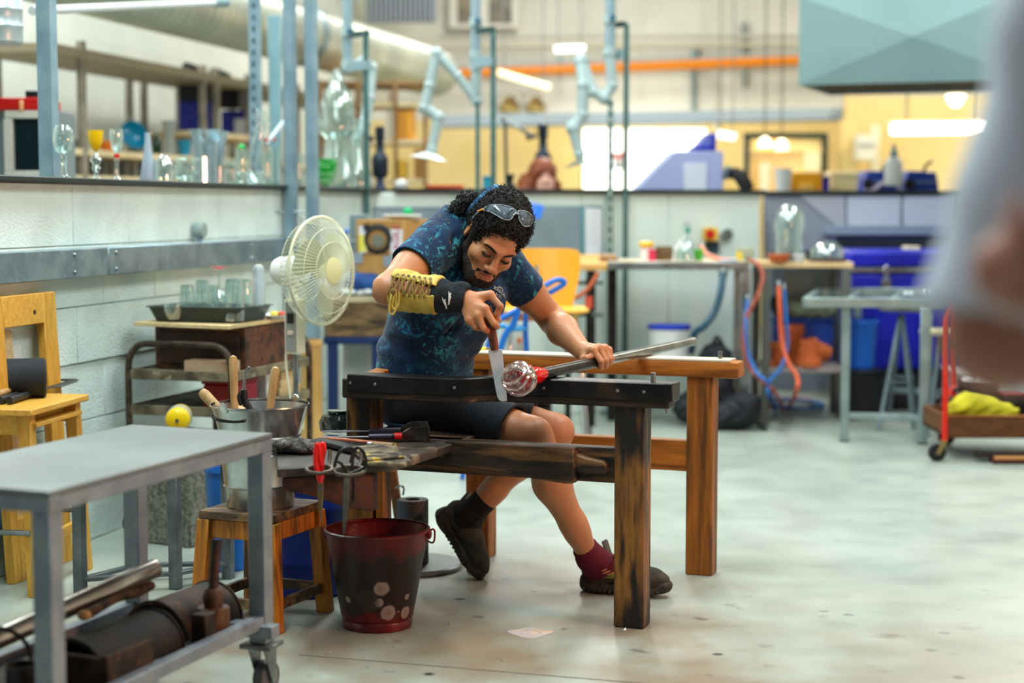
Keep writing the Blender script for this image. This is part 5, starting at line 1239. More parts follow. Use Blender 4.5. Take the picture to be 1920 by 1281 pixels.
o=thing('dark_bottle','squat dark green glass jar beside the bench arm post','jar',(P(634,820,5.5).x,5.5,zT));B().lathe([(.04,0),(.058,.01),(.062,.035),(.05,.058),(.03,.064),(.034,.068),(.034,.074),(.0001,.075)],(P(634,820,5.42).x,5.42,zT-.034),28).build('jar',mk('dark_jar',(14,26,26),.06,coat=1),o)
# ----- tools on the bench shelf
def sh3(px,py,dz=0.):q=G(px,py,zT);return q+V((0,0,dz))
redt=mk('red_tape',(214,26,22),.45);ink=mk('ink_blue_grip',(52,52,72),.4)
o=thing('glass_jacks','large steel jacks with red banded grip lying on the bench tool shelf','tongs',sh3(720,835))
J0,J1=sh3(608,826,.012),sh3(805,824,.03)
for k,(yy,dz)in enumerate(((829,.010),(822,.016))):
 a,m1,m2,c=sh3(604,yy-3,dz),sh3(692,yy-1,dz+.004),sh3(752,yy-1,dz+.006),sh3(772,yy-2,dz+.014)
 B().tube([a,m1],[.004,.006],8,flat=.6).build('blade',mk('bright_blade',(126,122,130),.3,.8),o)
 B().tube([m1,m1.lerp(m2,.5),m2],[.0085,.0095,.0095],12).build('grip',ink,o)
 if k==0:B().tube([sh3(740,yy-1,dz+.006),sh3(754,yy-1,dz+.006)],.0105,12).build('red_band',redt,o);B().tube([sh3(735,yy-1,dz+.006),sh3(740,yy-1,dz+.006)],.0103,12).build('black_band',black,o)
 vs=[m2,c];nn=V((0,0,1))
 B().prism([m2+V((0,0,.008)),c+V((0,0,.016)),sh3(803,yy-1,dz+.034),sh3(805,yy+1,dz-.010),c+V((0,0,-.020)),m2+V((0,0,-.008))],V((-.004,.0035,0))).build('spring_arm',mk('spring_steel',(92,84,80),.35,.85,col2=(64,58,56),sc=16),o,bev=.0015)
B().prism([sh3(802,831,.045),sh3(806,831,.045),sh3(806,831,0.002),sh3(802,831,.002)],sh3(800,820)-sh3(804,830)).build('bow',MATS['spring_steel'],o,bev=.0015)
o=thing('copper_rod','slender copper coloured wooden rod lying across the bench tool shelf','rod',sh3(660,832));B().tube([sh3(603,829,.012),sh3(650,833,.011),sh3(735,839,.009)],[.0035,.0065,.0045],10,smooth=4).build('rod',mk('copper_wood',(196,110,72),.45,col2=(160,84,52),sc=30),o)
B().tube([sh3(735,839,.009),sh3(744,840,.009)],.0055,8).build('brass_end',mk('brass',(196,150,60),.3,.8),o)
o=thing('graphite_paddle','black flat graphite paddle lying under the copper rod','tool',sh3(640,840));B().prism([sh3(585,835,.004),sh3(600,831,.004),sh3(690,850,.004),sh3(672,857,.004)],(0,0,.014)).build('paddle',mk('black_graphite',(34,33,38),.35),o,bev=.003)
o=thing('wooden_file','steel file with fat worn wooden handle on the bench tool shelf','tool',sh3(725,848));B().lathe([(.007,0),(.0105,.004),(.0115,.02),(.012,.05),(.0145,.07),(.012,.085),(.0001,.088)],sh3(693,845,.015),16,sh3(752,851,.015)-sh3(693,845,.015)).build('handle',mk('worn_handle',(140,112,80),.6,col2=(96,74,52),sc=16),o);B().tube([sh3(600,832,.014),sh3(693,845,.015)],[.003,.005],8,flat=.5).build('blade',dark_steel,o);B().tube([sh3(692,845,.015),sh3(700,846,.015)],.0115,12).build('ferrule',steel,o)
def lump(name,label,cat,c,r,mat,seed,rot=0,n=7):
 rr=np.random.default_rng(seed);s=SDF(A(c)-max(r)-.06,A(c)+max(r)+.06,.004,bg=.02);R=np.array(Mx.Rotation(rot,3,'Z'))
 for k in range(n):o_=rr.uniform(-.6,.6,3)*A(r);s.ell(A(c)+R@o_,A(r)*rr.uniform(.45,.7),R,k=.01)
 v,q=s.mesh();v=v+rr.normal(0,.0008,v.shape);o=thing(name,label,cat,V(c)-V((0,0,r[2])));np_mesh('body',v,q,mat,o);return o
padm=mk('burnt_paper_pad',(128,114,86),.9,col2=(40,35,30),sc=24,col3=(190,160,70),sc3=30,bump=.6,bsc=60)
qp=[sh3(660,852,.0),sh3(742,846,0),sh3(771,872,0),sh3(760,879,0),sh3(690,876,0)]
o=thing('newspaper_pad','charred folded wet newspaper pad overhanging the bench tool shelf edge','pad',qp[1]);o_=B().prism([p+V((0,0,.002))for p in qp],(0,0,.012));o_.prism([p+V((0,.006,.014))for p in(qp[0],qp[1],qp[2]+V((-.02,.01,0)),qp[4])],(0,0,.008));o_.build('sheets',padm,o,bev=.003)
lump('ash_heap','flaky grey ash and burnt paper heap at the shelf end by the buckets','ash',sh3(555,850,.018),(.07,.045,.022),mk('flaky_ash',(96,92,88),.8,col2=(34,32,30),sc=60,col3=(190,188,184),sc3=50,bump=1.,bsc=90),3,n=14)
iron=mk('worn_iron',(104,94,82),.45,.7,col2=(70,62,54),sc=20)
def holder(px,py,R,lab):
 c=P(px,py,4.47);o=thing('tool_ring',lab,'ring',c);B().ring(c,R,.0055,(0,-.17,1),30,9).build('ring',iron,o)
 B().tube([c+V((R*.5,R*.8,0)),c+V((R*.6,R*1.6,.01)),c+V((R*.6,R*2.2,.04))],.005,8,smooth=3).build('bracket',iron,o);return c
c1=holder(599,880,.034,'iron ring holder under the shelf edge holding the red shears');c2=holder(655,883,.040,'iron ring holder under the shelf edge holding the black shears')
o=thing('red_shears','shears with bright red coated handles hanging in the iron ring','shears',P(600,950,4.46));redg=mk('red_grip',(226,22,18),.28)
for k,(x0,x1,dy)in enumerate(((594,600,0),(604,601,.016))):
 B().tube([P(x1-1,902,4.46+dy),P(x0-1,875,4.46+dy),P(x0-1.5,848,4.46+dy),P(x0+1,832,4.46+dy),P(x0+4,842,4.46+dy),P(x1+2,872,4.46+dy)],[.006,.0075,.0075,.006,.006,.005],10,smooth=5).build('grip',redg,o)
B().tube([P(600,885,4.455),P(601,905,4.455)],[.013,.008],12).build('grip_base',redg,o)
for sx_ in(-1,1):B().tube([P(601+2*sx_,904,4.46),P(601+2.5*sx_,925,4.46),P(601+1*sx_,950,4.46),P(602,982,4.46)],[.004,.0045,.004,.001],8,flat=.4,smooth=4).build('blade',mk('tarnished_blade',(128,108,76),.35,.85),o)
B().cyl(P(602,917,4.453),P(602,917,4.468),.006,n=10).build('pivot',steel,o)
o=thing('black_shears','black forged iron shears hanging point down into the red bucket','shears',P(650,970,4.46));blk=mk('forged_iron',(58,56,52),.4,.75,col2=(40,38,36),sc=14)
B().tube([P(652,890,4.45),P(640,870,4.45),P(630,866,4.45),P(627,876,4.45),P(634,852,4.45),P(648,841,4.45),P(662,843,4.45),P(657,868,4.45)],.0042,8,smooth=6).build('bow',blk,o)
B().tube([P(655,890,4.47),P(668,884,4.47),P(684,876,4.47),P(686,864,4.47),P(680,846,4.47),P(668,840,4.47),P(662,856,4.47),P(660,880,4.47)],.0042,8,smooth=6).build('bow',blk,o)
B().prism([P(645,885,4.45),P(656,884,4.45),P(655,935,4.46),P(647,1003,4.56),P(642,1003,4.56),P(642,935,4.46)],(0,.004,0)).build('blade',mk('grey_blade',(112,110,104),.4,.7,col2=(80,78,74),sc=16),o,bev=.001)
B().prism([P(660,885,4.475),P(667,885,4.475),P(665,935,4.48),P(662,944,4.48),P(659,935,4.48)],(0,.004,0)).build('blade',blk,o,bev=.001)
for k,(px,py,w,lb)in enumerate(((838,1171,9,'small clear glass splinter on the floor in front of the bench leg shadow'),(802,1224,12,'broken glass flakes on the floor by the red bucket base'),(612,1227,7,'tiny glass chip beside the steel cart caster'),(690,1255,9,'pair of glass chips near the bottom of the floor joint'),(722,1204,5,'thin glass sliver touching the red bucket'),(936,1240,8,'glass crumbs on the floor joint line'),(572,1205,8,'glass flake on the floor by the stool leg'),(1170,1180,5,'white glass chip at the foot of the front bench leg'),(1010,1188,6,'glass crumbs beside the pale floor puddle'))):
 c=G(px,py);rr=random.Random(k);b=B()
 for j in range(5):
  q=c+V((rr.uniform(-1,1)*w*.0012,rr.uniform(-1,1)*w*.002,0));h=rr.uniform(.003,.008)
  b.add([q+V((rr.uniform(-.006,.006),rr.uniform(-.006,.006),0))for _ in range(3)]+[q+V((0,0,h))],[(0,1,2),(0,1,3),(1,2,3),(2,0,3)])
 single(b,'glass_splinter',thin_glass,lb,'glass',c,group='glass splinters on the floor',smooth=False)
c=G(995,1187);vs=[c+V((0,0,.003))];n=22
for k in range(n):a=2*math.pi*k/n;vs.append(c+V((.062*math.cos(a)*(1+.18*math.sin(3*a)),.055*math.sin(a)*(1+.2*math.cos(4*a)),.0006)))
single(B().add(vs,[(0,1+k,1+(k+1)%n)for k in range(n)]),'glass_puddle',mk('puddle_glass',(226,206,196),.06,trans=.3),'flat pale spill of clear glass on the floor in front of bench','glass',c,ang=80)
# ----- posts and glassware along the low wall
def wY(px,n=0.):return wl(wpx(px,n),0,n).y
def wq(px,py,n=0.):return P(px,py,wY(px,n))
CAPZ=1.302
def post(name,label,px0,px1,Y,z0,mat,d=.05,**k):
 a,b=P(px0,300,Y),P(px1,300,Y);w=b.x-a.x;o=thing(name,label,'post',(a.x,Y,z0))
 B().prism([V((a.x,Y,z0)),V((a.x,Y,z0))+VD*w,V((a.x,Y,z0))+VD*w+UD*d,V((a.x,Y,z0))+UD*d],(0,0,4.79-z0)).build('shaft',mat,o,bev=.003);return o
o=post('steel_post','thick square galvanised post behind the wine glass on the black wall cap',72,104,6.22,0,galv_paint,.045)
o=post('steel_post','first of two slim galvanised posts above the fan motor, fixed with hooks',532,551,8.0,0,galv_paint,.05);hk=P(515,397,7.98)
B().tube([P(532,397,7.98),P(518,397,7.95),P(513,402,7.93)],.006,8).build('hook',steel,o);B().ring(P(560,412,7.95),.014,.004,(0,1,0)).build('hook_ring',steel,o)
o=post('steel_post','second slim galvanised post just behind the top of the fan cage',572,591,8.0,0,galv_paint,.05)
B().tube([P(551,397,7.98),P(572,397,7.98)],.005,8).build('link_bar',steel,o)
o=post('slotted_post','galvanised slotted angle post with a row of dark slots behind the clear glassware',468,490,8.7,0,galv_paint,.03);b=B()
for k in range(26):q=P(475,340-k*22,8.683);b.box(q,(.010,.004,.024))
b.build('slot_row',mk('slot_dark',(30,44,54),.8),o,kind='stuff')
o=thing('steel_stanchion','blue grey flat steel stanchion behind the slotted post','post',P(515,345,9.4));a,b_=P(502,330,9.4),P(526,330,9.4)
B().prism([P(506,340,9.4),P(526,340,9.4),P(526,28,9.4),P(500,28,9.4),P(503,120,9.4)],(0,.06,0)).build('plate',mk('blue_grey_paint',(126,164,172),.5,col2=(112,150,160),sc=4),o,bev=.004)
B().prism([P(506,800,9.4),P(526,800,9.4),P(526,340,9.4),P(506,340,9.4)],(0,.06,0)).build('lower_plate',MATS['blue_grey_paint'],o)
def gl_at(px,n,dz=0):t=wpx(px,n);return wl(t,CAPZ+dz,n)
def onwall(name,label,px,n,prof,mat=None,tw=.0022,wob=None,nn=28,parts=(),cat='glass',base=False):
 c=gl_at(px,n);s=c.y/FPX
 return glassware(name,label,[(r*s,h*s)for r,h in prof],c,None,mat or thin_glass,tw,nn,wob,[(nm,[(r*s,h*s)for r,h in pr],m)for nm,pr,m in parts],cat=cat)
onwall('wine_glass','tall faceted clear wine glass standing alone on the black wall cap',124,-.08,[(5,44),(14,50),(19,64),(19.5,76),(17,90),(13,98),(13.2,98.5)],thin_glass,wob=lambda a,z:1+.035*math.cos(9*a),parts=(('stem',[(10,3),(5,8),(4,22),(7,30),(4.5,36),(6,46)],glass),('foot',[(.0001,0),(19,0),(18,2),(8,4),(.0001,5)],thin_glass)))
onwall('goblet','goblet with bright yellow bowl and twisted clear stem',184,-.16,[(2,52),(9,60),(14,74),(15,92)],mk('yellow_glass',(250,204,0),.15,trans=.2),wob=None,parts=(('stem',[(11,2),(5,7),(4,14),(9,22),(5,28),(12,38),(6,44),(4,53)],thin_glass),('foot',[(.0001,0),(16,0),(15,3),(.0001,4)],thin_glass)))
onwall('goblet','slender clear goblet with a red knop in the middle of its stem',223,-.16,[(3,50),(10,62),(13,80),(12,96)],thin_glass,parts=(('stem',[(10,2),(4,8),(3,30),(5,40),(3,51)],thin_glass),('knop',[(.0001,41),(5,43),(6,46),(5,49),(.0001,51)],mk('red_glass',(220,30,20),.1)),('foot',[(.0001,0),(15,0),(14,3),(.0001,4)],thin_glass)))
onwall('cone_vase','tall frosted bluish cone vase with narrow neck',281,-.12,[(15,0),(16,3),(10,40),(6,70),(5,84),(6,90)],mk('frosted_glass',(206,222,236),.25,trans=.5))
onwall('ribbed_cloche','small ribbed clear glass dome beside the frosted cone vase',310,-.06,[(18,0),(18.5,20),(16,36),(9,46),(2,50)],thin_glass,wob=lambda a,z:1+.06*abs(math.sin(8*a)))
onwall('glass_bowl','low thick clear bowl behind the small ribbed dome',352,-.10,[(14,0),(20,10),(23,26),(21,38),(24,46)],thin_glass,wob=lambda a,z:1+.05*math.sin(7*a))
onwall('thick_vase','thick square ribbed clear vase with flared rim, largest on the wall cap',388,-.10,[(20,0),(20,45),(21,80),(26,96),(27,100)],thin_blue,.005,wob=lambda a,z:1+.10*math.cos(4*a)+.03*math.cos(16*a))
onwall('glass_vase','plain clear flared vase close beside the thick ribbed vase',412,-.14,[(11,0),(11,40),(13,75),(20,95),(21,98)],thin_blue,.003)
for k,(px,n,r,h,lb)in enumerate(((436,-.10,12,45,'small waisted clear glass after the thick ribbed vase'),(452,-.07,10,22,'tiny clear glass ball cup in front of the slotted post base'),(456,-.16,12,66,'clear bottle with green stopper near the slotted post'),(476,-.06,13,24,'cluster cup of bubbled glass at the slotted post foot'),(503,-.09,13,60,'bubbled clear tumbler between the slotted post and the slim posts'),(518,-.13,11,72,'tall thin clear glass just before the first slim post'),(495,-.05,10,26,'short bubbled glass at the wall cap edge'),(562,-.1,11,60,'clear cylinder glass seen between the two slim posts'))):
 o=onwall('clear_glass',lb,px,n,[(r*.8,0),(r,h*.15),(r*.72,h*.5),(r*.95,h*.9),(r,h)],thin_glass,wob=lambda a,z:1+.08*math.sin(5*a+60*z))
 if k==2:c=gl_at(px,n);s=c.y/FPX;B().ball(c+V((0,0,h*s*1.05)),.016,12,8).build('stopper',mk('green_glass',(40,190,90),.1),o)
c=gl_at(482,-.10);s=c.y/FPX;o=thing('glass_sculpture','bent clear glass sculpture with splayed tips leaning past the slotted post','sculpture',c)
b=B();b.tube([c+V((x*s,0,z*s))for x,z in((-8,0),(-6,40),(4,80),(10,110))],[9*s,10*s,11*s,9*s],14,smooth=4);b.build('body',thin_glass,o)
for x0,z0,x1,z1 in((6,108,2,142),(12,108,18,138),(14,100,26,125)):B().tube([c+V((x0*s,0,z0*s)),c+V(((x0+x1)/2*s+.006,0,(z0+z1)/2*s)),c+V((x1*s,0,z1*s))],[5*s,5*s,3*s],10,smooth=4).build('tip',thin_glass,o)
o=thing('glass_rod','slanting milky glass rod with a red band leaning on the slim post','rod',gl_at(508,-.1));q0,q1=wq(498,272,-.1),wq(530,230,-.1);B().tube([q0,q1],.011,12).build('rod',mk('milky_rod',(214,228,240),.15,trans=.3),o);B().tube([wq(497,263,-.1),wq(517,262,-.1)],.007,8).build('red_band',mk('red_rod',(200,50,60),.3),o)
onwall('glass_bowl','green striped glass bowl beside the second slim post',612,-.08,[(5,0),(12,12),(19,34),(22,52)],mk('green_glass_bowl',(20,190,70),.12,col2=(170,240,180),sc=9,lo=.47,hi=.53,st=(1,1,9),trans=.3),.003)
onwall('stacked_flask','towering ribbed glass bell on a wide clear flask, tallest piece by the extraction arm',634,-.10,[(30,0),(33,30),(26,60),(22,92),(34,104),(36,120),(34,132),(32,145),(26,170),(16,190),(9,206),(7,220)],thin_glass,.003,wob=lambda a,z:1+.04*math.sin(z*260))
onwall('glass_flask','broad clear conical flask at the end of the wall cap',672,-.08,[(28,0),(30,12),(22,40),(14,66),(8,96),(7,130)],thin_glass,.003)
onwall('glass_flask','small clear conical flask between the tall bell and the wall end',650,-.02,[(22,0),(23,8),(15,30),(9,52),(8,60)],thin_glass,.003)
# ----- the room behind the low wall: red case, window box, shelving, duct
def pbox(name,mat,parent,x0,y0,x1,y1,Y,d=.2,bev=.004,**k):
 a,b=P(x0,y1,Y),P(x1,y0,Y);return B().prism([V((a.x,Y,a.z)),V((b.x,Y,a.z)),V((b.x,Y,b.z)),V((a.x,Y,b.z))],(0,d,0)).build(name,mat,parent,bev=bev,**k)
def tbox(name,label,cat,pieces,Y,group=None):
 x=sum((p[2]+p[4])/2 for p in pieces)/len(pieces);y=max(p[5]for p in pieces);o=thing(name,label,cat,P(x,y,Y),0,group)
 for p in pieces:pbox(p[0],p[1],o,*p[2:6],Y+(p[7]if len(p)>7 else 0),p[6]if len(p)>6 else .2)
 return o
gframe=mk('grey_white_frame',(206,206,198),.5);dglass=mk('dark_window_glass',(14,36,42),.08)
tbox('kiln_cabinet','grey kiln cabinet with dark glass door behind the thick square post','kiln',[('body',mk('grey_cabinet',(120,134,140),.5),-60,205,96,334,.4,.05),('door_frame',gframe,8,207,92,222,.06),('door_frame',gframe,8,222,22,320,.06),('door_frame',gframe,80,222,92,320,.06),('door_frame',gframe,8,320,92,334,.06),('glass',dglass,22,222,80,320,.03,.03)],7.4)
tbox('red_case','flat red case lying on top of the grey kiln cabinet','case',[('case',red_paint,-60,183,74,206,.35),('clasp',mk('pale_clasp',(240,180,120),.4),36,188,43,208,.01,-.012)],7.4)
tbox('black_speaker','small black box standing on the flat red case','box',[('body',black,47,170,72,183,.1)],7.45)
o=thing('extract_drum','pale grey ribbed metal drum hanging at the frame corner above the kiln','drum',P(10,80,6.6));c=P(2,84,6.7);B().lathe([(.0001,0),(.075,0),(.084,.01),(.084,.065),(.087,.07),(.084,.075),(.084,.13),(.087,.135),(.084,.14),(.084,.6)],c,32).build('drum',mk('pale_drum',(184,200,204),.35,.5),o);B().cyl(c+V((0,0,.6)),c+V((0,0,3.0)),.03).build('hanger',steel,o)
SN=-1.5
def wz(px,py,n):return P(px,py,wY(px,n)).z
shelf_o=thing('storage_rack','long steel storage rack with pale board shelves along the side wall','rack',wl(wpx(160,SN),0,SN),-12.8)
up_m=mk('rack_upright',(150,142,126),.5,.3,col2=(120,114,100),sc=6);sh_m=mk('rack_board',(226,204,160),.6,col2=(206,184,140),sc=4)
t0,t1=wpx(100,SN),wpx(700,SN)
for z,th in((wz(200,282,SN),.035),(wz(200,330,SN),.04),(wz(200,98,SN),.05)):
 B().prism([wl(t0,z-th,SN),wl(t1,z-th,SN),wl(t1,z-th,SN-.5),wl(t0,z-th,SN-.5)],(0,0,th)).build('shelf',sh_m if th<.05 else mk('top_rack_board',(156,144,118),.6),shelf_o,bev=.002)
for px in(160,385,410,470,560,640):
 t=wpx(px,SN)
 for n in(SN+.005,SN-.5):B().prism([wl(t,0,n),wl(t+.05,0,n),wl(t+.05,0,n-.035),wl(t,0,n-.035)],(0,0,wz(200,84,SN))).build('upright',up_m,shelf_o,bev=.002)
zl_,zu_=wz(200,282,SN),wz(200,98,SN)
def onshelf(px,n=SN-.2,z=None):return wl(wpx(px,n),(z if z is not None else zl_)+.001,n)
def rbox(name,label,cat,px0,px1,h,mat,z=None,n=SN-.12,d=.13,extra=None):
 a,b=onshelf(px0,n,z),onshelf(px1,n,z);o=thing(name,label,cat,(a+b)/2)
 B().prism([a,b,b-WN*d,a-WN*d],(0,0,h)).build('body',mat,o,bev=.005);return o,a,b
zcr=wz(400,247,SN);B().prism([wl(wpx(380,SN),zcr-.03,SN),wl(wpx(520,SN),zcr-.03,SN),wl(wpx(520,SN),zcr-.03,SN-.5),wl(wpx(380,SN),zcr-.03,SN-.5)],(0,0,.03)).build('shelf',sh_m,shelf_o,bev=.002)
o,a,b_=rbox('storage_crate','deep blue plastic crate on the rack shelf behind the ribbed vase','crate',402,412,.19,blue_pl,zcr,d=.24);B().prism([a+V((0,0,.19))+WN*.01,b_+V((0,0,.19))+WN*.01,b_+V((0,0,.19))-WN*.24,a+V((0,0,.19))-WN*.24],(0,0,.02)).build('rim',blue_pl,o)
o,a,b_=rbox('storage_crate','deep blue plastic crate with white label near the slotted post','crate',468,480,.19,blue_pl,zcr,d=.20);m_=a-WD*.003;B().prism([m_-WN*.02+V((0,0,.02)),m_-WN*.10+V((0,0,.02)),m_-WN*.10+V((0,0,.13)),m_-WN*.02+V((0,0,.13))],-WD*.003).build('paper_label',paper,o,label='white paper label')
rbox('black_crate','black plastic crate stacked on the first blue crate of the rack','crate',402,410,.15,black,zcr+.212,d=.24);rbox('black_crate','black plastic crate stacked on the labelled blue crate','crate',452,462,.15,black,zcr+.192,d=.15)
o=rbox('brown_parcel','brown paper parcel beside the black crate on the rack','parcel',470,480,.10,mk('kraft_paper',(150,124,84),.8),zcr+.192,d=.07)
o=thing('glass_bowl','turquoise glass bowl standing on edge on the rack shelf','bowl',onshelf(248));B().shell([(.02,0),(.06,.012),(.085,.045),(.09,.07)],.004,onshelf(248)+V((0,0,.09)),28,(.5,-.6,.35)).build('bowl',mk('turquoise_glass',(20,150,190),.12,trans=.2),o)
o=thing('glass_ball','smoky grey blown glass ball with opening on the rack shelf','glass',onshelf(265));B().lathe([(.02,0),(.06,.02),(.075,.07),(.06,.12),(.03,.14)],onshelf(265),26).build('ball',mk('smoky_glass',(130,142,152),.1,trans=.4),o)
o=thing('glass_bottle','dark green bottle with silver neck on the rack shelf','bottle',onshelf(298));B().lathe([(.028,0),(.03,.01),(.03,.10),(.012,.135),(.011,.17)],onshelf(298),20).build('bottle',mk('bottle_green',(16,60,30),.08,trans=.3),o);B().cyl(onshelf(298)+V((0,0,.14)),onshelf(298)+V((0,0,.175)),.013).build('foil',chrome,o)
o=thing('glass_vase','tall milky white vase beside the blue crate on the rack','vase',onshelf(322));B().shell([(.035,0),(.03,.06),(.026,.12),(.045,.2),(.05,.23)],.003,onshelf(322),24).build('vase',mk('milky_vase',(208,214,208),.2,trans=.3),o)
o=thing('cup','turquoise tapered cup in front of the blue crate','cup',onshelf(349,SN-.05));B().shell([(.028,0),(.048,.10),(.049,.102)],.003,onshelf(349,SN-.05),24).build('cup',MATS['turquoise_glass'],o);B().lathe([(.03,.04),(.043,.075),(.03,.08)],onshelf(349,SN-.05),20).build('band',mk('pale_blue_band',(130,170,200),.3),o)
o=thing('orange_bowl','orange glass bowl behind the yellow goblet on the rack','bowl',onshelf(206));B().shell([(.02,0),(.05,.03),(.055,.07)],.003,onshelf(206),22).build('bowl',mk('amber_glass',(226,120,40),.12),o)
zb_=wz(200,330,SN)
for k,px in enumerate((188,208,228,246,264)):rbox('grey_bin','small grey parts bin, number %s along the low rack shelf'%('one','two','three','four','five')[k],'bin',px+12,px+16,.10,mk('grey_bin_%d'%(k%2),((120,130,136),(160,166,164))[k%2],.5),zb_)
rbox('dark_toolbox','dark toolbox at the near end of the low rack shelf','toolbox',142,158,.2,mk('dark_tool',(44,52,54),.5),zb_)
for k,(px,c_,lb)in enumerate(((120,(40,60,62),'pair of dark bottles top just visible behind the wine glass'),(355,(24,30,34),'black heat gun lying on the top rack shelf'),(405,(40,62,60),'dark spray nozzle lying on the top rack shelf near the crates'))):
 q=onshelf(px,SN-.1,zl_ if k==0 else zu_+.03);o=thing('black_bottle' if k==0 else 'heat_gun',lb,'bottle' if k==0 else 'tool',q);m=mk('dk%d'%k,c_,.5)
 if k==0:
  for dx in(0,.05):B().lathe([(.02,0),(.02,.07),(.010,.09),(.010,.12)],q+WD*dx,14).build('bottle',m,o)
 else:B().tube([q,q+WD*.12,q+WD*.3],[.03,.024,.008],10).build('barrel',m,o);B().tube([q+WD*.02,q+WD*.0-V((0,0,.025))],.016,8).build('grip',m,o)
o=thing('lamp_tube','thin white horizontal tube fixed high up beside the spiral duct','tube',P(115,18,7.0));B().cyl(P(108,18,7.0),P(402,5,8.6),.018,n=12).build('tube',mk('pale_tube',(214,222,222),.4),o);B().cyl(P(402,5,8.6),P(425,4,8.7),.024,n=12).build('cap',arm_grey,o);B().cyl(P(108,18,7.0),P(60,20,6.75),.018,n=12).build('tube',MATS['pale_tube'],o)
o=thing('spiral_duct','large silvery spiral ventilation duct running back under the ceiling','duct',wl(wpx(300,-1.25),2.4,-1.25));DN=-1.25
t0,t1=wpx(60,DN)-.6,wpx(812,DN);L=t1-t0;prof=[]
x=0
while x<L:prof+=[(.205,x),(.205,x+.085),(.211,x+.092),(.211,x+.10)];x+=.107
B().lathe([(.19,-.001)]+prof+[(.19,L)],wl(t0,2.39,DN),36,WD).build('duct',mk('duct_zinc',(196,200,186),.38,.7,col2=(176,182,172),sc=3),o)
B().lathe([(.215,0),(.22,.02),(.22,.08),(.215,.1)],wl(wpx(560,DN),2.39,DN),32,WD).build('duct_collar',galv,o)
for px in(330,640):t=wpx(px,DN);B().cyl(wl(t,2.7,DN),wl(t,4.79,DN),.008).build('hanger',steel,o)
tbox('duct_box','pale grey rectangular duct box at the far end of the spiral duct','duct',[('body',mk('duct_grey',(176,178,172),.5),730,118,800,150,.6),('flange',gframe,726,116,804,122,.62,-.01)],14.6)
tbox('vent_grille','small slatted vent on the wall above the far shelves','vent',[('frame',gframe,588,26,604,62,.03)]+[('slat',mk('vent_dark',(70,80,84),.5),590,30+k*6,602,33+k*6,.02,-.01)for k in range(5)],12.6)
cl_=thing('corrugated_cladding','strip of grey corrugated cladding above the far end of the duct','cladding',P(690,35,16.0));cm=mk('cladding_grey',(140,148,160),.5)
for k in range(14):pbox('rib',cm,cl_,688+k*9.2,-60,688+k*9.2+6,40,15.98,.04)
pbox('sheet',cm,cl_,686,-60,818,42,16.03,.03)
wr_=thing('wooden_rack','brown wooden rack of shelves behind the tall glass bell','rack',P(680,360,12.2));br=mk('brown_board',(150,112,66),.6,col2=(120,88,50),sc=4)
for y in(152,192,262,335):pbox('shelf',sh_m if y!=152 else br,wr_,596,y,800,y+9,12.2,.5)
for x in(598,668,738,794):pbox('upright',br,wr_,x,150,x+7,420,12.18,.05)
for k,(x0,y0,x1,y1,c_,lb)in enumerate(((604,200,640,262,(190,170,130),'tan carton on the wooden rack behind the tall bell'),(646,214,666,262,(96,84,66),'dark brown carton beside the tan carton'),(742,206,775,262,(232,160,50),'orange parcel on the wooden rack shelf'),(720,200,740,262,(224,214,190),'cream carton beside the orange parcel'),(676,168,730,192,(206,196,170),'wide cream carton on the top wooden shelf'),(776,280,796,335,(170,120,60),'brown carton on the low wooden shelf'),(740,300,760,335,(236,190,60),'yellow tin on the low wooden shelf'))):
 tbox('carton',lb,'carton',[('box',mk('carton%d'%k,c_,.7),x0,y0,x1,y1-.5,.3),('tape',mk('ctape%d'%k,tuple(int(q*.82)for q in c_),.5),(x0+x1)/2-2,y0-.5,(x0+x1)/2+2,y1,.302,-.004)],12.24)
 # ----- extraction arms and green poles (standing along the back wall)
def poleo(px,y0,Y,lab,slots=False,w=.03):
 q=P(px,640,Y);z1=P(px,y0,Y).z;o=thing('green_pole',lab,'pole',(q.x,Y,0));B().prism([V((q.x-w/2,Y,0)),V((q.x+w/2,Y,0)),V((q.x+w/2,Y+w,0)),V((q.x-w/2,Y+w,0))],(0,0,z1)).build('shaft',green_pole,o,bev=.003)
 if slots:
  b=B()
  for k in range(24):b.box((q.x,Y-.002,z1-.05-k*.06),(.010,.004,.03))
  b.build('slot_row',mk('pole_slot',(196,206,196),.6),o,kind='stuff')
 B().box((q.x,Y+w/2,.006),(.1,.1,.012)).build('foot_plate',green_pole,o);return o
poleo(925,55,9.25,'green square pole standing behind the curly hair, topped by a bracket');poleo(896,190,9.3,'thin green pole under the middle extraction arm elbow',w=.024)
poleo(1172,45,9.9,'green square pole with top bracket beside the clear hood arm');poleo(1143,188,9.85,'green slotted pole under the clear hood arm',True)
poleo(689,60,9.2,'green pole with bracket behind the tall glass bell')
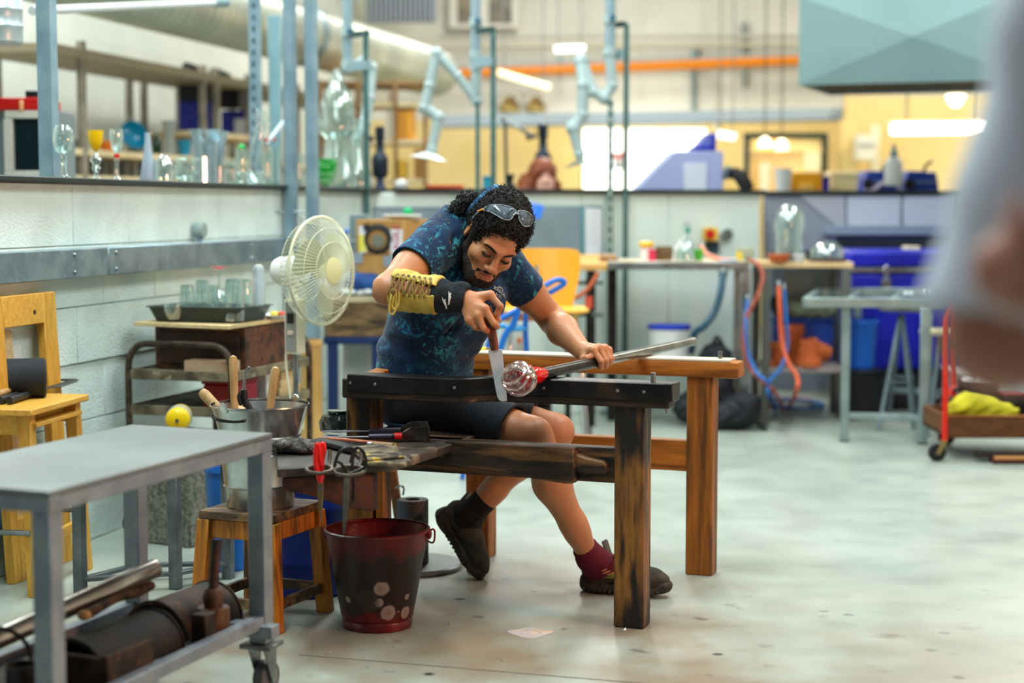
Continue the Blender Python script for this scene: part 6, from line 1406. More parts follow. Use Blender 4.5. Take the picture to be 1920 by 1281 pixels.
def armo(lab,Y,drop,joints,arm,hood,clear=False):
 x0,y1=drop;o=thing('extraction_arm',lab,'extraction arm',P(x0,y1,Y));s=Y/FPX
 top=P(x0,y1,Y);B().cyl(top,V((top.x,top.y,4.79)),9.5*s,n=18).build('drop_pipe',arm_grey,o)
 for y in joints:q=P(x0,y,Y);B().cyl(q-V((0,0,7*s)),q+V((0,0,7*s)),12.5*s,n=18).build('collar',arm_white,o)
 q=P(x0+4,joints[0]-2,Y-.04);B().cyl(q,q+V((0,-.03,0)),6*s,n=12).build('damper_knob',mk('damper_teal',(40,96,120),.4),o)
 pts=[P(x,y,Y+dy)for x,y,r,dy in arm];rr=[r*s*1.12 for x,y,r,dy in arm]
 for i in range(len(pts)-1):B().tube([pts[i],pts[i+1]],[rr[i],rr[i+1]],16).build('arm_tube',arm_white,o)
 for i in range(len(pts)):B().ball(pts[i],rr[i]*1.22,14,9).build('joint',arm_white,o)
 hx_,hy_,hr,tl=hood;m=thin_glass if clear else mk('hood_white',(228,236,234),.3)
 B().shell([(5*s,14*s),(8*s,12*s),(hr*.55*s,7*s),(hr*s,0)],.002,P(hx_,hy_,Y+arm[-1][3]),30,tl).build('hood',m,o);return o
armo('white extraction arm folded down behind the tall glass bell',9.5,(652,130),(62,120),[(652,128,9,0),(680,116,9,.1),(697,128,9,.15),(692,185,9.5,.1),(684,230,9,.05),(668,262,8,0)],(664,276,26,(-.2,0,1)),True)
armo('white extraction arm with broad white dish hood beside the curly haired head',9.5,(892,128),(42,102),[(893,128,9,0),(894,190,8,0),(858,142,7,.0),(819,100,9,0),(806,160,8.5,0),(796,202,9,0),(822,220,9,0),(810,280,8,0)],(803,298,37,(.15,0,1)))
armo('white extraction arm with clear plastic hood before the bright window',9.9,(1144,100),(36,96),[(1143,100,9.5,0),(1148,160,8.5,0),(1134,184,9.5,0),(1112,172,8.5,0),(1090,116,11,.05),(1094,160,9.5,0),(1092,215,9.5,0),(1075,240,11,0),(1086,288,8,0)],(1092,308,38,(-.25,0,1)),True)
for k,(x,y0)in enumerate(((925,55),(1172,45),(689,62))):
 q=P(x,y0,(9.25,9.9,9.2)[k]);o=thing('pole_bracket',('dark steel bracket between middle extraction arm and green pole','dark steel bracket between clear hood arm and green pole','dark steel bracket on top of the green pole behind the tall bell')[k],'bracket',q);B().bar(q,q+V((-.09,.1,0)),.03,.03).build('arm',mk('bracket_green',(40,70,70),.5),o);B().bar(q+V((.0,0,-.17)),q+V((-.10,.1,-.17)),.05,.05).build('clamp',arm_grey,o)
 # ----- things standing on and behind the back wall
def mic(lab,px,Y,s=1.):
 c=P(px,358,Y);o=thing('bench_torch',lab,'torch',c);k=Y/FPX*s
 B().lathe([(11,0),(12,6),(8,14),(7,22)],c,18)if 0 else B().lathe([(r*k,h*k)for r,h in((12,0),(12,5),(7,12),(7,24))],c,18).build('base',mk('navy_plastic',(26,50,92),.4),o)
 B().lathe([(r*k,h*k)for r,h in((11,24),(15,30),(16,58),(13,66),(8,72),(7,92),(9,96),(9,118),(5,120))],c,20).build('barrel',mk('gunmetal_blue',(30,44,58),.3,.4),o);B().cyl(c+V((-12*k,0,98*k)),c+V((-30*k,0,94*k)),5*k).build('side_port',black,o);B().lathe([(12*k,0),(13*k,2*k),(12*k,5*k)],c+V((0,0,60*k)),18).build('ring',chrome,o)
mic('dark blue torch column on the back wall cap near the wooden rack',713,9.5);mic('dark blue torch column rising behind the red haired person',1018,11.5,1.05)
def simple(name,lab,cat,x0,y0,x1,y1,Y,mat,d=.15,nm='body',extra=()):return tbox(name,lab,cat,[(nm,mat,x0,y0,x1,y1,d)]+list(extra),Y)
orange_pl=mk('orange_lid',(236,88,20),.4)
simple('orange_tray','flat bright orange tray lying on the back wall cap','tray',801,349,868,357,9.75,orange_pl,.12,'tray',[('rim',orange_pl,799,347,870,350,.13,-.005)])
simple('turquoise_box','small turquoise box on the back wall cap behind the hair','box',905,332,922,357,9.8,mk('turquoise_card',(30,160,190),.5),.08,'box',[('lid',mk('turquoise_lid',(20,130,160),.5),904,330,923,336,.09,-.004)])
o=thing('white_ball','white fabric ball on the back wall cap beside the torch column','ball',P(752,358,9.55));B().ball(P(752,347,9.6),(.04,.035,.033),16,10).build('ball',white_pl,o)
o=thing('metal_stand','dark clamp stand with silver arm next to the red haired person','stand',P(957,358,10.4));B().cyl(P(950,358,10.4),P(947,225,10.4),.010).build('rod',mk('stand_green',(50,80,80),.4,.4),o);B().tube([P(944,226,10.4),P(975,240,10.3),P(1000,258,10.3)],.012,8).build('arm',steel,o);B().lathe([(.03,0),(.035,.03),(.015,.05),(.02,.08),(.03,.1)],P(957,358,10.4),16).build('clamp',black,o);B().box(P(944,226,10.4),(.03,.03,.025)).build('clamp_head',black,o)
pY=10.95;w_=thing('person','red haired person bent low behind the back wall, only the head showing','person',(P(1010,330,pY).x,pY,0));hc=A(P(1020,335,pY))
hx=(lambda x,y,z:hc+A((x,-y,z)))
bs=SDF(A((hc[0]-.45,pY-.35,-.01)),A((hc[0]+.30,pY+.45,hc[2]+.2)),.007,bg=.04)
bs.ell(hx(0,0,.02),(.072,.088,.09),k=.02);bs.ell(hx(.005,.03,-.05),(.055,.055,.07),k=.03);bs.ell(hx(.006,.088,-.02),(.014,.02,.02),k=.01)
for sg in(-1,1):bs.ell(hx(.005+sg*.028,.082,.012),(.017,.013,.010),k=.008,op='s')
bs.ell(hx(.005,.078,-.062),(.022,.012,.008),k=.006)
ch_=hx(-.06,-.12,-.26);pv=hx(-.10,-.22,-.62);bs.cap(hx(0,-.02,-.06),ch_,.05,.07,k=.04);bs.cap(ch_-A((.1,0,0)),ch_+A((.1,0,0)),.10,.10,k=.05);bs.cap(ch_,pv,.12,.13,k=.06)
for sg in(-1,1):
 kn=pv+A((sg*.12,-.10,-.28));an_=A((pv[0]+sg*.13,pv[1]+.02,.08));bs.cap(pv+A((sg*.08,0,0)),kn,.085,.06,k=.04);bs.cap(kn,an_,.058,.04,k=.03);bs.cap(an_,an_+A((0,-.14,-.04)),.04,.03,k=.03)
 el=ch_+A((sg*.22,-.06,-.20));ha=ch_+A((sg*.10,-.24,-.22));bs.cap(ch_+A((sg*.14,0,.03)),el,.052,.042,k=.03);bs.cap(el,ha,.04,.028,k=.02);bs.ell(ha+A((0,-.05,0)),(.035,.055,.02),k=.02)
 for f in range(4):bs.cap(ha+A(((f-1.5)*.017,-.08,0)),ha+A(((f-1.5)*.02,-.14,-.015)),.010,.008,k=.006)
 bs.cap(ha+A((-sg*.03,-.04,0)),ha+A((-sg*.055,-.09,-.01)),.011,.009,k=.006)
v,q=bs.mesh();np_mesh('body',v,q,mk('pale_skin',(232,176,152),.5),w_)
hs=SDF(hc-.28,hc+.28,.006,bg=.03);hs.ell(hx(-.01,-.015,.035),(.095,.11,.10),k=.02)
for x,y,z,r in((-.085,.01,-.05,.045),(-.10,.0,-.12,.05),(-.06,-.06,-.10,.07),(.08,-.02,-.05,.036),(.085,-.03,-.11,.034),(-.14,.02,-.10,.04),(-.12,-.04,-.03,.05)):hs.ell(hx(x,y,z),(r,r,r*1.3),k=.03)
hs.ell(hx(.015,.11,-.045),(.062,.06,.085),k=.02,op='s');v,q=hs.mesh();v+=.004*np.sin(v[:,[0]]*160+v[:,[2]]*60);np_mesh('hair',v,q,mk('red_hair',(150,70,24),.5,col2=(100,40,14),sc=30,st=(3,3,1)),w_)
ts_=SDF(A((hc[0]-.45,pY-.3,.45)),A((hc[0]+.3,pY+.4,hc[2])),.007,bg=.04);ts_.cap(ch_-A((.1,0,0)),ch_+A((.1,0,0)),.112,.112,k=.05);ts_.cap(ch_,pv,.132,.142,k=.06)
for sg in(-1,1):ts_.cap(ch_+A((sg*.14,0,.03)),ch_+A((sg*.19,-.04,-.10)),.064,.058,k=.03)
v,q=ts_.mesh();np_mesh('top',v,q,mk('dark_top',(36,34,36),.8),w_)
lil=mk('lilac_panel',(160,170,212),.5);o=thing('machine_guard','lilac sloping machine guard with white panel on the back wall','machine',P(1280,358,10.8));B().prism([P(1190,358,10.8),P(1356,358,10.8),P(1356,283,10.8),P(1264,283,10.8)],(0,.5,0)).build('guard',lil,o,bev=.006)
pbox('white_panel',mk('lilac_white',(206,212,226),.5),o,1282,306,1326,357,10.79,.01);B().prism([P(1300,283,10.85),P(1342,283,10.85),P(1342,250,10.85),P(1326,250,10.85)],(0,.3,0)).build('top_guard',mk('guard_blue',(40,60,170),.4,col2=(150,160,210),sc=2),o,bev=.004);pbox('blue_edge',blue_pl,o,1335,250,1343,283,10.82,.32);pbox('blue_edge',blue_pl,o,1300,274,1336,282,10.82,.32)
o=thing('black_hose','thick black flexible hose bending down beside the lilac guard','hose',P(1395,356,10.8));B().tube([P(1362,326,10.9),P(1380,326,10.85),P(1394,340,10.8),P(1402,357,10.8)],[.035,.04,.045,.045],14,smooth=4).build('hose',rubber,o);B().cyl(P(1356,320,10.9),P(1366,328,10.9),.05).build('collar',arm_grey,o)
YW=15.2;wf=mk('dark_green_frame',(24,44,34),.5);win=thing('window_1','dark framed inner window',None,P(1475,358,YW));setp(win,kind='structure')
for n_,x0,y0,x1,y1 in(('frame',1395,249,1553,260),('frame',1395,260,1406,365),('frame',1541,260,1553,365),('mullion',1455,282,1459,365),('transom',1405,281,1543,285)):pbox(n_,wf if n_=='frame' else cream,win,x0,y0,x1,y1,YW-.05,.06)
pbox('pane',mk('warm_pane',(250,222,150),.5,emit=.35,col2=(226,180,110),sc=2.2),win,1405,260,1543,365,YW+.02,.03)
for k,(x0,y0,x1,y1,lb)in enumerate(((1422,262,1446,276,'glowing lamp shade seen in the dark framed window'),(1457,268,1474,280,'smaller glowing lamp shade in the dark framed window'))):
 o=thing('pendant_lamp',lb,'lamp',P((x0+x1)/2,y1,YW-.02));q=P((x0+x1)/2,(y0+y1)/2,YW-.03);B().lathe([(.02,.06),(.045,.03),(.06,-.03),(.0001,-.03)],q,20).build('shade',mk('warm_lamp',(255,240,200),.5,emit=3.),o);B().cyl(q+V((0,0,.06)),V((q.x,q.y,4.79)),.006).build('cord',black,o)
for k,(x0,y0,x1,y1,c_,lb)in enumerate(((1412,300,1422,358,(224,176,90),'narrow tan board leaning in the dark framed window'),(1424,306,1444,358,(246,228,190),'cream board leaning in the dark framed window'),(1508,285,1538,322,(250,232,180),'pale poster hung in the dark framed window'))):
 tbox('display_board',lb,'board',[('board',mk('disp%d'%k,c_,.7),x0,y0,x1,y1,.02),('edge',mk('dispe%d'%k,tuple(int(v*.8)for v in c_),.7),x0-1,y0-1.5,x1+1,y0,.025)],15.13)
simple('orange_case','orange carrying case with half round opening on the wall cap','case',1482,323,1542,358,12.2,mk('case_orange',(236,160,20),.45),.2,'case',[('pocket',mk('case_tan',(240,190,90),.6),1498,345,1526,358,.05,-.01)])
o=thing('white_tub','plain white tub standing before the orange carrying case','tub',P(1468,358,12.0));B().shell([(.048,0),(.05,.002),(.062,.155),(.064,.157)],.004,P(1468,358,12.0),24).build('tub',white_pl,o);B().ring(P(1468,318,12.0),.062,.004).build('rim',white_pl,o)
simple('blue_tin','narrow blue tin next to the orange carrying case','tin',1543,332,1556,358,12.2,blue_pl,.06,'tin',[('lid',mk('blue_lid',(6,24,120),.4),1542,330,1557,334,.07,-.005)])
simple('cream_carton','cream carton standing between blue tin and the blue grinders','carton',1558,328,1612,358,12.4,mk('cream_card',(236,214,160),.6),.2,'carton',[('lid',mk('cream_lid',(246,226,176),.6),1556,322,1614,330,.22,-.01)])
mb=mk('machine_blue',(12,60,160),.4)
for k,(x0,x1,lb)in enumerate(((1620,1684,'blue bench grinder behind the white spray bottle'),(1697,1762,'blue bench grinder with black lever'))):
 o=thing('bench_grinder',lb,'machine',P((x0+x1)/2,360,11.4));B().prism([P(x0,361,11.4),P(x1,361,11.4),P(x1-6,322,11.4),P(x0+4,320,11.4)],(0,.25,0)).build('housing',mb,o,bev=.01);pbox('band',mk('machine_band',(90,120,170),.3),o,x0+2,338,x1-2,345,11.39,.01);B().cyl(P(x0+8,345,11.35),P(x0+8,345,11.4),.035,n=18).build('wheel',dark_steel,o)
 B().tube([P(x1-30,322,11.42),P(x1-26,310,11.4),P(x1-14,302,11.38)],.010,8).build('lever',black,o)
 if k==0:B().tube([P(1622,356,11.38),P(1640,354,11.35),P(1652,346,11.33),P(1660,342,11.33)],.012,8,smooth=4).build('chute',mk('pale_chute',(206,190,216),.4),o)
o=thing('spray_bottle','white plastic bottle with grey pump nozzle before the blue grinder','bottle',P(1675,347,11.1));c=P(1675,348,11.1);k=11.1/FPX;B().lathe([(r*k,h*k)for r,h in((15,0),(17,4),(17,40),(12,50),(7,54),(7,60),(4,64),(3,74))],c,24).build('bottle',white_pl,o);B().lathe([(r*k,h*k)for r,h in((8,54),(8,60),(4,66),(3,76),(.01,77))],c,16).build('pump',arm_grey,o)
# ----- far structures: beams, pipes, windows, lamps
def farbar(name,lab,cat,x0,y0,x1,y1,Y,r,mat,rect=False,Y1=None,hang=False):
 a,b=P(x0,y0,Y),P(x1,y1,Y1 or Y);o=thing(name,lab,cat,a)
 (B().bar(a,b,r*2,r*2)if rect else B().cyl(a,b,r,n=14)).build('bar',mat,o)
 if hang:
  for t in(.12,.88):q=a.lerp(b,t);B().cyl(q,V((q.x,q.y,4.79)),.005,n=6).build('hanger',steel,o)
 return o
o=farbar('gas_pipe','bright orange gas pipe running along the far wall','pipe',770,142,1640,108,16.6,.048,mk('pipe_orange',(240,140,20),.4))
for px in(1050,1300):q=P(px,142-(px-770)*.039,16.6);B().bar(q+V((0,.02,-.07)),q+V((0,.02,.14)),.04,.02).build('clip',arm_grey,o)
for k,(y0,y1,r,lb)in enumerate(((88,82,.02,'thin pale conduit on the far wall above the orange pipe'),(70,68,.02,'upper thin conduit on the far wall panels'),(128,100,.03,'grey conduit just behind the orange gas pipe'))):farbar('wall_conduit',lb,'conduit',820,y0,1640,y1,16.8,r,mk('conduit%d'%k,((206,200,180),(196,196,186),(176,182,186))[k],.5))
beam_m=mk('beam_blue_grey',(166,180,190),.5)
a,b_=P(828,226,15.8),P(1925,206,15.8);B().prism([a+V((0,0,-.05)),b_+V((0,0,-.05)),b_+V((0,0,.05)),a+V((0,0,.05))],(0,.15,0)).build('trim_4',beam_m,kind='structure')
B().prism([a+V((0,-.05,-.065)),b_+V((0,-.05,-.065)),b_+V((0,-.05,-.05)),a+V((0,-.05,-.05))],(0,.25,0)).build('trim_5',mk('beam_edge',(120,134,146),.5),kind='structure')
wn=thing('window_2','bright window',None,P(1210,350,16.4));setp(wn,kind='structure');lit=mk('lit_window',(250,255,248),.5,emit=2.2)
pbox('pane',lit,wn,1092,240,1328,365,16.4,.04)
for x in(1092,1168,1244,1326):pbox('frame',cream,wn,x-2,236,x+2,365,16.36,.05)
pbox('frame',cream,wn,1088,234,1332,241,16.35,.06)
simple('red_notice','small red notice fixed on the bright window','notice',1148,286,1170,298,16.3,mk('notice_red',(236,70,50),.6),.02,'notice',[('paper',paper,1150,299,1168,318,.015)])
for k,(x0,x1)in enumerate(((938,974),(988,1022))):
 o=thing('window_%d'%(3+k),'arched dark opening',None,P((x0+x1)/2,210,16.8));setp(o,kind='structure');n=14;cx,rx=(x0+x1)/2,(x1-x0)/2
 arc=[P(cx+rx*math.cos(math.pi*i/n),194-17*math.sin(math.pi*i/n),16.86)for i in range(n+1)]+[P(x0,210,16.86),P(x1,210,16.86)]
 B().prism(arc,(0,.05,0)).build('opening',mk('arch_dark',(92,84,62),.5,col2=(150,118,50),sc=4),o);B().tube(arc[:n+1],.02,6).build('arch_trim',off_white,o);B().bar(P(x0+6,202,16.84),P(x1-4,208,16.84),.03,.02).build('lit_edge',mk('lit_edge',(236,214,130),.5),o)
o=thing('window_5','high window',None,P(908,45,16.8));setp(o,kind='structure');pbox('pane',mk('high_pane',(84,82,62),.2,col2=(160,140,110),sc=5),o,856,-20,960,44,16.85,.05)
for x0,y0,x1,y1 in((842,44,972,52),(842,-20,857,44),(959,-20,972,44),(898,-20,916,44)):pbox('frame',off_white,o,x0,y0,x1,y1,16.8,.06)
for k,(x,y0,y1,lb)in enumerate(((1302,96,240,'dark topped hanging pipe in front of the far wall'),(1342,108,246,'white hanging rod beside the dark topped pipe'),(1398,42,162,'short grey duct drop above the window with dark frame'),(1012,170,235,'cream pillar pipe beside the arched openings'))):
 farbar('hanging_pipe',lb,'pipe',x,y1,x-1,y0,16.93,(.026,.02,.03,.035)[k],mk('hang%d'%k,((120,140,140),(216,216,206),(150,160,158),(226,214,186))[k],.5))
o=farbar('pipe_valve','dark valve at the top of the hanging pipe','valve',1302,100,1318,118,16.9,.035,mk('valve_dark',(60,72,76),.5));B().box(P(1306,98,16.88),(.08,.04,.03)).build('valve_lever',MATS['valve_dark'],o)
farbar('strip_lamp','slanting warm strip lamp before the arched openings','lamp',934,136,1030,164,15.0,.028,mk('warm_strip',(255,244,200),.5,emit=1.1),hang=True)
farbar('strip_lamp','short bright strip lamp beside the green pole top','lamp',1040,93,1096,91,15.0,.03,mk('cool_strip',(252,255,255),.5,emit=1.3),hang=True)
farbar('strip_lamp','glowing strip lamp end beside the lilac machine guard','lamp',1346,252,1378,257,14.8,.032,MATS['cool_strip'],hang=True)
o=farbar('ceiling_light','long glowing fluorescent lamp over the blue grinders','lamp',1672,242,1862,240,14.0,.045,mk('fluorescent',(255,252,240),.5,emit=5.));B().bar(P(1662,231,14.05),P(1872,229,14.05),.08,.03).build('housing',cream,o)
for x in(1700,1830):B().cyl(P(x,230,14.05),V((P(x,230,14.05).x,14.05,4.79)),.008).build('hanger',steel,o)
o=thing('globe_lamp','glowing white globe lamp under the grey canopy hood','lamp',P(1792,197,14.5));c=P(1792,187,14.5);B().lathe([(.0001,-.06),(.035,-.05),(.066,.0),(.078,.035),(.0001,.04)],c,24).build('globe',mk('globe_glow',(255,254,246),.5,emit=4.),o);B().lathe([(.078,.036),(.08,.05),(.03,.075),(.0001,.076)],c,20).build('fitting',cream,o);B().cyl(c+V((0,0,.07)),V((c.x,c.y,4.79)),.006).build('cord',black,o)
B().b0((P(1588,0,15.6).x,15.6,0),(7.9,15.7,P(960,180,15.6).z)).build('wall_inner',cream,kind='structure')
o=farbar('door_post','cream door post right of the dark framed window','post',1590,640,1590,225,15.3,.07,cream,True);farbar('door_post','second cream door post with grey pipe beside the dark framed window','post',1640,640,1640,235,15.3,.04,mk('post_cream',(238,226,190),.6),True)
simple('wall_cabinet','small grey white wall cabinet above the white spray bottle','cabinet',1608,252,1642,300,15.0,mk('cab_white',(224,216,196),.5),.2,'cabinet',[('door',mk('cab_door',(196,196,190),.5),1610,266,1640,272,.02,-.02)])
# ----- counters behind the low walls
def bwb(px,n):t=bpx(px,n);return bw(t,0,n)
ctr=thing('back_counter','long dark worktop running behind the low back wall','counter',bw(.4,0,-.5));wt=mk('dark_worktop',(52,66,66),.4)
for a,b_ in((.2,1.50),(2.05,BL+.1)):
 B().prism([bw(a,1.27,-.16),bw(b_,1.27,-.16),bw(b_,1.27,-1.0),bw(a,1.27,-1.0)],(0,0,.028)).build('worktop',wt,ctr,bev=.003)
 for t in(a+.05,b_-.05):B().prism([bw(t-.03,0,-.9),bw(t+.03,0,-.9),bw(t+.03,0,-.96),bw(t-.03,0,-.96)],(0,0,1.27)).build('leg',steel,ctr)
B().prism([bw(1.50,1.27,-.16),bw(2.05,1.27,-.16),bw(2.05,1.27,-.5),bw(1.50,1.27,-.5)],(0,0,.028)).build('worktop',wt,ctr,bev=.003)
stt=thing('torch_pedestal','plain steel pedestal carrying the torch column behind the red haired person','pedestal',(P(1018,358,11.5).x,11.5,0));B().cyl(stt.location,V(stt.location)+V((0,0,P(1018,358,11.5).z)),.05).build('column',steel,stt);B().lathe([(.18,0),(.18,.02),(.05,.03)],stt.location,24).build('base',dark_steel,stt)
fc_=thing('fume_cabinet','grey steel fume cabinet with sloped side panel behind the blue chest','cabinet',P(1610,700,10.7));gp=mk('cabinet_grey',(196,206,218),.5,0,col2=(184,194,208),sc=2);gp2=mk('cabinet_dark',(150,162,176),.5)
a,b_=P(1430,640,10.7),P(1960,640,10.7)
B().prism([V((a.x,10.7,1.275)),V((b_.x,10.7,1.275)),V((b_.x,12.75,1.275)),V((a.x,12.75,1.275))],(0,0,.025)).build('top',black_cap,fc_,bev=.004)
pbox('back_panel',gp2,fc_,1430,366,1960,760,11.25,.04)
for x0,x1 in((1588,1690),(1693,1795),(1798,1960)):pbox('panel',gp,fc_,x0,367,x1,424,10.72,.02)
B().prism([P(1500,367,10.72),P(1585,367,10.72),P(1585,424,10.72),P(1568,424,10.72)],(0,.02,0)).build('slope_panel',mk('cabinet_pale',(176,186,196),.45,.2),fc_);B().prism([P(1432,367,10.73),P(1500,367,10.73),P(1568,424,10.73),P(1568,470,10.76),P(1432,470,10.76)],(0,.02,0)).build('side_panel',mk('cabinet_mid',(150,160,172),.5),fc_)
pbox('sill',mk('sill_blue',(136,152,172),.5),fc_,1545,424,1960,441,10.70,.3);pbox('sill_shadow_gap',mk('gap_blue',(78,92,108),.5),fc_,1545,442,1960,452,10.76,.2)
for x in(1436,1930):pbox('leg',gp2,fc_,x,366,x+14,780,10.74,.05)
pbox('rear_leg',gp2,fc_,1440,366,1454,700,12.6,.05);pbox('rear_leg',gp2,fc_,1930,366,1944,700,12.6,.05)
YH=10.4;hood=thing('canopy_hood','large grey sheet metal canopy hood with cross creased side panel','hood',P(1700,160,YH));hm=mk('hood_zinc',(134,164,166),.45,.2,col2=(126,156,158),sc=2)
q0_=P(1497,160,YH);W2=1.36;z1h=P(1497,-6,YH).z
q=[q0_,q0_+VD*W2,V((q0_.x,q0_.y,z1h))+VD*W2,V((q0_.x,q0_.y,z1h))];ap=(q[0]+q[1]+q[2]+q[3])/4-UD*.05
B().add(q+[ap]+[p+UD*.02 for p in q],[(0,1,4),(1,2,4),(2,3,4),(3,0,4),(8,7,6,5),(0,5,6,1),(1,6,7,2),(2,7,8,3),(3,8,5,0)]).build('front_panel',hm,hood,ang=2)
for i,j in((0,3),(1,2)):B().prism([q[i]+UD*.02,q[j]+UD*.02,q[j]+UD,q[i]+UD],VD*(.02 if i==0 else-.02)).build('side_panel',hm,hood)
B().prism([q[0]+VD*.02+UD*.98,q[1]-VD*.02+UD*.98,q[2]-VD*.02+UD*.98,q[3]+VD*.02+UD*.98],UD*.02).build('rear_panel',hm,hood)
B().prism([p+V((0,0,.02))for p in(q[0]+VD*.02+UD*.02,q[1]-VD*.02+UD*.02,q[1]-VD*.02+UD*.98,q[0]+VD*.02+UD*.98)],(0,0,.02)).build('underside_shade',mk('hood_inside',(14,24,24),.6),hood,label='dark filter plate under the hood')  # shade of the open hood underside, put in as a near-black sheet
B().prism([q[3],q[2],q[2]+UD,q[3]+UD],(0,0,.02)).build('top_panel',hm,hood);c4=(q[2]+q[3]+UD)/2;B().prism([c4+VD*a+UD*b+V((0,0,.02))for a,b in((-.35,-.3),(.35,-.3),(.35,.3),(-.35,.3))],(0,0,4.77-z1h)).build('chimney',hm,hood)
# ----- panels, papers and fittings on the back wall
def onback(name,label,cat,x0,y0,x1,y1,mat,th=.02,nm='board',extra=()):
 o=thing(name,label,cat,bw(bpx((x0+x1)/2,.003),0,.003)+V((0,0,P(1,y1,bw(bpx((x0+x1)/2)).y).z)))
 def pb(nm,m,x0,y0,x1,y1,th,off=.003):
  a,b_=bw(bpx(x0,off),0,off),bw(bpx(x1,off),0,off);z1,z0=P(1,y0,(a.y+b_.y)/2).z,P(1,y1,(a.y+b_.y)/2).z
  B().prism([a+V((0,0,z0)),b_+V((0,0,z0)),b_+V((0,0,z1)),a+V((0,0,z1))],BN*th).build(nm,m,o,bev=.002)
 pb(nm,mat,x0,y0,x1,y1,th)
 for e in extra:pb(*e)
 return o
sg_=mk('steel_sheet',(148,170,180),.4,.3,col2=(132,154,164),sc=3)
onback('steel_sheet','large blue grey steel sheet standing on the worktable against the back wall','panel',965,386,1128,492,sg_,.02,'sheet',[('edge_strip',mk('teal_edge',(90,150,160),.5),1086,387,1091,490,.03)])
o=onback('paper_notice','tall white paper notice taped on the blue grey steel sheet','paper',1093,391,1124,478,paper,.004,'sheet',[('text_line',mk('grey_text',(190,196,206),.8),1097,400+k*8,1118,402+k*8,.002,.030)for k in range(8)])
for c in o.children:
 if c.name.startswith('sheet'):c.location=WM[o.name].to_3x3().inverted()@(BN*.024)
onback('steel_sheet','low grey steel sheet behind the cardboard box on the back wall','panel',700,388,884,500,sg_,.02,'sheet',[('edge_strip',mk('sheet_edge',(116,136,148),.5),700,388,884,392,.025),('seam',mk('sheet_edge',(116,136,148),.5),790,392,792,500,.022)])
o=thing('blue_scoop','blue plastic scoop hung on the back wall beside the glasses','scoop',P(1003,410,9.5));B().prism([P(990,378,9.55),P(1021,386,9.55),P(1013,412,9.5),P(998,409,9.5)],(0,.05,0)).build('scoop',mk('scoop_blue',(14,100,200),.4),o,bev=.004);B().cyl(P(1003,384,9.55),P(1003,384,9.75),.008).build('peg',steel,o)
o=onback('emergency_stop','red emergency stop button on yellow box fixed to the back wall','switch',1317,427,1338,451,mk('estop_yellow',(236,190,30),.4),.05,'box')
c=bw(bpx(1327,.06),0,.055)+V((0,0,P(1,439,bw(bpx(1327)).y).z));B().lathe([(.014,0),(.014,.02),(.030,.022),(.030,.034),(.0001,.04)],c,20,BN).build('button',mk('estop_red',(190,20,16),.35),o)
onback('black_socket','black socket box under the red emergency stop','socket',1322,453,1342,466,black,.04,'box',[('plug',mk('plug_teal',(30,60,70),.5),1328,462,1340,476,.05)])
o=thing('round_gauge','pale grey round gauge on the back wall beside the emergency stop','gauge',bw(bpx(1358),0,.0)+V((0,0,P(1,455,bw(bpx(1358)).y).z)));c=bw(bpx(1358),0,.003)+V((0,0,P(1,440,bw(bpx(1358)).y).z));B().lathe([(.036,0),(.038,.005),(.036,.03),(.0001,.032)],c,24,BN).build('dial',mk('gauge_grey',(176,190,194),.4),o);B().lathe([(.034,.0325),(.036,.034),(.036,.036),(.034,.036)],c,24,BN).build('bezel',steel,o)
onback('small_label','small grey label stuck on the back wall above the bottle','label',1281,415,1293,422,mk('label_grey',(196,206,212),.7),.003,'label',[('print',mk('label_print',(150,164,174),.7),1283,417,1291,419,.004)])
# ----- worktable along the back wall
YT=9.25
def Tp(px,z,dy=0.):q=P(px,480,YT+dy);return V((q.x,YT+dy,z))
zt_=.905;wt1=thing('worktable','long steel edged worktable with pale top along the back wall','table',Tp(1250,0));top_m=mk('pale_worktop',(232,214,176),.6,col2=(212,196,160),sc=4)
B().prism([Tp(1140,zt_-.02),Tp(1405,zt_-.02),Tp(1405,zt_-.02,.62),Tp(1140,zt_-.02,.5)],(0,0,.02)).build('top',top_m,wt1,bev=.002);B().prism([Tp(1075,zt_-.05,.03),Tp(1139,zt_-.05,.01),Tp(1139,zt_-.02+.015,.44),Tp(1075,zt_-.02+.015,.3)],(0,0,.035)).build('side_board',mk('orange_board',(222,168,96),.6),wt1,bev=.002)
pbox('front_edge',steel,wt1,1140,491,1405,506,YT-.01,.02)
for px,dy in((1108,.05),(1398,.02),(1148,.3),(1385,.5)):q=Tp(px,0,dy);B().box((q.x,q.y,.43),(.05,.05,.86)).build('leg',dark_steel if px<1200 else steel,wt1,bev=.003)
B().prism([Tp(1150,.29,.05),Tp(1400,.29,.05),Tp(1400,.29,.5),Tp(1150,.29,.4)],(0,0,.02)).build('low_shelf',steel,wt1)
def tt(px,dy=.12):return Tp(px,zt_+.001,dy)
k_=YT/FPX
o=thing('board_stack','stack of thin brown boards at the end of the worktable','boards',tt(1142));
for k in range(3):B().prism([tt(1124+k*2)+V((0,0,.011*k+.0)),tt(1160-k*3)+V((0,0,.011*k)),tt(1160-k*3,.3)+V((0,0,.011*k)),tt(1124,.3)+V((0,0,.011*k))],(0,0,.010)).build('board',mk('thin_board%d'%k,((150,110,80),(176,140,104),(196,160,130))[k],.7),o,bev=.001)
o=thing('paint_pot','white pot with pink smear and yellow lid on the worktable','pot',tt(1212));B().lathe([(.028,0),(.032,.004),(.034,.075),(.0001,.076)],tt(1212),22).build('pot',mk('white_pink_pot',(240,226,226),.4,col2=(220,40,90),sc=12,lo=.5,hi=.55),o);B().lathe([(.04,.076),(.042,.08),(.042,.096),(.03,.104),(.0001,.105)],tt(1212),22).build('lid',mk('lid_yellow',(248,190,20),.4),o)
